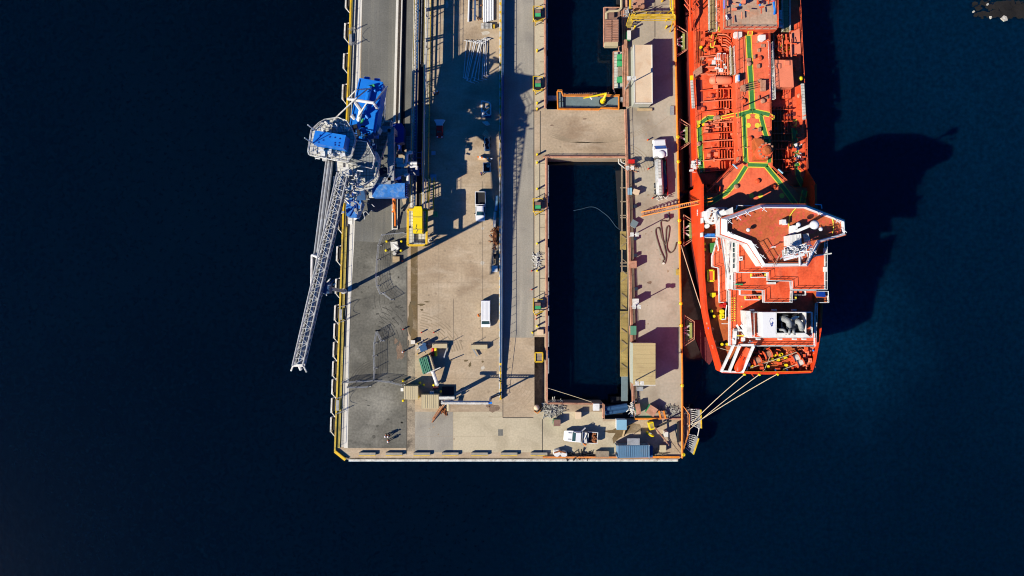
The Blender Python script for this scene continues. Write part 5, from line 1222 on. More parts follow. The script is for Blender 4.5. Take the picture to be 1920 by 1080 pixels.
# main deck of the machine and walkways
def deck(name, pts, z, m, th=.25, rail='steel_pale'):
    o = lp_(MB().ppoly(pts, z - th, z), name, m)
    MB().rail([P(x, y, z) for x, y in pts + [pts[0]]], 1.1, 1.4, .055, 1).build('handrail', M[rail], o)
    return o
deck('machine_deck', [(636, 300), (650, 262), (700, 262), (712, 330), (700, 352), (668, 360), (640, 340)], 11.0, 'grating_pale')
deck('inner_walkway', [(700, 262), (722, 228), (735, 230), (728, 262), (708, 320), (698, 322)], 7.5, 'grating')
deck('lower_walkway', [(714, 180), (724, 183), (722, 232), (712, 230)], 6.0, 'grating')
deck('cab_platform', [(601, 232), (612, 226), (636, 222), (652, 228), (662, 244), (668, 262), (662, 290), (652, 306), (630, 302), (582, 292), (580, 286), (586, 246)], 22.5, 'grating_pale')
deck('slew_platform', [(640, 300), (690, 290), (704, 300), (704, 322), (676, 330), (640, 322)], 15.0, 'steel_pale')
deck('top_platform', [(652, 262), (690, 268), (704, 296), (700, 318), (650, 306)], 21.0, 'grating')
deck('side_platform', [(655, 300), (712, 305), (706, 332), (682, 350), (655, 330)], 17.0, 'grating_pale')
for x, y in ((660, 270), (694, 276), (664, 318), (698, 312)):
    c = P(x, y, 12); c2 = P(x, y, 21); lp_(MB().tube((c[0], c[1], 11), (c2[0], c2[1], 20.8), .28, 8), 'tower_column', 'steel_pale')
# slew column and cylindrical parts
cx, cy, _ = P(676, 300, 13)
lp_(MB().lathe([(3.0, 9.9), (3.0, 11), (2.4, 11.3), (2.2, 14.6)], (cx, cy, 0), 20), 'slew_column', 'steel_pale')
# blue machinery house, counterweight end
h = [(674.5, 147.5), (718, 155), (702, 252), (655, 241)]
o = lp_(MB().ppoly(h, 10.5, 14.8), 'machinery_house', 'blue')
q = PL(h, 14.8); cxh = sum(p[0] for p in q) / 4; cyh = sum(p[1] for p in q) / 4
MB().bar((*q[0], 14.9), (*q[1], 14.9), .18, .12).bar((*q[1], 14.9), (*q[2], 14.9), .18, .12).bar((*q[3], 14.9), (*q[0], 14.9), .18, .12).build('roof_trim', M['blue'], o)
for x, y in ((688, 146.5), (707, 149.5)): MB().ppoly([(x - 5, y - 3), (x + 5, y - 2.5), (x + 4.5, y + 3), (x - 5.5, y + 2.5)], 13.2, 14.2).build('vent_box', M['blue'], o)
a, b = P(694, 162, 15.4), P(687, 196, 15.4); g = MB().tube(a, b, .42, 10); g.path([P(687, 196, 15.4), P(683, 212, 15.2), P(690, 222, 15)], .22, 8); g.path([P(690, 172, 15.2), P(700, 166, 15.2), P(705, 172, 15.2)], .2).build('roof_duct', M['blue'], o)
MB().tube(P(690, 163, 15.3), P(702, 160, 15.3), .25, 8).tube(P(681, 223, 15.3), P(677, 232, 15.3), .2, 8).build('green_fitting', M['green'], o)
MB().ppoly([(703, 240), (708, 233), (712, 238), (708, 248)], 11, 13.9).build('window', M['blue_pale'], o)
# white A frame above the house
g = MB()
T = lambda x, y, z: P(x, y, z)
g.tube(T(651, 185, 19), T(701, 193, 19), .26, 8).tube(T(701, 193, 19), T(708, 205, 18), .25, 8)
g.tube(T(664, 188, 19), T(677, 206, 17), .34, 8).tube(T(677, 206, 17), T(671, 230, 14), .36, 8).tube(T(659, 216, 15), T(671, 232, 14), .34, 8)
lp_(g, 'a_frame', 'white')
g = MB(); g.tube(T(626, 224, 18), T(668, 184, 19.5), .12).tube(T(668, 184, 19), T(692, 165, 15.5), .12).tube(T(701, 193, 19), T(726, 162, 15), .16).tube(T(671, 219, 16), T(689, 191, 19), .12).tube(T(668, 168, 19), T(695, 166, 16), .1).tube(T(668, 168, 19), T(655, 182, 18), .1)
lp_(g, 'stay_rod', 'steel_pale')
# upper blue electrical house
h = [(591, 244.5), (648.5, 253.5), (643.5, 278), (585.5, 268)]
o = lp_(MB().ppoly(h, 22.6, 26.0), 'electrical_house', 'blue')
q = random.Random(2); g = MB()
for x, y in ((600, 254), (618, 257), (628, 258), (637, 260), (597, 267), (606, 263), (628, 268), (636, 268), (628, 272), (635, 273)): c = P(x, y, 26.0); g.cbox(c[0], c[1], .18, .18, 26.0, 26.1)
g.path([P(586, 268, 26.15), P(619, 251, 26.15)], .05); g.build('roof_fitting', M['blue_deep'], o)
g = MB()
for k in range(7): g.bar(P(648.6 - .8 * k, 255 + 3.6 * k, 25.7), P(648.6 - .8 * k, 255 + 3.6 * k, 22.7), .3, .1)
g.build('louvre', M['blue_deep'], o)
g = MB(); g.tube(P(591, 245, 26), P(577, 234, 28), .09).tube(P(587, 269, 26), P(571, 258.5, 28.3), .09); lp_(g, 'aerial', 'steel_pale')
# boom
BA, BB = P(636, 326, 23), P(553, 684, 25.5); BA2, BB2 = P(654, 334, 23), P(572, 684, 25.5)
BA, BB, BA2, BB2 = map(Vector, (BA, BB, BA2, BB2))
lp_(truss(BA, BB, BA2, BB2, 1.5, 26, .12, .065), 'boom', 'steel_mid')
m0, m1 = (BA + BA2) / 2, (BB + BB2) / 2
lp_(MB().tube(m0 + Vector((0, 0, .5)), m1 + Vector((0, 0, .5)), .34, 8), 'boom_tube', 'steel_mid')
g = MB(); g.bar(BA2.lerp(BB2, .0) + Vector((-.4, 0, .1)), BA2.lerp(BB2, .95) + Vector((-.4, 0, .1)), .95, .1); lp_(g, 'boom_walkway', 'grating')
g = MB(); L_ = Vector((0, 0, 1))
g.bar(BB, BB2, .4).bar(BB + L_, BB2 + L_, .4).tube(BB + L_, BB + Vector((-.5, -.9, .3)), .14).tube(BB2 + L_, BB2 + Vector((.3, -1.1, .3)), .14).tube(m1 + Vector((-.3, .4, 0)), m1 + Vector((0, -.8, -.6)), .3, 8); lp_(g, 'boom_tip', 'steel_pale')
# pipes left of the boom
g = MB()
for a, b, r in (((612, 302), (584, 520), .17), ((618, 302), (590, 524), .32), ((623, 303), (597, 520), .2)): g.tube(P(*a, 21.5), P(*b, 24), r, 8)
lp_(g, 'cable_tube', 'steel'); lp_(MB().path([P(588, 533, 24.2), P(584, 536, 24.2), P(585, 478, 24), P(600, 484, 24.5)], .2, 8).path([P(590, 477, 23.8), P(592, 480, 23.8), P(600, 481, 24.5)], .22, 8), 'tube_clamp', 'white')
g = MB()
# boom root housings
for x, y, w, l in ((637, 312, 1.2, 1.5), (632, 339, 1.2, 1.4)): c = P(x, y, 21); g.cbox(c[0], c[1], w, l, 19.8, 21.2)
lp_(g, 'root_box', 'steel_pale')
# boom sheave platform and stays
deck('boom_platform', [(640, 318), (676, 322), (672, 350), (650, 366), (640, 360)], 21.5, 'grating_pale')
# telescopic chute down to the quay
ct = Vector(P(608, 539, 24)); cb = Vector(P(646, 546, .6))
lp_(MB().tube(cb, ct, .32, 10), 'loading_chute', 'steel')
g = MB(); g.tube(cb + Vector((0, 0, .0)), cb + Vector((0, 0, 1.2)), .5, 10).tube(cb + Vector((-.1, 0, 14)), cb + Vector((-.1, 0, 15.5)), .42, 10); lp_(g, 'chute_collar', 'steel_pale')
c = ct; g = MB().cbox(c.x + .1, c.y, 1.5, 1.9, 22.2, 24.2); g.tube(c + Vector((-1, -1.2, 0)), c + Vector((1.4, 1.2, -.6)), .15); lp_(g, 'chute_head', 'blue_steel')
q = random.Random(31); g = MB()
for i in range(14): p = c + Vector((q.uniform(-.9, 1.3), q.uniform(-1.2, 1.2), q.uniform(-2, .4))); g.tube(p, p + Vector((q.uniform(-.6, .6), q.uniform(-.6, .6), q.uniform(-.4, .4))), .12, 5)
lp_(g, 'chute_machinery', 'steel_pale')
# conveyor bridge (dark) from gallery to the column, grey transfer hood, blue raised roof
lp_(MB().bar(P(668, 306, 13), P(678, 372, 9), 1.6, 1.4), 'inclined_conveyor', 'blue_steel')
lp_(MB().ppoly([(694, 340), (722, 325), (740, 316), (764, 316), (764, 326), (742, 332), (722, 342)], 7.2, 7.8), 'transfer_hood', 'steel')
o = lp_(MB().ppoly([(690, 342), (762, 342), (762, 372), (692, 371)], 6.0, 6.2), 'roof_platform', 'steel_pale')
o = lp_(MB().ppoly([(697, 343), (759, 343.5), (759, 369), (698, 369)], 6.2, 8.9), 'blue_roof_house', 'blue_tarp')
g = MB()
for k in range(8): c = P(759.5, 345 + 3.3 * k, 8.5); g.cbox(c[0] + .2, c[1], .35, .12, 6.3, 8.7)
g.build('louvre', M['blue_deep'], o)
lp_(MB().ppoly([(735, 231), (753, 231), (757, 238), (756, 266), (748, 268), (732, 264)], 2.6, 5.2), 'hoist_house', 'blue_deep')
# white boxes and pipes near the gallery
g = MB()
for x, y, w, l, z in ((730, 302, .7, 1.0, 8), (738, 302, .7, 1.0, 8), (748, 301, 1.4, 1.0, 8), (748, 309, .8, .8, 8)): c = P(x, y, z); g.cbox(c[0], c[1], w, l, z - 1.4, z)
lp_(g, 'white_cabinet', 'white')
for pts, r_ in (([(773, 286), (766, 286), (762.5, 289), (762, 306), (758, 311), (752, 311)], .32), ([(758, 330), (765, 326), (765, 345)], .3), ([(766, 306), (782, 306)], .3), ([(768, 313), (782, 311), (781, 318)], .22)):
    lp_(MB().path([P(x, y, 7.8) for x, y in pts], r_, 8), 'dust_pipe', 'white')

q = random.Random(41); g = MB()
for i in range(40): x, y = q.uniform(716, 782), q.uniform(296, 324); g.tube(P(x, y, q.uniform(5, 8)), P(x + q.uniform(-8, 8), y + q.uniform(-5, 5), q.uniform(5, 8.2)), q.choice((.07, .1, .14)), 5)
lp_(g, 'pipework', 'steel')
# cross-travel conveyor (gallery tripper) spanning towards the gallery
lp_(MB().bar(P(712, 322, 6.6), P(786, 322, 6.2), 1.4, .8), 'cross_conveyor', 'blue_steel')
g = MB().rail([P(776, 285, 5), P(776, 330, 5)], 1.2, 1.2, .06).rail([P(792, 285, 5), P(792, 330, 5)], 1.2, 1.2, .06)
for k in range(5): g.bar(P(776, 286 + 10 * k, 6.1), P(792, 286 + 10 * k, 6.1), .12)
lp_(g, 'tripper_frame', 'blue_steel')
lp_(MB().ppoly([(762, 255), (775, 255), (774, 300), (762, 300)], 3.4, 3.6), 'tripper_deck', 'grating')
g = MB()
for y in (278, 293): c = P(744, y, 3); g.cbox(c[0], c[1], .5, .9, 2.5, 3.2)
lp_(g, 'red_fitting', 'red')
# blue tarpaulined cabin at the quay edge (operators' cab on arm) and orange parts
o = lp_(MB().ppoly([(652, 372), (664, 370), (675, 373), (678, 381), (668, 408), (650, 405), (648, 392)], 2.4, 5.6), 'operator_cab', 'blue_tarp')
g = MB()
for a, b in (((651, 376), (671, 378)), ((671, 378), (649, 400)), ((671, 378), (655, 406)), ((664, 371), (655, 380)), ((668, 371), (669, 404)), ((649, 388), (668, 380))): g.tube(P(*a, 5.75), P(*b, 5.75), .1, 5)
g.build('cab_strap', M['blue_deep'], o)
lp_(MB().ppoly([(645, 352), (651, 349), (653, 370), (647, 374)], 5, 6.6), 'cab_arm_cover', 'white')
lp_(MB().tube(P(654, 330, 8), P(653, 338, 8), .3).ppoly([(653, 344), (656, 342), (662, 352), (655, 366)], 5, 5.3).tube(P(650, 366, 5), P(650, 375, 4.6), .28), 'orange_fitting', 'orange')
g = MB().bar(P(664, 412, 3.2), P(676, 404, 3.4), .35).rail([P(668, 340, 8), P(655, 372, 5.5)], .8, 1.2, .07).bar(P(657, 408, 2.4), P(657, 420, 1), .8, .2); lp_(g, 'cab_ladder', 'steel_pale')
for a, b in (((676, 344), (690, 330)), ((690, 330), (698, 300))): pass
g = MB()
for k in range(9): g.bar(P(684 + 2.0 * k, 352 - 6 * k, 9 + .3 * k), P(692 + 2.0 * k, 354 - 6 * k, 9 + .3 * k), .35, .12)
g.rail([P(682, 354, 9), P(700, 302, 11.6)], 1.1, 1.2, .06).rail([P(692, 358, 9), P(710, 305, 11.6)], 1.1, 1.2, .06); lp_(g, 'stairway', 'grating_pale')
lp_(MB().ppoly([(664, 258), (690, 262), (686, 292), (664, 290)], 18, 20.5), 'winch_house', 'blue_steel')
lp_(MB().ppoly([(676, 228), (694, 232), (690, 262), (672, 258)], 13, 14.2), 'hydraulic_unit', 'blue')
# dense machine fittings on the decks: motors, cable trays, valve stands
def clutter(name, m, n, x0, y0, x1, y1, z0, z1, seed, rs=(.07, .11, .16), boxes=.3):
    q = random.Random(seed); g = MB()
    for i in range(n):
        x, y, z = q.uniform(x0, x1), q.uniform(y0, y1), q.uniform(z0, z1)
        if q.random() < boxes: c = P(x, y, z); g.cbox(c[0], c[1], q.uniform(.3, 1.0), q.uniform(.3, 1.0), z - q.uniform(.2, .9), z, q.choice((0, .2)))
        else:
            d = q.choice(((1, .15), (-.2, 1), (.2, 1), (1, .15), (.7, .7))); L = q.uniform(3, 14)
            g.tube(P(x, y, z), P(x + d[0] * L, y + d[1] * L, z + q.uniform(-.4, .4)), q.choice(rs), 5)
    return lp_(g, name, m)
clutter('deck_machinery', 'steel_pale', 70, 640, 262, 700, 345, 11.2, 14.5, 1)
clutter('conduit_work', 'blue_steel', 40, 655, 235, 705, 320, 12, 16, 2, boxes=.5)
clutter('upper_machinery', 'steel_pale', 30, 600, 228, 660, 243, 22.7, 23.8, 3, boxes=.15)
clutter('upper_machinery', 'steel_pale', 24, 588, 282, 650, 297, 22.7, 23.6, 4, boxes=.4)
clutter('winch_machinery', 'dark', 34, 630, 236, 690, 300, 13, 19, 5, boxes=.5)
clutter('boom_root_machinery', 'steel_pale', 60, 638, 318, 672, 372, 21.6, 24, 6)
clutter('lower_machinery', 'steel', 40, 640, 350, 700, 400, 4, 9, 7)
clutter('side_machinery', 'grating', 26, 704, 250, 756, 322, 3.5, 6.5, 8, boxes=.6)

for k in range(16):
    u = k / 16; x, y = 733 - 36 * u * u - 4 * u, 228 + 96 * u; lp_(MB().bar(P(x, y, 8 - u), P(x - 12, y + 2, 8 - u), .5, .08), 'walkway_tread', 'steel') if k % 2 == 0 else None
lp_(MB().rail([P(735, 228, 7.6), P(730, 258, 7.6), P(717, 296, 7.6), P(708, 322, 7.6)], 1.1, 1.0, .06, 2), 'walkway_rail', 'steel_pale')
lp_(MB().path([P(723, 228, 8), P(735, 228, 8.5), P(735, 240, 8.2)], .14), 'walkway_arch', 'white')
g = MB()
for k in range(5): g.path([P(676 + 5 * k, 238, 14.4), P(674 + 5 * k, 262, 15), P(672 + 4 * k, 292, 16)], .12, 5)
for y in (242, 250, 258): g.bar(P(674, y, 15), P(698, y + 3, 15), .12)
lp_(g, 'pipe_bank', 'blue')
# ================================================================== the tanker
SH = thing('tanker_ship', 'red product tanker with white wheelhouse moored along the right quay', 'ship', P(1405, 400, 0))
DZ, PZ, PA, BZ = 3.0, 6.35, 8.6, 10.0                      # main deck, poop deck, poop bulwark top (above quay level)
def sp(mb, name, m, par=None, **k): return mb.build(name, [M[x] for x in m] if isinstance(m, (list, tuple)) else M[m], par or SH, **k)
main = [(1291, -160), (1295, 0), (1297.5, 120), (1301, 240), (1304, 345), (1512, 345), (1510, 240), (1502, 100), (1498, 0), (1492, -160)]
poop = [(1317, 345), (1318, 450), (1319.5, 520), (1324.5, 581), (1333, 626), (1345, 667), (1353, 697), (1438, 700), (1521, 697), (1527, 679), (1538, 618), (1541, 569), (1541, 450), (1530, 385), (1529, 345)]
pm = PL(main, DZ); pp = PL(poop, BZ)
ppd = PL(poop, BZ)
def under(px_, y_): u = max(0, min(1, (y_ - 400) / 240)); return u * u * (3 - 2 * u)
ppl = [(x + (2.6 if i < 7 else (-2.4 if i > 7 else 0)) * under(0, poop[i][1]), y + (1.5 if poop[i][1] > 690 else 0)) for i, (x, y) in enumerate(pp)]
g = MB(); g.prism(pm, .4, DZ); g.prism(pp, .4, PZ, poly0=ppl)
sp(g, 'hull', 'hull_red')
def grow(poly, s): cx = sum(p[0] for p in poly) / len(poly); return [(cx + (x - cx) * s, y) for x, y in poly]
g = MB(); g.prism(grow(pm, 1.0), -9, .4, poly0=grow(pm, .97)); g.prism(ppl, -9, .4, poly0=grow(ppl, .9)); sp(g, 'boot_topping', 'boot')
# underwater bilge bulge seen at the stern quarter
sp(MB().ppoly([(1297, 600), (1306, 640), (1318, 672), (1330, 684), (1338, 672), (1330, 600)], -4.6, -3.7), 'rudder_fairing', 'boot')
# decks
sp(MB().prism(PL([(1295.5, -160), (1298.5, 0), (1304, 240), (1307, 346), (1510, 346), (1508, 240), (1496, 0), (1490, -160)], DZ + .03), DZ - .2, DZ + .03), 'main_deck', 'deck_red')
inset = PL([(1318, 353), (1318, 385), (1320, 450), (1321.5, 520), (1326.5, 581), (1335, 625), (1347, 666), (1354.5, 695), (1519.5, 695), (1524.5, 679), (1535.5, 618), (1538, 569), (1538, 450), (1528, 386), (1527, 353)], BZ)
aft = [(1318.5, 388), (1320, 450), (1321.5, 520), (1326.5, 581), (1335, 625), (1347, 666), (1354.5, 695), (1519.5, 695), (1524.5, 679), (1535.5, 618), (1538, 569), (1538, 450), (1529.5, 388)]
sp(MB().prism(PL(aft, BZ), PZ, PA), 'poop_deck', 'deck_brown')
sp(MB().ppoly([(1318, 353), (1318, 389), (1528, 389), (1527, 353)], PZ, PZ + .05), 'poop_foredeck', 'deck_red')
# bulwark round the poop
g = MB()
for i in range(len(pp) - 1):
    if i == len(pp) - 1: continue
    a, b = pp[i], pp[i + 1]; g.bar((a[0], a[1], (PZ + BZ) / 2), (b[0], b[1], (PZ + BZ) / 2), .22, BZ - PZ)
    g.bar((a[0], a[1], BZ), (b[0], b[1], BZ), .42, .14)
sp(g, 'bulwark', 'hull_red')
for pa, pb in ((P(1304, 316, DZ), (pp[0][0], pp[0][1], BZ)), (P(1511.5, 316, DZ), (pp[-1][0], pp[-1][1], BZ))):
    g = MB().add([pa, (pb[0], pb[1], DZ), pb, (pa[0] + .12, pa[1], DZ), (pb[0] + .12, pb[1], DZ), (pb[0] + .12, pb[1], BZ)], [[0, 1, 2], [3, 5, 4], [0, 2, 5, 3], [1, 4, 5, 2]]); sp(g, 'bulwark_step', 'hull_red')
# trunk deck amidships plus its flare to the poop
TZ = 6.45
trunk = [(1375, -160), (1379, 55), (1380, 205), (1385, 300), (1362, 322), (1322, 362), (1322, 392), (1522, 392), (1520, 386), (1478, 345), (1447, 318), (1443, 205), (1441, 55), (1438, -160)]
o = sp(MB().ppoly(trunk, DZ, TZ, top=1, side=0), 'trunk_deck', ('deck_red', 'deck_pink'))
# green walkways with yellow borders, circles
def walk(pts, w, z, nm='walkway_marking'):
    g = MB(); q = [P(x, y, z) for x, y in pts]; g.mi = 1
    g.strip([(x, y, z + .012) for x, y, _ in q], w + .34); g.mi = 0; g.strip([(x, y, z + .024) for x, y, _ in q], w)
    return sp(g, nm, ('green_deck', 'yellow_mark'))
walk([(1403, 64), (1405, 100), (1408.5, 160), (1411, 207)], .75, TZ)
walk([(1380, 217), (1411, 208)], .62, TZ); walk([(1411.5, 208), (1443, 215)], .62, TZ)
walk([(1395, 215), (1396.5, 260), (1398.5, 306)], .62, TZ); walk([(1425.5, 214), (1432, 240), (1440, 268), (1443, 305)], .62, TZ)
walk([(1402, 309), (1440, 310)], .62, TZ)
walk([(1399, 312), (1383, 338), (1362, 362), (1329, 382)], .62, TZ); walk([(1437, 312), (1460, 340), (1494, 386)], .62, TZ)
walk([(1311, 236), (1313, 280), (1316, 325)], .72, DZ + .03); walk([(1489, 240), (1493, 290), (1496, 330), (1508, 352)], .7, DZ + .03); walk([(1313, 232), (1326, 221), (1339, 221)], .6, DZ + .03)
walk([(1509, 357), (1503, 386)], .7, TZ); walk([(1322, 368), (1322, 386)], .7, TZ)
for x, y in ((1402.5, 218.5), (1419.5, 218.5), (1403, 235), (1420, 235), (1409, 367), (1426, 367), (1466, 367)):
    c = P(x, y, TZ); sp(MB().add([(c[0] + .46 * math.cos(k * .5236), c[1] + .46 * math.sin(k * .5236), TZ + .03) for k in range(12)], [list(range(12))]), 'deck_circle', 'yellow_mark')

sp(MB().add([P(*p, DZ + .07) for p in ((1306, 226), (1313, 226), (1314, 238), (1308, 238))], [[0, 1, 2, 3]]).add([P(*p, DZ + .07) for p in ((1487, 224), (1494, 224), (1494, 237), (1488, 237))], [[0, 1, 2, 3]]), 'yellow_panel', 'yellow_mark')
# transverse frames, longitudinal pipes on the side decks
for i, y in enumerate((101, 122, 134, 165, 187, 206, 229, 248, 263, 278, 299, 320)):
    x0 = 1318 + (y - 100) * .03; x1 = 1378 + (y - 100) * .02
    g = MB(); q = [P(x0 + (x1 - x0) * u, y - 1.5 - 3.2 * math.sin(u * 1.57), 0)[:2] for u in (0, .2, .4, .6, .8, 1)]
    for a, b, u, v in zip(q, q[1:], (0, .2, .4, .6, .8), (.2, .4, .6, .8, 1)):
        g.bar((a[0] * .96, a[1] * .96, DZ + .25 + .35 * u), (b[0] * .96, b[1] * .96, DZ + .25 + .35 * v), .14, .55 + .5 * v)
    sp(g, 'deck_frame', 'deck_red' if i % 2 else 'red_light')
for i, y in enumerate((206, 228, 251, 265, 280, 300, 322)):
    g = MB(); g.bar(P(1447, y, DZ + .6), P(1484, y, DZ + .4), .16, .9); sp(g, 'deck_frame', 'deck_red')
for k in range(7):
    g = MB(); x = 1344 + 5.2 * k
    for y0, y1 in ((168, 184), (190, 203), (209, 216), (232, 246), (251, 261), (266, 276), (282, 297), (303, 318)):
        if (k * 7 + y0) % 9: g.bar(P(x + (y0 - 100) * .02, y0, DZ + .55), P(x + (y1 - 100) * .02, y1, DZ + .55), .12, .7)
    sp(g, 'deck_stiffener', 'deck_red')
for k in range(6):
    g = MB(); g.bar(P(1450 + 6.2 * k, 200, DZ + .3), P(1454 + 6.2 * k, 318, DZ + .3), .12, .4); sp(g, 'deck_stiffener', 'deck_red')
for k, (x, m) in enumerate(((1325, 'red_light'), (1329, 'deck_red'), (1377, 'red_light'), (1375.5, 'deck_red'))):
    sp(MB().path([P(x - 1, 90, DZ + 1.3), P(x + 3, 330, DZ + 1.3)], .13), 'cargo_pipe', m) if k > 1 else None
for k, y in enumerate((109, 112, 115, 125, 128, 131, 137, 140)):
    sp(MB().path([P(1324 + k % 3 * 3, y, DZ + .9), P(1371, y, DZ + .9)], .12 + .04 * (k % 2)), 'cargo_pipe', 'red_light' if k % 2 else 'deck_red')
def clut(name, m, n, x0, y0, x1, y1, z0, z1, seed, boxes=.35, L=(3, 12), rs=(.06, .1, .15), dirs=((1, 0), (0, 1), (1, .1), (.6, -.3))):
    q = random.Random(seed); g = MB()
    for i in range(n):
        x, y, z = q.uniform(x0, x1), q.uniform(y0, y1), q.uniform(z0, z1)
        if q.random() < boxes: c = P(x, y, z); g.cbox(c[0], c[1], q.uniform(.25, .8), q.uniform(.25, .8), z - q.uniform(.3, .8), z)
        else:
            d = q.choice(dirs); l = q.uniform(*L); g.tube(P(x, y, z), P(x + d[0] * l, y + d[1] * l, z + q.uniform(-.1, .3)), q.choice(rs), 5)
    return sp(g, name, m)
clut('pipework', 'deck_red', 60, 1318, 62, 1374, 96, DZ + .3, DZ + 1.8, 1)
clut('pipework', 'red_light', 60, 1338, 104, 1376, 140, DZ + .3, DZ + 1.4, 2, L=(2, 7))
clut('valve_work', 'white', 26, 1338, 102, 1374, 136, DZ + 1.1, DZ + 1.5, 3, .5, (1, 4), (.05, .07))
clut('pipework', 'deck_red', 50, 1448, 66, 1492, 110, DZ + .3, DZ + 1.6, 4)
clut('deck_machinery', 'red_light', 26, 1320, 215, 1378, 245, DZ + .2, DZ + 1.2, 5)
clut('deck_machinery', 'deck_red', 40, 1468, 215, 1508, 320, DZ + .2, DZ + 1.4, 6)
clut('valve_work', 'white', 30, 1297, 300, 1316, 324, DZ + .1, DZ + .7, 7, .3, (1, 4), (.05, .08))
clut('valve_work', 'white', 30, 1489, 268, 1502, 306, DZ + .1, DZ + .8, 8, .3, (1, 5), (.05, .08))
clut('deck_machinery', 'hull_red', 14, 1324, 348, 1350, 366, PZ + .2, PZ + .8, 9)
# deposit tank, boxes on deck
c = P(1352, 150, DZ + 1.5); sp(MB().lathe([(.001, -2.15), (.5, -2.0), (.78, -1.6), (.78, 1.6), (.5, 2.0), (.001, 2.15)], (c[0], c[1], DZ + 1.3), 16, 'X'), 'deposit_tank', 'red_light', smooth=True)
sp(MB().path([(c[0] - 1.2, c[1] - .8, DZ + 1.3), (c[0] - 1.2, c[1] + .8, DZ + 1.3)], .06).bar((c[0] - 1.2, c[1] - .75, DZ + 2.0), (c[0] - 1.2, c[1] + .75, DZ + 2.0), .14, .2), 'tank_band', 'deck_red')
o = sp(MB().ppoly([(1452, 112), (1485.5, 112.5), (1488.5, 163), (1454, 163)], DZ, DZ + 3.0), 'deck_house', 'red_light')
for x, y in ((1459, 124), (1476, 118)): MB().pbox(x - 4.5, y - 4.5, x + 4.5, y + 4.5, DZ + 3.0, DZ + 3.2).build('hatch', M['red_light'], o)
MB().ppoly([(1469, 164), (1483, 164), (1483, 184), (1466, 184)], DZ, DZ + .9).build('pump_base', M['deck_red'], o)
for x, y, w in ((1347.5 + 37, 64.5, 7), (1429.5, 70, 6)): sp(MB().ppoly([(x - w, y - 5), (x + w, y - 5), (x + w, y + 4), (x + w * .4, y + 6), (x - w * .6, y + 5), (x - w, y + 3)], TZ, TZ + 1.0), 'covered_box', 'white')
sp(MB().pbox(1382, 140, 1387, 152, TZ, TZ + 1.2), 'white_locker', 'white'); sp(MB().pbox(1384.6, 141, 1386.6, 151, TZ + 1.2, TZ + 1.24), 'locker_lid', 'blue')
sp(MB().pbox(1427, 150, 1436, 170, TZ, TZ + .7), 'rib_box', 'oxide'); sp(MB().pbox(1390, 160, 1398, 170, TZ, TZ + .7), 'rib_box', 'oxide')
# gratings
for pts, z, m in (([(1326, -160), (1340, -160), (1342, 60), (1328, 60)], DZ + 2.4, 'grating_olive'), ([(1461, -160), (1477, -160), (1479, 60), (1465, 60)], DZ + 1.2, 'grating_olive'),
                  ([(1367, 89), (1374, 89), (1376, 141), (1368.5, 141)], DZ + 2.6, 'grating_olive'), ([(1437, 80), (1446, 81), (1451, 187), (1442, 187)], DZ + 2.9, 'grating_pale')):
    o = sp(MB().ppoly(pts, z - .1, z), 'catwalk', m)
    MB().rail([P(*pts[0], z), P(*pts[3], z)], 1.0, 1.5, .045).rail([P(*pts[1], z), P(*pts[2], z)], 1.0, 1.5, .045).build('handrail', M['steel_pale'], o)
    for u in (.2, .8): c = P((pts[0][0] + pts[1][0]) / 2, pts[0][1] + (pts[2][1] - pts[0][1]) * u, z); MB().tube((c[0], c[1], DZ), (c[0], c[1], z - .1), .1).build('support', M['deck_red'], o)
# manifold platform at the top of the picture
MZ = 8.4
o = sp(MB().ppoly([(1352, -160), (1356, 55), (1457, 55), (1454, -160)], TZ - .05, MZ, top=1, side=0), 'manifold_platform', ('deck_red', 'deck_patch'))
MB().rail([P(1353, -160, MZ), P(1357, 54, MZ), P(1456, 54, MZ), P(1453, -160, MZ)], 1.1, 1.3, .06).build('handrail', M['deck_red'], o)
sp(MB().ppoly([(1357, 46), (1456, 46), (1456, 54), (1357, 54)], MZ + .005, MZ + .012), 'yellow_strip', 'oxide') if False else None
clut('manifold_pipework', 'red_light', 26, 1364, -60, 1398, 30, MZ + .3, MZ + 1.6, 11, .2, (3, 14), (.1, .16), ((0, 1), (1, .2)))
clut('manifold_pipework', 'deck_red', 26, 1420, -60, 1446, 20, MZ + .3, MZ + 1.6, 12, .3, (3, 12), (.1, .16), ((0, 1), (1, -.2)))
sp(MB().tube(P(1358, -40, MZ + .8), P(1358.5, 16, MZ + .8), .18, 8), 'blue_pipe', 'blue'); sp(MB().path([P(1450, -30, MZ + .8), P(1451, 8, MZ + .8), P(1453, 20, MZ + .6), P(1452, 27, MZ + .6)], .2, 8), 'blue_pipe', 'blue')
sp(MB().ball(P(1362, 30, MZ + .4), .28, 8).ball(P(1364, 35, MZ + .4), .28, 8), 'bollard', 'white')
sp(MB().ball(P(1388, 9, MZ + 1), .25, 8).ball(P(1425, 9, MZ + 1), .2, 8), 'blue_valve', 'blue')
clut('valve_work', 'red_light', 60, 1343, -60, 1352, 50, DZ + 1.4, DZ + 2.6, 13, .4, (2, 8), (.1, .14), ((1, 0),))
clut('valve_work', 'white', 20, 1460, 20, 1464, 50, DZ + 1.6, DZ + 2.6, 14, .2, (3, 5), (.1, .14), ((1, 0),))
# hose derrick lattice on port side of the manifold
g = MB(); g.path([P(1296, 58, DZ + .3), P(1294, 30, DZ + 2.2), P(1293, -60, DZ + 2.2)], .2).path([P(1284, 0, DZ + 2), P(1300, 22, DZ + 2), P(1312, 10, DZ + 2)], .09).path([P(1292, 22, DZ + 2), P(1312, -4, DZ + 2.4)], .09).path([P(1283, 8, DZ + 2), P(1297, 26, DZ + 2)], .1); sp(g, 'hose_derrick', 'deck_red')
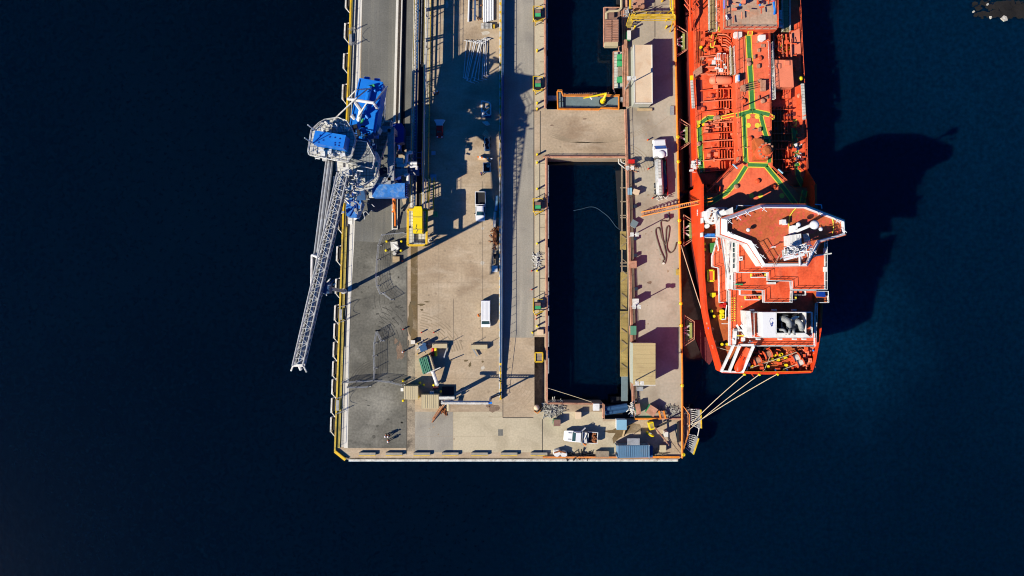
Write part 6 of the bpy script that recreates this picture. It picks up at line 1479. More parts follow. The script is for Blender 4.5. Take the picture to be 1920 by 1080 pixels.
# yellow trimmed steps
def yframe(name, pts, z, w=.16, m='yellow_mark', fill='deck_red'):
    g = MB(); q = [P(x, y, z) for x, y in pts]; g.mi = 1
    g.prism([(x, y) for x, y, _ in q], z - .4, z); g.mi = 0
    for i in range(len(q)): g.bar(q[i], q[(i + 1) % len(q)], w, .16)
    return sp(g, name, (m, fill))
for pts, z in (([(1347, 51), (1356, 49), (1357, 56), (1348, 59)], DZ + 2.2), ([(1334, 66), (1343, 67), (1338, 89), (1332, 88)], DZ + 1.2), ([(1403, 58), (1411, 58), (1410, 66), (1402, 66)], TZ + 1.0), ([(1462, 66), (1469, 67), (1465, 89), (1457, 89)], DZ + 1.2),
               ([(1352, 218), (1378, 212), (1379, 217), (1353, 223)], DZ + 2.0), ([(1443, 213), (1452, 218), (1450, 224), (1443, 219)], TZ - .2)): yframe('step_platform', pts, z)
sp(MB().ppoly([(1341, 217), (1349, 216), (1350, 223), (1342, 224)], DZ, DZ + 1.7), 'hatch_box', 'oxide')
# mooring bollards, dark/yellow
def ybol(x, y, a, z=DZ):
    c = P(x, y, z); g = MB(); dx, dy = math.cos(a) * .5, math.sin(a) * .5; g.mi = 1
    g.bar((c[0] - dx * 1.7, c[1] - dy * 1.7, z + .12), (c[0] + dx * 1.7, c[1] + dy * 1.7, z + .12), .6, .2); g.mi = 0
    for s in (-1, 1): g.cyl((c[0] + dx * s, c[1] + dy * s, z), .26, .8, 10)
    return sp(g, 'bitts', ('yellow_bright', 'dark'))
for a in ((1317, 93, -.5), (1473, 94, .6), (1313, 236, .3)): ybol(*a)
for a in ((1334.5, 588, -1.1), (1319, 463, -1.5), (1357, 645, 0), (1412, 683, .8), (1435, 691, 1.0), (1467, 667, -.7), (1470, 689, 1.2), (1452, 674, 0), (1456, 665, 0)): ybol(a[0], a[1], a[2], PA)
# accommodation ladders stowed on both sides
o = sp(MB().bar(P(1297, 151, DZ + 1.2), P(1300, 203, DZ + 1.2), .5, .3), 'accommodation_ladder', 'grating_pale'); MB().bar(P(1296.5, 142, DZ + 1.4), P(1297, 150, DZ + 1.4), .5, .4).build('platform', M['yellow_bright'], o)
o = sp(MB().bar(P(1504.5, 157, DZ + 1.2), P(1508, 224, DZ + 1.2), .55, .3), 'accommodation_ladder', 'grating_pale'); MB().ball(P(1501.5, 147, DZ + 1.4), .42, 8).build('float', M['yellow_bright'], o)
sp(MB().bar(P(1505, 165, DZ + .5), P(1500, 206, DZ + .5), .8, .8), 'ladder_housing', 'deck_red')
sp(MB().ppoly([(1484, 60), (1499, 54), (1502, 100), (1483, 104)], DZ, DZ + .8), 'fairlead_platform', 'red_light')
# side railings on the main deck
for a, b, w in ((1298, 1303, 'port'), (1497, 1509, 'starboard')):
    sp(MB().rail([P(a + (0 if w == 'port' else -7), -160, DZ), P(a, 0, DZ), P(b, 240, DZ), P(b + 2, 318, DZ)], 1.1, 1.9, .045, 1), 'deck_railing', 'deck_red')
sp(MB().rail([P(1380, 60, TZ), P(1381, 205, TZ), P(1385, 298, TZ)], 1.1, 1.7, .045).rail([P(1440, 60, TZ), P(1442, 205, TZ), P(1445, 314, TZ)], 1.1, 1.7, .045), 'deck_railing', 'deck_red')
sp(MB().rail([P(1385, 300, TZ), P(1345, 340, TZ), P(1323, 361, TZ)], 1.1, 1.7, .05).rail([P(1446, 314, TZ), P(1480, 347, TZ), P(1520, 386, TZ)], 1.1, 1.7, .05), 'deck_railing', 'deck_red')
# midship crane: pedestal house and round drum
o = sp(MB().ppoly([(1414, 262), (1432, 262), (1440, 300), (1415, 300)], TZ, TZ + 1.6), 'crane_pedestal', 'deck_brown')
c = P(1437, 282, TZ + 5)
MB().lathe([(1.1, TZ), (1.0, TZ + 3), (1.35, TZ + 3.2), (1.35, TZ + 4.6), (1.1, TZ + 5)], (c[0], c[1], 0), 16).build('column', M['deck_red'], o)
MB().lathe([(.8, TZ + 5), (.8, TZ + 5.3), (.4, TZ + 5.5)], (c[0], c[1], 0), 12).build('cap', M['deck_brown'], o)
MB().ppoly([(1414, 259), (1428, 260), (1434, 275), (1422, 277)], TZ + 3.4, TZ + 4.4).build('cab', M['deck_brown'], o)
g = MB()
for k in range(9): t_ = k * .52 + .6; g.cbox(c[0] + 1.2 * math.cos(t_), c[1] + 1.2 * math.sin(t_), .3, .3, TZ + 4.5, TZ + 5.1)
g.build('bolt_ring', M['oxide'], o)
# fire monitors and hose poles
for x, y in ((1378, 311), (1463, 320)): sp(MB().tube(P(x, y, TZ), P(x, y, TZ + 1.4), .2).tube(P(x - 4, y - 3, TZ + 1.5), P(x + 5, y + 5, TZ + 1.7), .15), 'fire_monitor', 'blue_pale')
sp(MB().tube(P(1392, 200, TZ), P(1392, 200, TZ + 5.5), .12), 'deck_mast', 'deck_red'); sp(MB().tube(P(1321, 60, DZ), P(1321, 60, DZ + 4), .12), 'deck_mast', 'deck_red')
# ---------------------------------------------------------------- superstructure
AZ, B2, C2, D2 = 11.0, 13.8, 16.6, 19.3
def block(name, pts, z0, z1, wall='white', top='deck_red', rail=None, par=None, house=None):
    if house: o = sp(MB().ppoly(pts, z1 - .25, z1, top=1, side=0).ppoly(house, z0, z1 - .25), name, (wall, top), par)
    else: o = sp(MB().ppoly(pts, z0, z1, top=1, side=0), name, (wall, top), par)
    if rail: MB().rail([P(x, y, z1) for x, y in rail], 1.15, 1.4, .045, 1, .04).build('handrail', M['white'], o)
    # a pale deck edge (gutter bar)
    g = MB(); q = [P(x, y, z1 + .05) for x, y in pts]
    for i in range(len(q)): g.bar(q[i], q[(i + 1) % len(q)], .13, .12)
    g.build('deck_edge', M['white'], o)
    return o
# A deck: wide platform with the rows of yellow marks, port side deck with the boats
A = [(1364, 400), (1364, 544), (1366, 545), (1366, 648), (1526, 648), (1529, 560), (1530, 420), (1500, 400)]
oa = block('lower_deck_house', A, PA, AZ, house=[(1364, 401), (1364, 543), (1420, 543), (1420, 520), (1525, 520), (1525, 402)], rail=[(1366, 545), (1366, 648), (1525, 648), (1529, 560)])
g = MB()
for k in range(11):
    for x in (1372.5, 1377.5): c = P(x, 559 + 4.2 * k, AZ); g.cbox(c[0], c[1], .2, .2, AZ, AZ + .08)
for y in (575, 585): c = P(1390.5, y, AZ); g.cbox(c[0], c[1], .22, .22, AZ, AZ + .08)
g.build('yellow_stud', M['yellow_mark'], oa)
# port side lower platform in front of the wall
o = block('side_platform', [(1341, 390), (1345, 452), (1334, 480), (1334, 500), (1346, 502), (1348, 567), (1363, 567), (1363, 390), (1319, 390)], PA, 9.3, 'deck_red', 'deck_red', rail=[(1341, 450), (1334, 480), (1334, 500), (1345, 503), (1347, 567)])
# windows, doors on the long port wall are parts of the wall block
B_ = [(1374, 400), (1374, 543), (1429, 544), (1430, 567), (1481, 567), (1482, 545), (1528, 545), (1530, 410)]
ob = block('upper_deck_house', B_, AZ, B2 + .6, house=[(1374, 402), (1374, 542.5), (1422, 542.5), (1422, 500), (1525, 500), (1526, 412)], rail=[(1375, 512), (1375, 543), (1429, 544), (1430, 567), (1481, 567), (1482, 545), (1526, 545)])
C_ = [(1381, 410), (1381, 511), (1437, 511), (1438, 526), (1481, 527), (1482, 543), (1546, 543), (1546, 420)]
oc = block('bridge_deck_house', C_, B2 + .6, 18.6, house=[(1381, 412), (1381, 510), (1420, 510), (1420, 480), (1530, 480), (1540, 422)], rail=[(1381, 440), (1381, 511), (1437, 511), (1438, 526), (1481, 527), (1482, 543), (1546, 543), (1546, 440)])
for k in range(6):   # windows in the port wall
    for zz, x in ((12.5, 0), (16.5, 0)):
        c = P(1379.5 if zz < 14 else 1381, 450 + 14 * k, B2 if zz < 14 else 18.6)
        c2 = P(1374, 450 + 14 * k, B2 + .6) if zz < 14 else P(1381, 448 + 10 * k, 18.6)
        MB().box(c2[0] - .03, c2[1] - .35, zz, c2[0] + .03, c2[1] + .35, zz + .8).build('window', M['glass'], ob if zz < 14 else oc)
# vertical trunk/casing and pipes on the port wall
sp(MB().bar(P(1371, 445, 14), P(1374, 540, 14), .5, .3).tube(P(1356, 446, 17.5), P(1366, 520, 11.4), .16), 'wall_pipe', 'white'); sp(MB().tube(P(1352, 445, 17), P(1363, 520, 10.5), .12), 'wall_cable', 'steel')
for y in (457, 478, 500, 521): sp(MB().bar(P(1364, y, 13), P(1376, y, 13), .12), 'wall_bracket', 'steel_pale')
# wheelhouse with sloped parapet
WZ = 22.6
outer = [(1424.7, 382), (1510, 382), (1585, 411), (1586.5, 441), (1539, 455), (1516, 500), (1430, 501.5), (1401, 458), (1349.5, 440), (1350, 409)]
rim = [(1428, 388), (1511, 388.5), (1583, 415.5), (1584.5, 437), (1535.5, 451), (1512, 496), (1434, 496), (1408, 452), (1362, 434), (1362, 412)]
po, pi_ = PL(outer, WZ), PL(rim, WZ + .9)
pl = PL(rim, WZ + .9)
cxw = sum(p[0] for p in po) / len(po); cyw = sum(p[1] for p in po) / len(po)
pb = [(cxw + (x - cxw) * .965, cyw + (y - cyw) * .95) for x, y in po]
ow = sp(MB().prism(pb, 18.6, WZ - .6), 'wheelhouse', 'white')
ro = sp(MB().prism(po, WZ - .6, WZ - .02, top=1, side=0), 'wheelhouse_roof', ('white', 'roof_red'), ow)
g = MB(); n = len(po)
for i in range(n):   # parapet: outer face sloped, flat top, inner face vertical
    j = (i + 1) % n; a, b = po[i], po[j]; c, d = pi_[i], pi_[j]
    ci, di = [( cxw + (p[0] - cxw) * .985, cyw + (p[1] - cyw) * .97) for p in (c, d)]
    g.add([(a[0], a[1], WZ - .3), (b[0], b[1], WZ - .3), (d[0], d[1], WZ + .9), (c[0], c[1], WZ + .9), (di[0], di[1], WZ + .9), (ci[0], ci[1], WZ + .9), (di[0], di[1], WZ), (ci[0], ci[1], WZ)],
          [[0, 1, 2, 3], [3, 2, 4, 5], [5, 4, 6, 7]])
g.build('parapet', M['white_clean'], ow)
sp(MB().prism([(cxw + (x - cxw) * .985, cyw + (y - cyw) * .97) for x, y in pi_], WZ - .02, WZ + .02), 'roof_coating', 'roof_red', ow)
g = MB()
for x, y in ((1432, 392), (1402, 400), (1384, 408), (1536, 400), (1570, 414), (1370, 437), (1416, 460), (1430, 480), (1368, 415), (1582, 431)): 
    c = P(x, y, WZ + .95); g.tube((c[0] - .4, c[1] + .3, WZ + 1.0), (c[0] + .5, c[1] - .4, WZ + .9), .05, 5).tube((c[0] - .25, c[1] - .3, WZ + 1.0), (c[0] + .15, c[1] + .15, WZ + 1.0), .05, 5)
g.build('rope_cleat', M['white_clean'], ow)
g = MB()
for k in range(9):  # wheelhouse front windows
    c = P(1432 + 9 * k, 386, WZ - 1); g.box(c[0] - .32, c[1] - 1.0, 20.2, c[0] + .32, c[1] - .55, 21.3)
g.build('front_window', M['glass'], ow)
g = MB()
for pts in ([(1494, 389), (1487, 396), (1481, 405), (1479, 417), (1480, 430), (1483, 438)], [(1559, 407), (1562, 415), (1563, 428), (1561, 438)]): g.path([P(x, y, WZ + .12) for x, y in pts], .09, 5)
g.build('yellow_hose', M['yellow_mark'], ow)
g = MB(); g.rail([P(1438, 492, WZ), P(1510, 492, WZ)], 1.1, 1.2, .05, 2).rail([P(1424, 454, WZ), P(1447, 492, WZ)], 1.1, 1.6, .05, 1); g.build('roof_rail', M['roof_red'], ow)
c = P(1403, 431, WZ + 1); MB().ball((c[0], c[1], WZ + 1.0), .33, 10).tube((c[0], c[1], WZ), (c[0], c[1], WZ + .8), .1).build('dome', M['white_clean'], ow, smooth=True)
c = P(1469, 416, WZ + 1); MB().cbox(c[0], c[1], .7, .7, WZ, WZ + 1.2).cbox(c[0] + .4, c[1] - .2, .5, .5, WZ, WZ + .9).build('locker', M['white'], ow)
c = P(1451, 463, WZ + 1.4); MB().tube((c[0], c[1], WZ), (c[0], c[1], WZ + 1.4), .08).bar((c[0] - .3, c[1], WZ + 1.4), (c[0] + .3, c[1], WZ + 1.4), .16).build('searchlight', M['white_clean'], ow)
c = P(1497, 421, WZ + 2.4); MB().ball((c[0], c[1], WZ + 2.4), .38, 10).cbox(c[0] - .3, c[1] - .6, .8, 1.0, WZ, WZ + 1.9).build('dome', M['white_clean'], ow)
# mast house, radar mast and antenna platform
o = sp(MB().ppoly([(1481.5, 441), (1502, 438), (1503, 459), (1482, 460)], WZ, WZ + 3.0), 'mast_house', 'white', ow)
g = MB()
for x in (1486, 1492, 1498): g.bar(P(x, 441, WZ + 3.03), P(x, 458, WZ + 3.03), .06, .06)
g.rail([P(1504, 440, WZ), P(1508, 458, WZ)], 2.6, .6, .05, 5); g.build('ladder', M['steel_pale'], o)
mb_, mt_ = Vector(P(1484, 438, WZ + .6)), Vector(P(1521, 422, WZ + 6.5))
sp(MB().tube((mb_.x, mb_.y, WZ), tuple(mt_), .28, 10, .24), 'mast', 'white', ow)
sp(MB().lathe([(.35, 0), (.6, .3), (.7, .9), (.5, 1.3), (.25, 1.45)], (mt_.x + .3, mt_.y, mt_.z - .3), 14), 'satellite_dome', 'white_clean', ow, smooth=True)
sp(MB().ball(P(1539, 429.5, WZ + 5.5), .32, 10), 'small_dome', 'white_clean', ow)
c0 = P(1495, 468, WZ + 6)
sp(MB().tube((c0[0], c0[1], WZ), (c0[0], c0[1], WZ + 6), .35, 10, .25).tube(P(1500, 497, WZ + 1), P(1499, 470, WZ + 5), .2, 6), 'radar_post', 'white', ow)
q = random.Random(77); g = MB()
for i in range(90):
    x, y, z = q.uniform(1467, 1526), 0, q.uniform(WZ + 4, WZ + 6.6); y = 468 + (x - 1495) * -.12 + q.uniform(-9, 9)
    d = q.choice(((1, -.12), (1, -.12), (.1, 1), (.7, .6), (-.7, .6))); l = q.uniform(3, 11); g.tube(P(x, y, z), P(x + d[0] * l, y + d[1] * l, z + q.uniform(-.2, .5)), q.choice((.05, .07, .1)), 5)
sp(g, 'antenna_rack', 'white_clean', ow)
g = MB(); g.ppoly([(1466, 470), (1488, 460), (1512, 456), (1516, 466), (1492, 474), (1468, 482)], WZ + 4.9, WZ + 5.05); sp(g, 'radar_platform', 'grating_pale', ow)
g = MB().bar(P(1470, 487, WZ + 5.6), P(1508, 477, WZ + 5.6), .35, .25).bar(P(1470, 482, WZ + 6), P(1490, 478, WZ + 6), .25, .2); sp(g, 'radar_scanner', 'white_clean', ow)
sp(MB().tube(P(1525, 480, 19.5), P(1559, 475, 19.6), .13), 'outrigger', 'steel_pale')
g = MB()
for a, b in (((1464, 474), (1448, 500)), ((1464, 474), (1452, 500)), ((1520, 470), (1512, 490))): g.tube(P(*a, WZ + 5.2), P(*b, WZ + .9), .04, 4)
sp(g, 'stay_wire', 'oxide', ow)
# stairs with yellow tops
for i, (x0, y0, x1, y1, z) in enumerate(((1408, 513, 1435, 519, 16.0), (1455, 505, 1482, 512, 17.6), (1397, 555, 1424, 561, 12.6), (1482, 555, 1492, 561, 12.6))):
    g = MB(); g.mi = 0
    for x in (x0, x1): g.bar(P(x, y0, z), P(x, y1, z), .28, .12)
    g.mi = 1; g.bar(P(x0, y1 + 1, z), P(x1, y1 + 1, z), .16, .5)
    g.mi = 2; n_ = 7
    for k in range(n_): u = (k + .5) / n_; g.bar(P(x0 + (x1 - x0) * u, y0, z - .25 * k), P(x0 + (x1 - x0) * u, y1, z - .25 * k), .22, .06)
    sp(g, 'stairway', ('yellow_mark', 'white', 'deck_red'))
sp(MB().pbox(1440, 529, 1455, 533, 14.5, 15.3), 'life_raft', 'white'); sp(MB().pbox(1378.5, 532, 1393, 534.5, 14.6, 15.0), 'green_bar', 'green')
sp(MB().bar(P(1387, 481, 18.9), P(1387, 489, 18.9), .3, .1).bar(P(1391, 481, 18.9), P(1391, 489, 18.9), .3, .1).bar(P(1387, 485, 18.9), P(1391, 485, 18.9), .2, .1), 'rail_clamp', 'white')
for x0, y0, x1, y1, z in ((1385, 544, 1428, 553, AZ + 1.6), (1484, 544, 1507, 553, AZ + 1.6)):
    sp(MB().rail([P(x0, y0, z), P(x0, y1, z), P(x1, y1, z), P(x1, y0, z)], 1.0, 1.0, .07, 2), 'landing_rail', 'white')
# port deck items: drum, tank, blue cover, frames
c = P(1338, 404, 12); sp(MB().lathe([(1.35, 9.2), (1.45, 9.4), (1.45, 11.7), (1.2, 11.8)], (c[0], c[1], 0), 20), 'crane_drum', 'white')
q = random.Random(4); g = MB()
for k in range(16): t_ = q.uniform(0, 6.28); r_ = q.uniform(.3, 1.1); g.cbox(c[0] + r_ * math.cos(t_), c[1] + r_ * math.sin(t_), .2, .2, 11.8, 11.95)
sp(g, 'drum_bolt', 'rust')
sp(MB().tube(P(1341, 400, 12.5), P(1349, 440, 14.5), .35, 8), 'crane_jib', 'white'); sp(MB().ppoly([(1360, 395), (1374, 388), (1375, 400), (1362, 402)], 13, 15).tube(P(1348, 402, 12), P(1360, 396, 12.5), .5, 8), 'crane_house', 'white')
c = P(1325, 424, 10); sp(MB().lathe([(.35, 9.3), (.42, 9.6), (.42, 10.6), (.3, 10.9)], (c[0], c[1], 0), 12), 'water_tank', 'white'); sp(MB().ppoly([(1322, 438), (1340, 438), (1342, 444), (1320, 445)], 9.3, 10.1), 'covered_raft', 'blue_tarp')
sp(MB().pbox(1317, 408, 1319, 418, 9.4, 10.8).pbox(1316, 436, 1318.5, 444, 9.4, 10.8).pbox(1319.5, 396, 1323, 406, 9.3, 11.4), 'white_locker', 'white')
sp(MB().rail([P(1320, 446, 9.3), P(1342, 446, 9.3), P(1345, 470, 9.3)], 1.0, 1.2, .06), 'landing_rail', 'white')
yframe('yellow_hatch', [(1327, 507), (1338, 507), (1338, 527), (1327, 527)], PA + .6, .26, 'yellow_bright'); 
sp(MB().ppoly([(1331, 456), (1341, 455), (1343, 474), (1332, 474)], PA + .05, PA + .5), 'green_grating', 'green_deck'); sp(MB().ppoly([(1331, 549), (1342, 549), (1342, 555), (1337, 558), (1331, 555)], PA + .03, PA + .5), 'yellow_box', 'yellow_bright')
for k, y in enumerate((584, 591, 596)): c = P(1355, y, PA + 1.2); sp(MB().lathe([(.3, 0), (.42, .2), (.42, .8), (.3, .95)], (c[0], c[1], PA + .2), 12), 'yellow_drum', 'yellow_bright')
for x, y in ((1353, 573), (1359, 570), (1361, 575)): c = P(x, y, PA + 1); sp(MB().lathe([(.3, 0), (.3, .9)], (c[0], c[1], PA + .1), 10), 'red_drum', 'red')
sp(MB().path([P(1363, 572, PA + 1.3), P(1361, 583, PA + 1.3), P(1361, 598, PA + 1.3), P(1353, 599, PA + 1.3)], .12, 5).bar(P(1353, 607, PA + 1), P(1365, 607, PA + 1), .12), 'drum_rack', 'white')
for x, y in ((1329, 606), (1336, 617), (1333.5, 625), (1341, 652), (1340, 641), (1352, 685), (1346, 668), (1319.5, 478), (1319.5, 486), (1320, 494), (1323, 556), (1350, 679)):
    c = P(x, y, PA + .8); sp(MB().lathe([(.3, 0), (.34, .1), (.22, .3), (.3, .7), (.001, .8)], (c[0], c[1], PA), 10), 'roller', 'red_light')
sp(MB().path([P(1334, 648, PA + .8), P(1368, 658, PA + .9)], .05).path([P(1346, 673, PA + .8), P(1366, 684, PA + .9)], .06), 'deck_rope', 'rope')
# funnel casing
F0 = 16.2
of = block('funnel_casing', [(1405, 585), (1521, 585), (1521, 633), (1407, 633)], AZ, 13.0, 'white', 'deck_red', rail=[(1410, 586), (1519, 586), (1519, 632), (1411, 632), (1410, 586)])
sp(MB().ppoly([(1399, 583), (1407, 583), (1411, 632), (1405, 634), (1401, 628)], 11, 14.4), 'funnel_wall', 'white', of)
sp(MB().ppoly([(1430, 585.5), (1455, 585.5), (1455, 632), (1431, 632)], 13, F0), 'funnel_housing', 'white_clean', of)
# open-topped exhaust well
fw = PL([(1455.5, 586), (1511, 586), (1511, 625), (1455.5, 625)], F0)
g = MB()
for i in range(4): a, b = fw[i], fw[(i + 1) % 4]; g.bar((a[0], a[1], (13 + F0) / 2), (b[0], b[1], (13 + F0) / 2), .15, F0 - 13)
sp(g, 'exhaust_well', 'white', of)
sp(MB().prism([(fw[0][0] + .1, fw[0][1] - .1), (fw[1][0] - .1, fw[1][1] - .1), (fw[2][0] - .1, fw[2][1] + .1), (fw[3][0] + .1, fw[3][1] + .1)], 13.0, 13.1), 'well_floor', 'dark', of)
def elbow(x0, y0, x1, y1, x2, y2, z, r, m='chimney'):
    pts = curve([(x0, y0), (x1, y1), (x2, y2)], 6); g = MB(); n_ = len(pts)
    P3 = [Vector(P(x, y, z + 1.3 * math.sin(math.pi * k / (n_ - 1)))) for k, (x, y) in enumerate(pts)]
    for a, b in zip(P3, P3[1:]): g.tube(a, b, r, 12)
    for p in P3[1:-1]: g.ball(tuple(p), r, 12)
    e = P3[0]; g.tube((e.x, e.y, 13.1), e, r, 12)
    return sp(g, 'exhaust_pipe', m, of, smooth=True)
elbow(1470, 598, 1478, 603, 1480, 612, F0 - .9, .5); elbow(1493, 602, 1500, 606, 1503, 618, F0 - .9, .46); elbow(1462, 618, 1470, 619, 1474, 625, F0 - .9, .22); elbow(1481, 617, 1480, 622, 1480, 626, F0 - .9, .2); elbow(1489, 617, 1488, 622, 1490, 626, F0 - .9, .22)
clut('exhaust_pipework', 'chimney', 18, 1462, 590, 1508, 622, 13.8, 15.4, 17)
sp(MB().ppoly([(1483, 597), (1493, 592), (1499, 594), (1490, 601)], F0 - 1, F0 - .7), 'well_bracket', 'blue_pale', of)
sp(MB().ppoly([(1455, 626), (1512, 626), (1520, 632), (1431, 632)], 13.0, 14.2), 'sloping_plate', 'white', of)
# funnel emblem: small open ring with a mark inside
g = MB(); c = P(1447, 602, F0 + .02)
for k in range(14):
    a0_, a1_ = .6 + k * .38, .6 + (k + 1) * .38
    if k < 13: g.strip([(c[0] + .32 * math.cos(a0_), c[1] + .5 * math.sin(a0_), F0 + .02), (c[0] + .32 * math.cos(a1_), c[1] + .5 * math.sin(a1_), F0 + .02)], .07)
g.strip([(c[0] + .1, c[1] - .1, F0 + .03), (c[0] + .1, c[1] - .85, F0 + .03)], .1).strip([(c[0] + .3, c[1] - .3, F0 + .035), (c[0] - .25, c[1] - .55, F0 + .035)], .14).strip([(c[0] - .1, c[1] - .6, F0 + .03), (c[0] - .05, c[1] - .9, F0 + .03)], .14)
sp(g, 'funnel_emblem', 'blue_deep', of)
for x in (1410, 1452, 1489): c = P(x, 581, 13.2); sp(MB().cbox(c[0], c[1], .7, .25, 12.6, 13.4), 'wall_lamp', 'white', of)
for x in (1422, 1463, 1490, 1508): c = P(x, 636, 13.2); sp(MB().cbox(c[0], c[1], .6, .25, 12.6, 13.4), 'wall_lamp', 'white', of)
# starboard bridge-side rescue boat crane
o = sp(MB().ppoly([(1530, 545), (1549, 545), (1550, 568), (1531, 568)], 10, 12.4), 'rescue_boat_platform', 'deck_brown'); MB().rail([P(1531, 546, 12.4), P(1549, 546, 12.4), P(1550, 567, 12.4), P(1531, 567, 12.4)], 1, 1, .06).build('handrail', M['white'], o)
MB().ppoly([(1535, 546), (1547, 546), (1548, 557), (1534, 556)], 12.4, 13.4).build('machine_box', M['blue_deep'], o)
for y in (415, 445, 470, 505): sp(MB().cbox(*P(1545.5, y, 18.7)[:2], .35, .8, 18.6, 19.5), 'side_locker', 'white')
sp(MB().rail([P(1378, 393, 13), P(1380, 386, 13), P(1420, 387, 13)], 1.0, 1.6, .06), 'landing_rail', 'white'); sp(MB().path([P(1528, 383, 14), P(1540, 384, 14), P(1541, 391, 14)], .1), 'bow_rail', 'blue_pale')
# lifeboat launching frame and lifeboat
o = sp(MB().bar(P(1388, 647, 12.6), P(1413, 647, 12.6), .4, .5).bar(P(1387, 647, 12.6), P(1367, 697, 10.6), .38, .6).bar(P(1413, 648, 12.6), P(1392, 697, 10.6), .38, .6).bar(P(1378, 620, 12), P(1376, 645, 11.5), .6, .5).bar(P(1376, 645, 11.5), P(1352, 697, 10.2), .4, .5)
        .bar(P(1374, 620, 11.9), P(1404, 619, 11.9), .3, .3).bar(P(1372, 636, 11.9), P(1376, 637, 12), .3).bar(P(1354, 696, 10.3), P(1393, 698, 10.4), .3, .3).bar(P(1381, 609, 12), P(1388, 620, 11.9), .35, .1).bar(P(1389, 609, 12), P(1396, 619, 11.9), .35, .1), 'davit_frame', 'white')
clut('davit_gear', 'white', 20, 1376, 615, 1412, 642, 11.2, 12.2, 18, .2, (2, 6), (.07, .1))
clut('davit_gear', 'steel_pale', 14, 1388, 680, 1404, 698, 9, 10.4, 19, .3, (2, 6), (.07, .1))
sp(MB().pbox(1383, 628.5, 1396, 630.5, 12.0, 12.3), 'yellow_bar', 'yellow_mark')
lb = thing('lifeboat', 'orange free fall lifeboat tilted in the white frame at the ship stern', 'lifeboat', P(1389, 671, 9.4), math.atan2(-.43, -1) + math.pi / 2 + R(180 - 0))
lb.rotation_euler = (0, 0, R(-25)); prof = [(-2.45, .5), (-2.3, .9), (-1.4, 1.15), (.2, 1.2), (1.6, 1.0), (2.3, .55), (2.6, .1)]
vs = []; N_ = 14
for y, w in prof:
    for k in range(N_): t_ = 2 * math.pi * k / N_; vs.append((w * math.cos(t_), y, (.95 if math.sin(t_) > 0 else .8) * math.sin(t_) * (.6 + .4 * w) + .8))
k_ = len(prof); g = MB().add(vs, [[j * N_ + i, j * N_ + (i + 1) % N_, (j + 1) * N_ + (i + 1) % N_, (j + 1) * N_ + i] for j in range(k_ - 1) for i in range(N_)] + [list(range(N_ - 1, -1, -1)), [(k_ - 1) * N_ + i for i in range(N_)]])
g.v = [(x, -y, z + .18 * y) for x, y, z in g.v]
lb_z = g.build('hull', M['orange_vis'] if False else M['hull_red'], lb, local=True, smooth=True)
g = MB().prism([(-.55, 2.0), (.55, 2.0), (.7, 1.1), (.5, .4), (-.5, .4), (-.7, 1.1)], 1.2, 2.0); g.build('cockpit', M['deck_red'], lb, local=True)
g = MB()
for s in (-1, 1): g.path([(s * .55, 1.9, 1.95), (s * .62, .2, 1.75), (s * .45, -1.6, 1.45)], .05, 5)
g.path([(0, .4, 1.95), (.05, -1.6, 1.55)], .06, 5).build('grab_rail', M['dark'], lb, local=True)
# mooring deck at the stern
for x, y, a in ((1493, 671, .35), (1500, 680, .35), (1420, 676, .5), (1440, 664, .5)):
    c = P(x, y, PA + 1.2); g = MB(); g.mi = 1; g.cbox(c[0], c[1], 1.9, 1.3, PA, PA + .45, a); g.mi = 0; g.tube((c[0] - .45, c[1] - .2, PA + .95), (c[0] + .45, c[1] + .2, PA + .95), .55, 12); g.mi = 1
    g.tube((c[0] - .6, c[1] - .26, PA + .95), (c[0] - .5, c[1] - .22, PA + .95), .8, 12).tube((c[0] + .5, c[1] + .22, PA + .95), (c[0] + .6, c[1] + .26, PA + .95), .8, 12)
    sp(g, 'mooring_winch', ('kerb' if x > 1480 else 'oxide', 'deck_red'))
clut('mooring_gear', 'deck_red', 50, 1412, 652, 1520, 692, PA + .3, PA + 1.3, 20, .4, (3, 10), (.1, .16), ((1, -.4), (.4, 1), (1, .2)))
clut('mooring_gear', 'red_light', 26, 1500, 652, 1528, 690, PA + .3, PA + 1.1, 21, .4, (3, 8), (.1, .14), ((1, -.4), (.4, 1)))
clut('mooring_gear', 'dark', 22, 1414, 650, 1440, 668, PA + .2, PA + .8, 22, .5, (3, 8), (.1, .14), ((1, -.6),))
clut('mooring_gear', 'red_light', 26, 1527, 600, 1534, 650, PA + .2, PA + .8, 23, .5, (1, 4), (.1, .14))
sp(MB().tube(P(1407, 690, PA + 1), P(1494, 660, PA + 1.2), .075).tube(P(1469, 692, PA + 1), P(1503, 680, PA + 1.2), .075).tube(P(1433, 694, PA + 1), P(1444, 668, PA + 1), .05), 'deck_rope', 'rope')
for x, y in ((1454, 694), (1476, 694), (1525, 657), (1531, 633), (1329, 615)): sp(MB().ball(P(x, y, PA + .9), .2, 8).tube(P(x, y, PA), P(x, y, PA + .8), .1), 'blue_valve', 'blue')
for x, y in ((1396, 701), (1424, 701.5), (1458, 701)): sp(MB().tube(P(x - 2, y - 1, BZ), P(x + 1.5, y + 1.5, BZ - .1), .22, 8), 'chafe_sleeve', 'yellow_bright')
sp(MB().path([P(1412, 697, BZ), P(1410, 702, 9), P(1413, 706, 8)], .09).ppoly([(1419, 697), (1431, 697), (1430, 702), (1420, 702)], 8.6, 9.4).ppoly([(1434, 697), (1445, 697), (1443, 702), (1436, 702)], 8.6, 9.4), 'stern_roller', 'deck_red')
sp(MB().rail([P(1360, 696, BZ), P(1520, 696, BZ)], .3, 1.6, .05, 0), 'stern_rail', 'orange')
# draught marks and dashes on the port side plating
g = MB(); X = pp[0][0]
for k in range(4): g.box(X - .14, P(0, 393 + 3 * k, 8)[1] - .1, 6.4 - .0, X - .12, P(0, 393 + 3 * k, 8)[1] + .1, 7.2)
sp(g, 'draught_mark', 'white')

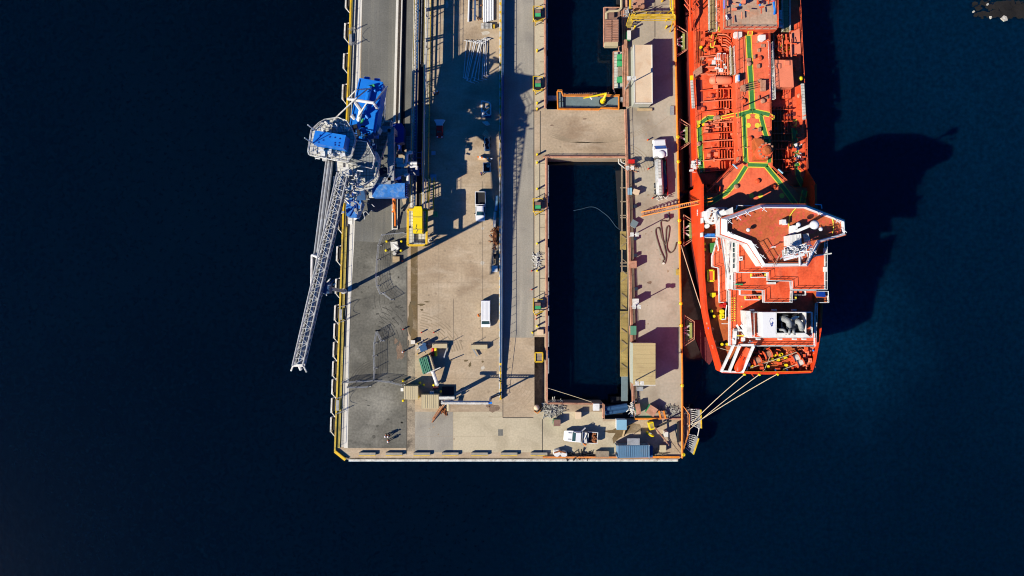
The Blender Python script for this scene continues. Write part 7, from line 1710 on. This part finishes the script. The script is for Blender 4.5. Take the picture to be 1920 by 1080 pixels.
# more deck gear: tank hatches, vents, hose tray, scuppers and loose pipes
for i, (x, y) in enumerate(((1316, 110), (1332, 180), (1318, 205), (1310, 270), (1330, 290), (1492, 130), (1498, 180), (1470, 240), (1496, 240), (1404, 120), (1424, 110), (1394, 190), (1430, 190), (1406, 260), (1410, 285), (1380, 350), (1450, 350), (1420, 340))):
    z = TZ if 1378 < x < 1445 or y > 330 else DZ; c = P(x, y, z)
    sp(MB().lathe([(.42, 0), (.42, .35), (.3, .45), (.001, .5)], (c[0], c[1], z), 12), 'tank_vent', 'deck_red' if i % 3 else 'oxide')
o = sp(MB().ppoly([(1305, 150), (1316, 150), (1318, 205), (1307, 206)], DZ, DZ + .1), 'hose_tray', 'boot')
sp(MB().ppoly([(1302, 132), (1316, 122), (1317, 136), (1304, 144)], DZ, DZ + 1.2), 'tray_housing', 'oxide')
for k in range(4):
    sp(MB().path([P(1304 + 3 * k, 60, DZ + .5), P(1306 + 3 * k, 120, DZ + .5)], .05), 'deck_line', 'deck_brown')
for y in (155, 172, 214, 236, 257, 288, 310): sp(MB().path([P(1376, y, DZ + 1.2), P(1383, y - 2, DZ + 1.6), P(1383, y - 6, TZ + .2)], .12, 6), 'crossover_pipe', 'red_light')
for k, y in enumerate((160, 164, 168, 172)): sp(MB().tube(P(1392 + k, y, TZ + 1.2), P(1418, y - 6, TZ + 1.0), .06).tube(P(1394, y, TZ), P(1394, y, TZ + 1.2), .05), 'hose_rack', 'oxide')
g = MB()
for k in range(26): x = 1382 + (k % 5) * 14; y = 62 + k * 9.3; g.add([P(x, y, TZ + .02), P(x + 9, y, TZ + .02), P(x + 9, y + .8, TZ + .02), P(x, y + .8, TZ + .02)], [[3, 2, 1, 0]])
sp(g, 'weld_seam', 'deck_brown')
sp(MB().path([P(1396, 74, TZ + .1), P(1394, 130, TZ + .1), P(1397, 175, TZ + .1), P(1389, 190, TZ + .1)], .07, 5), 'air_hose', 'red_light')

for k in range(9):
    x = 1343 + 4.2 * k; sp(MB().path([P(x, 102, DZ + 1.5), P(x + .6, 120, DZ + 1.3), P(x + 1, 141, DZ + 1.1)], .09 + .03 * (k % 3), 6), 'cargo_pipe', 'red_light' if k % 2 else 'deck_red')
for k in range(6):
    y = 64 + 5 * k; sp(MB().path([P(1345 + 2 * k, y, DZ + 1.5), P(1362, y + 1, DZ + 1.7), P(1370, y + 8, DZ + 1.3)], .13, 6), 'cargo_pipe', 'deck_red' if k % 2 else 'red_light')
for k in range(5): sp(MB().path([P(1450 + 8 * k, 64, DZ + 1.4), P(1452 + 8 * k, 108, DZ + 1.2)], .14, 6), 'cargo_pipe', 'deck_red' if k % 2 else 'red_light')
clut('deck_machinery', 'boot', 46, 1318, 100, 1376, 325, DZ + .15, DZ + .6, 33, .6, (2, 6), (.06, .1))
clut('deck_machinery', 'red_light', 40, 1320, 146, 1376, 325, DZ + .3, DZ + .9, 34, .35, (2, 7), (.06, .1), ((1, 0), (0, 1)))
clut('deck_machinery', 'oxide', 24, 1380, 66, 1440, 300, TZ + .1, TZ + .5, 35, .6, (2, 6), (.05, .08))
clut('deck_machinery', 'boot', 24, 1450, 190, 1506, 330, DZ + .2, DZ + .9, 36, .5, (2, 7), (.06, .1))
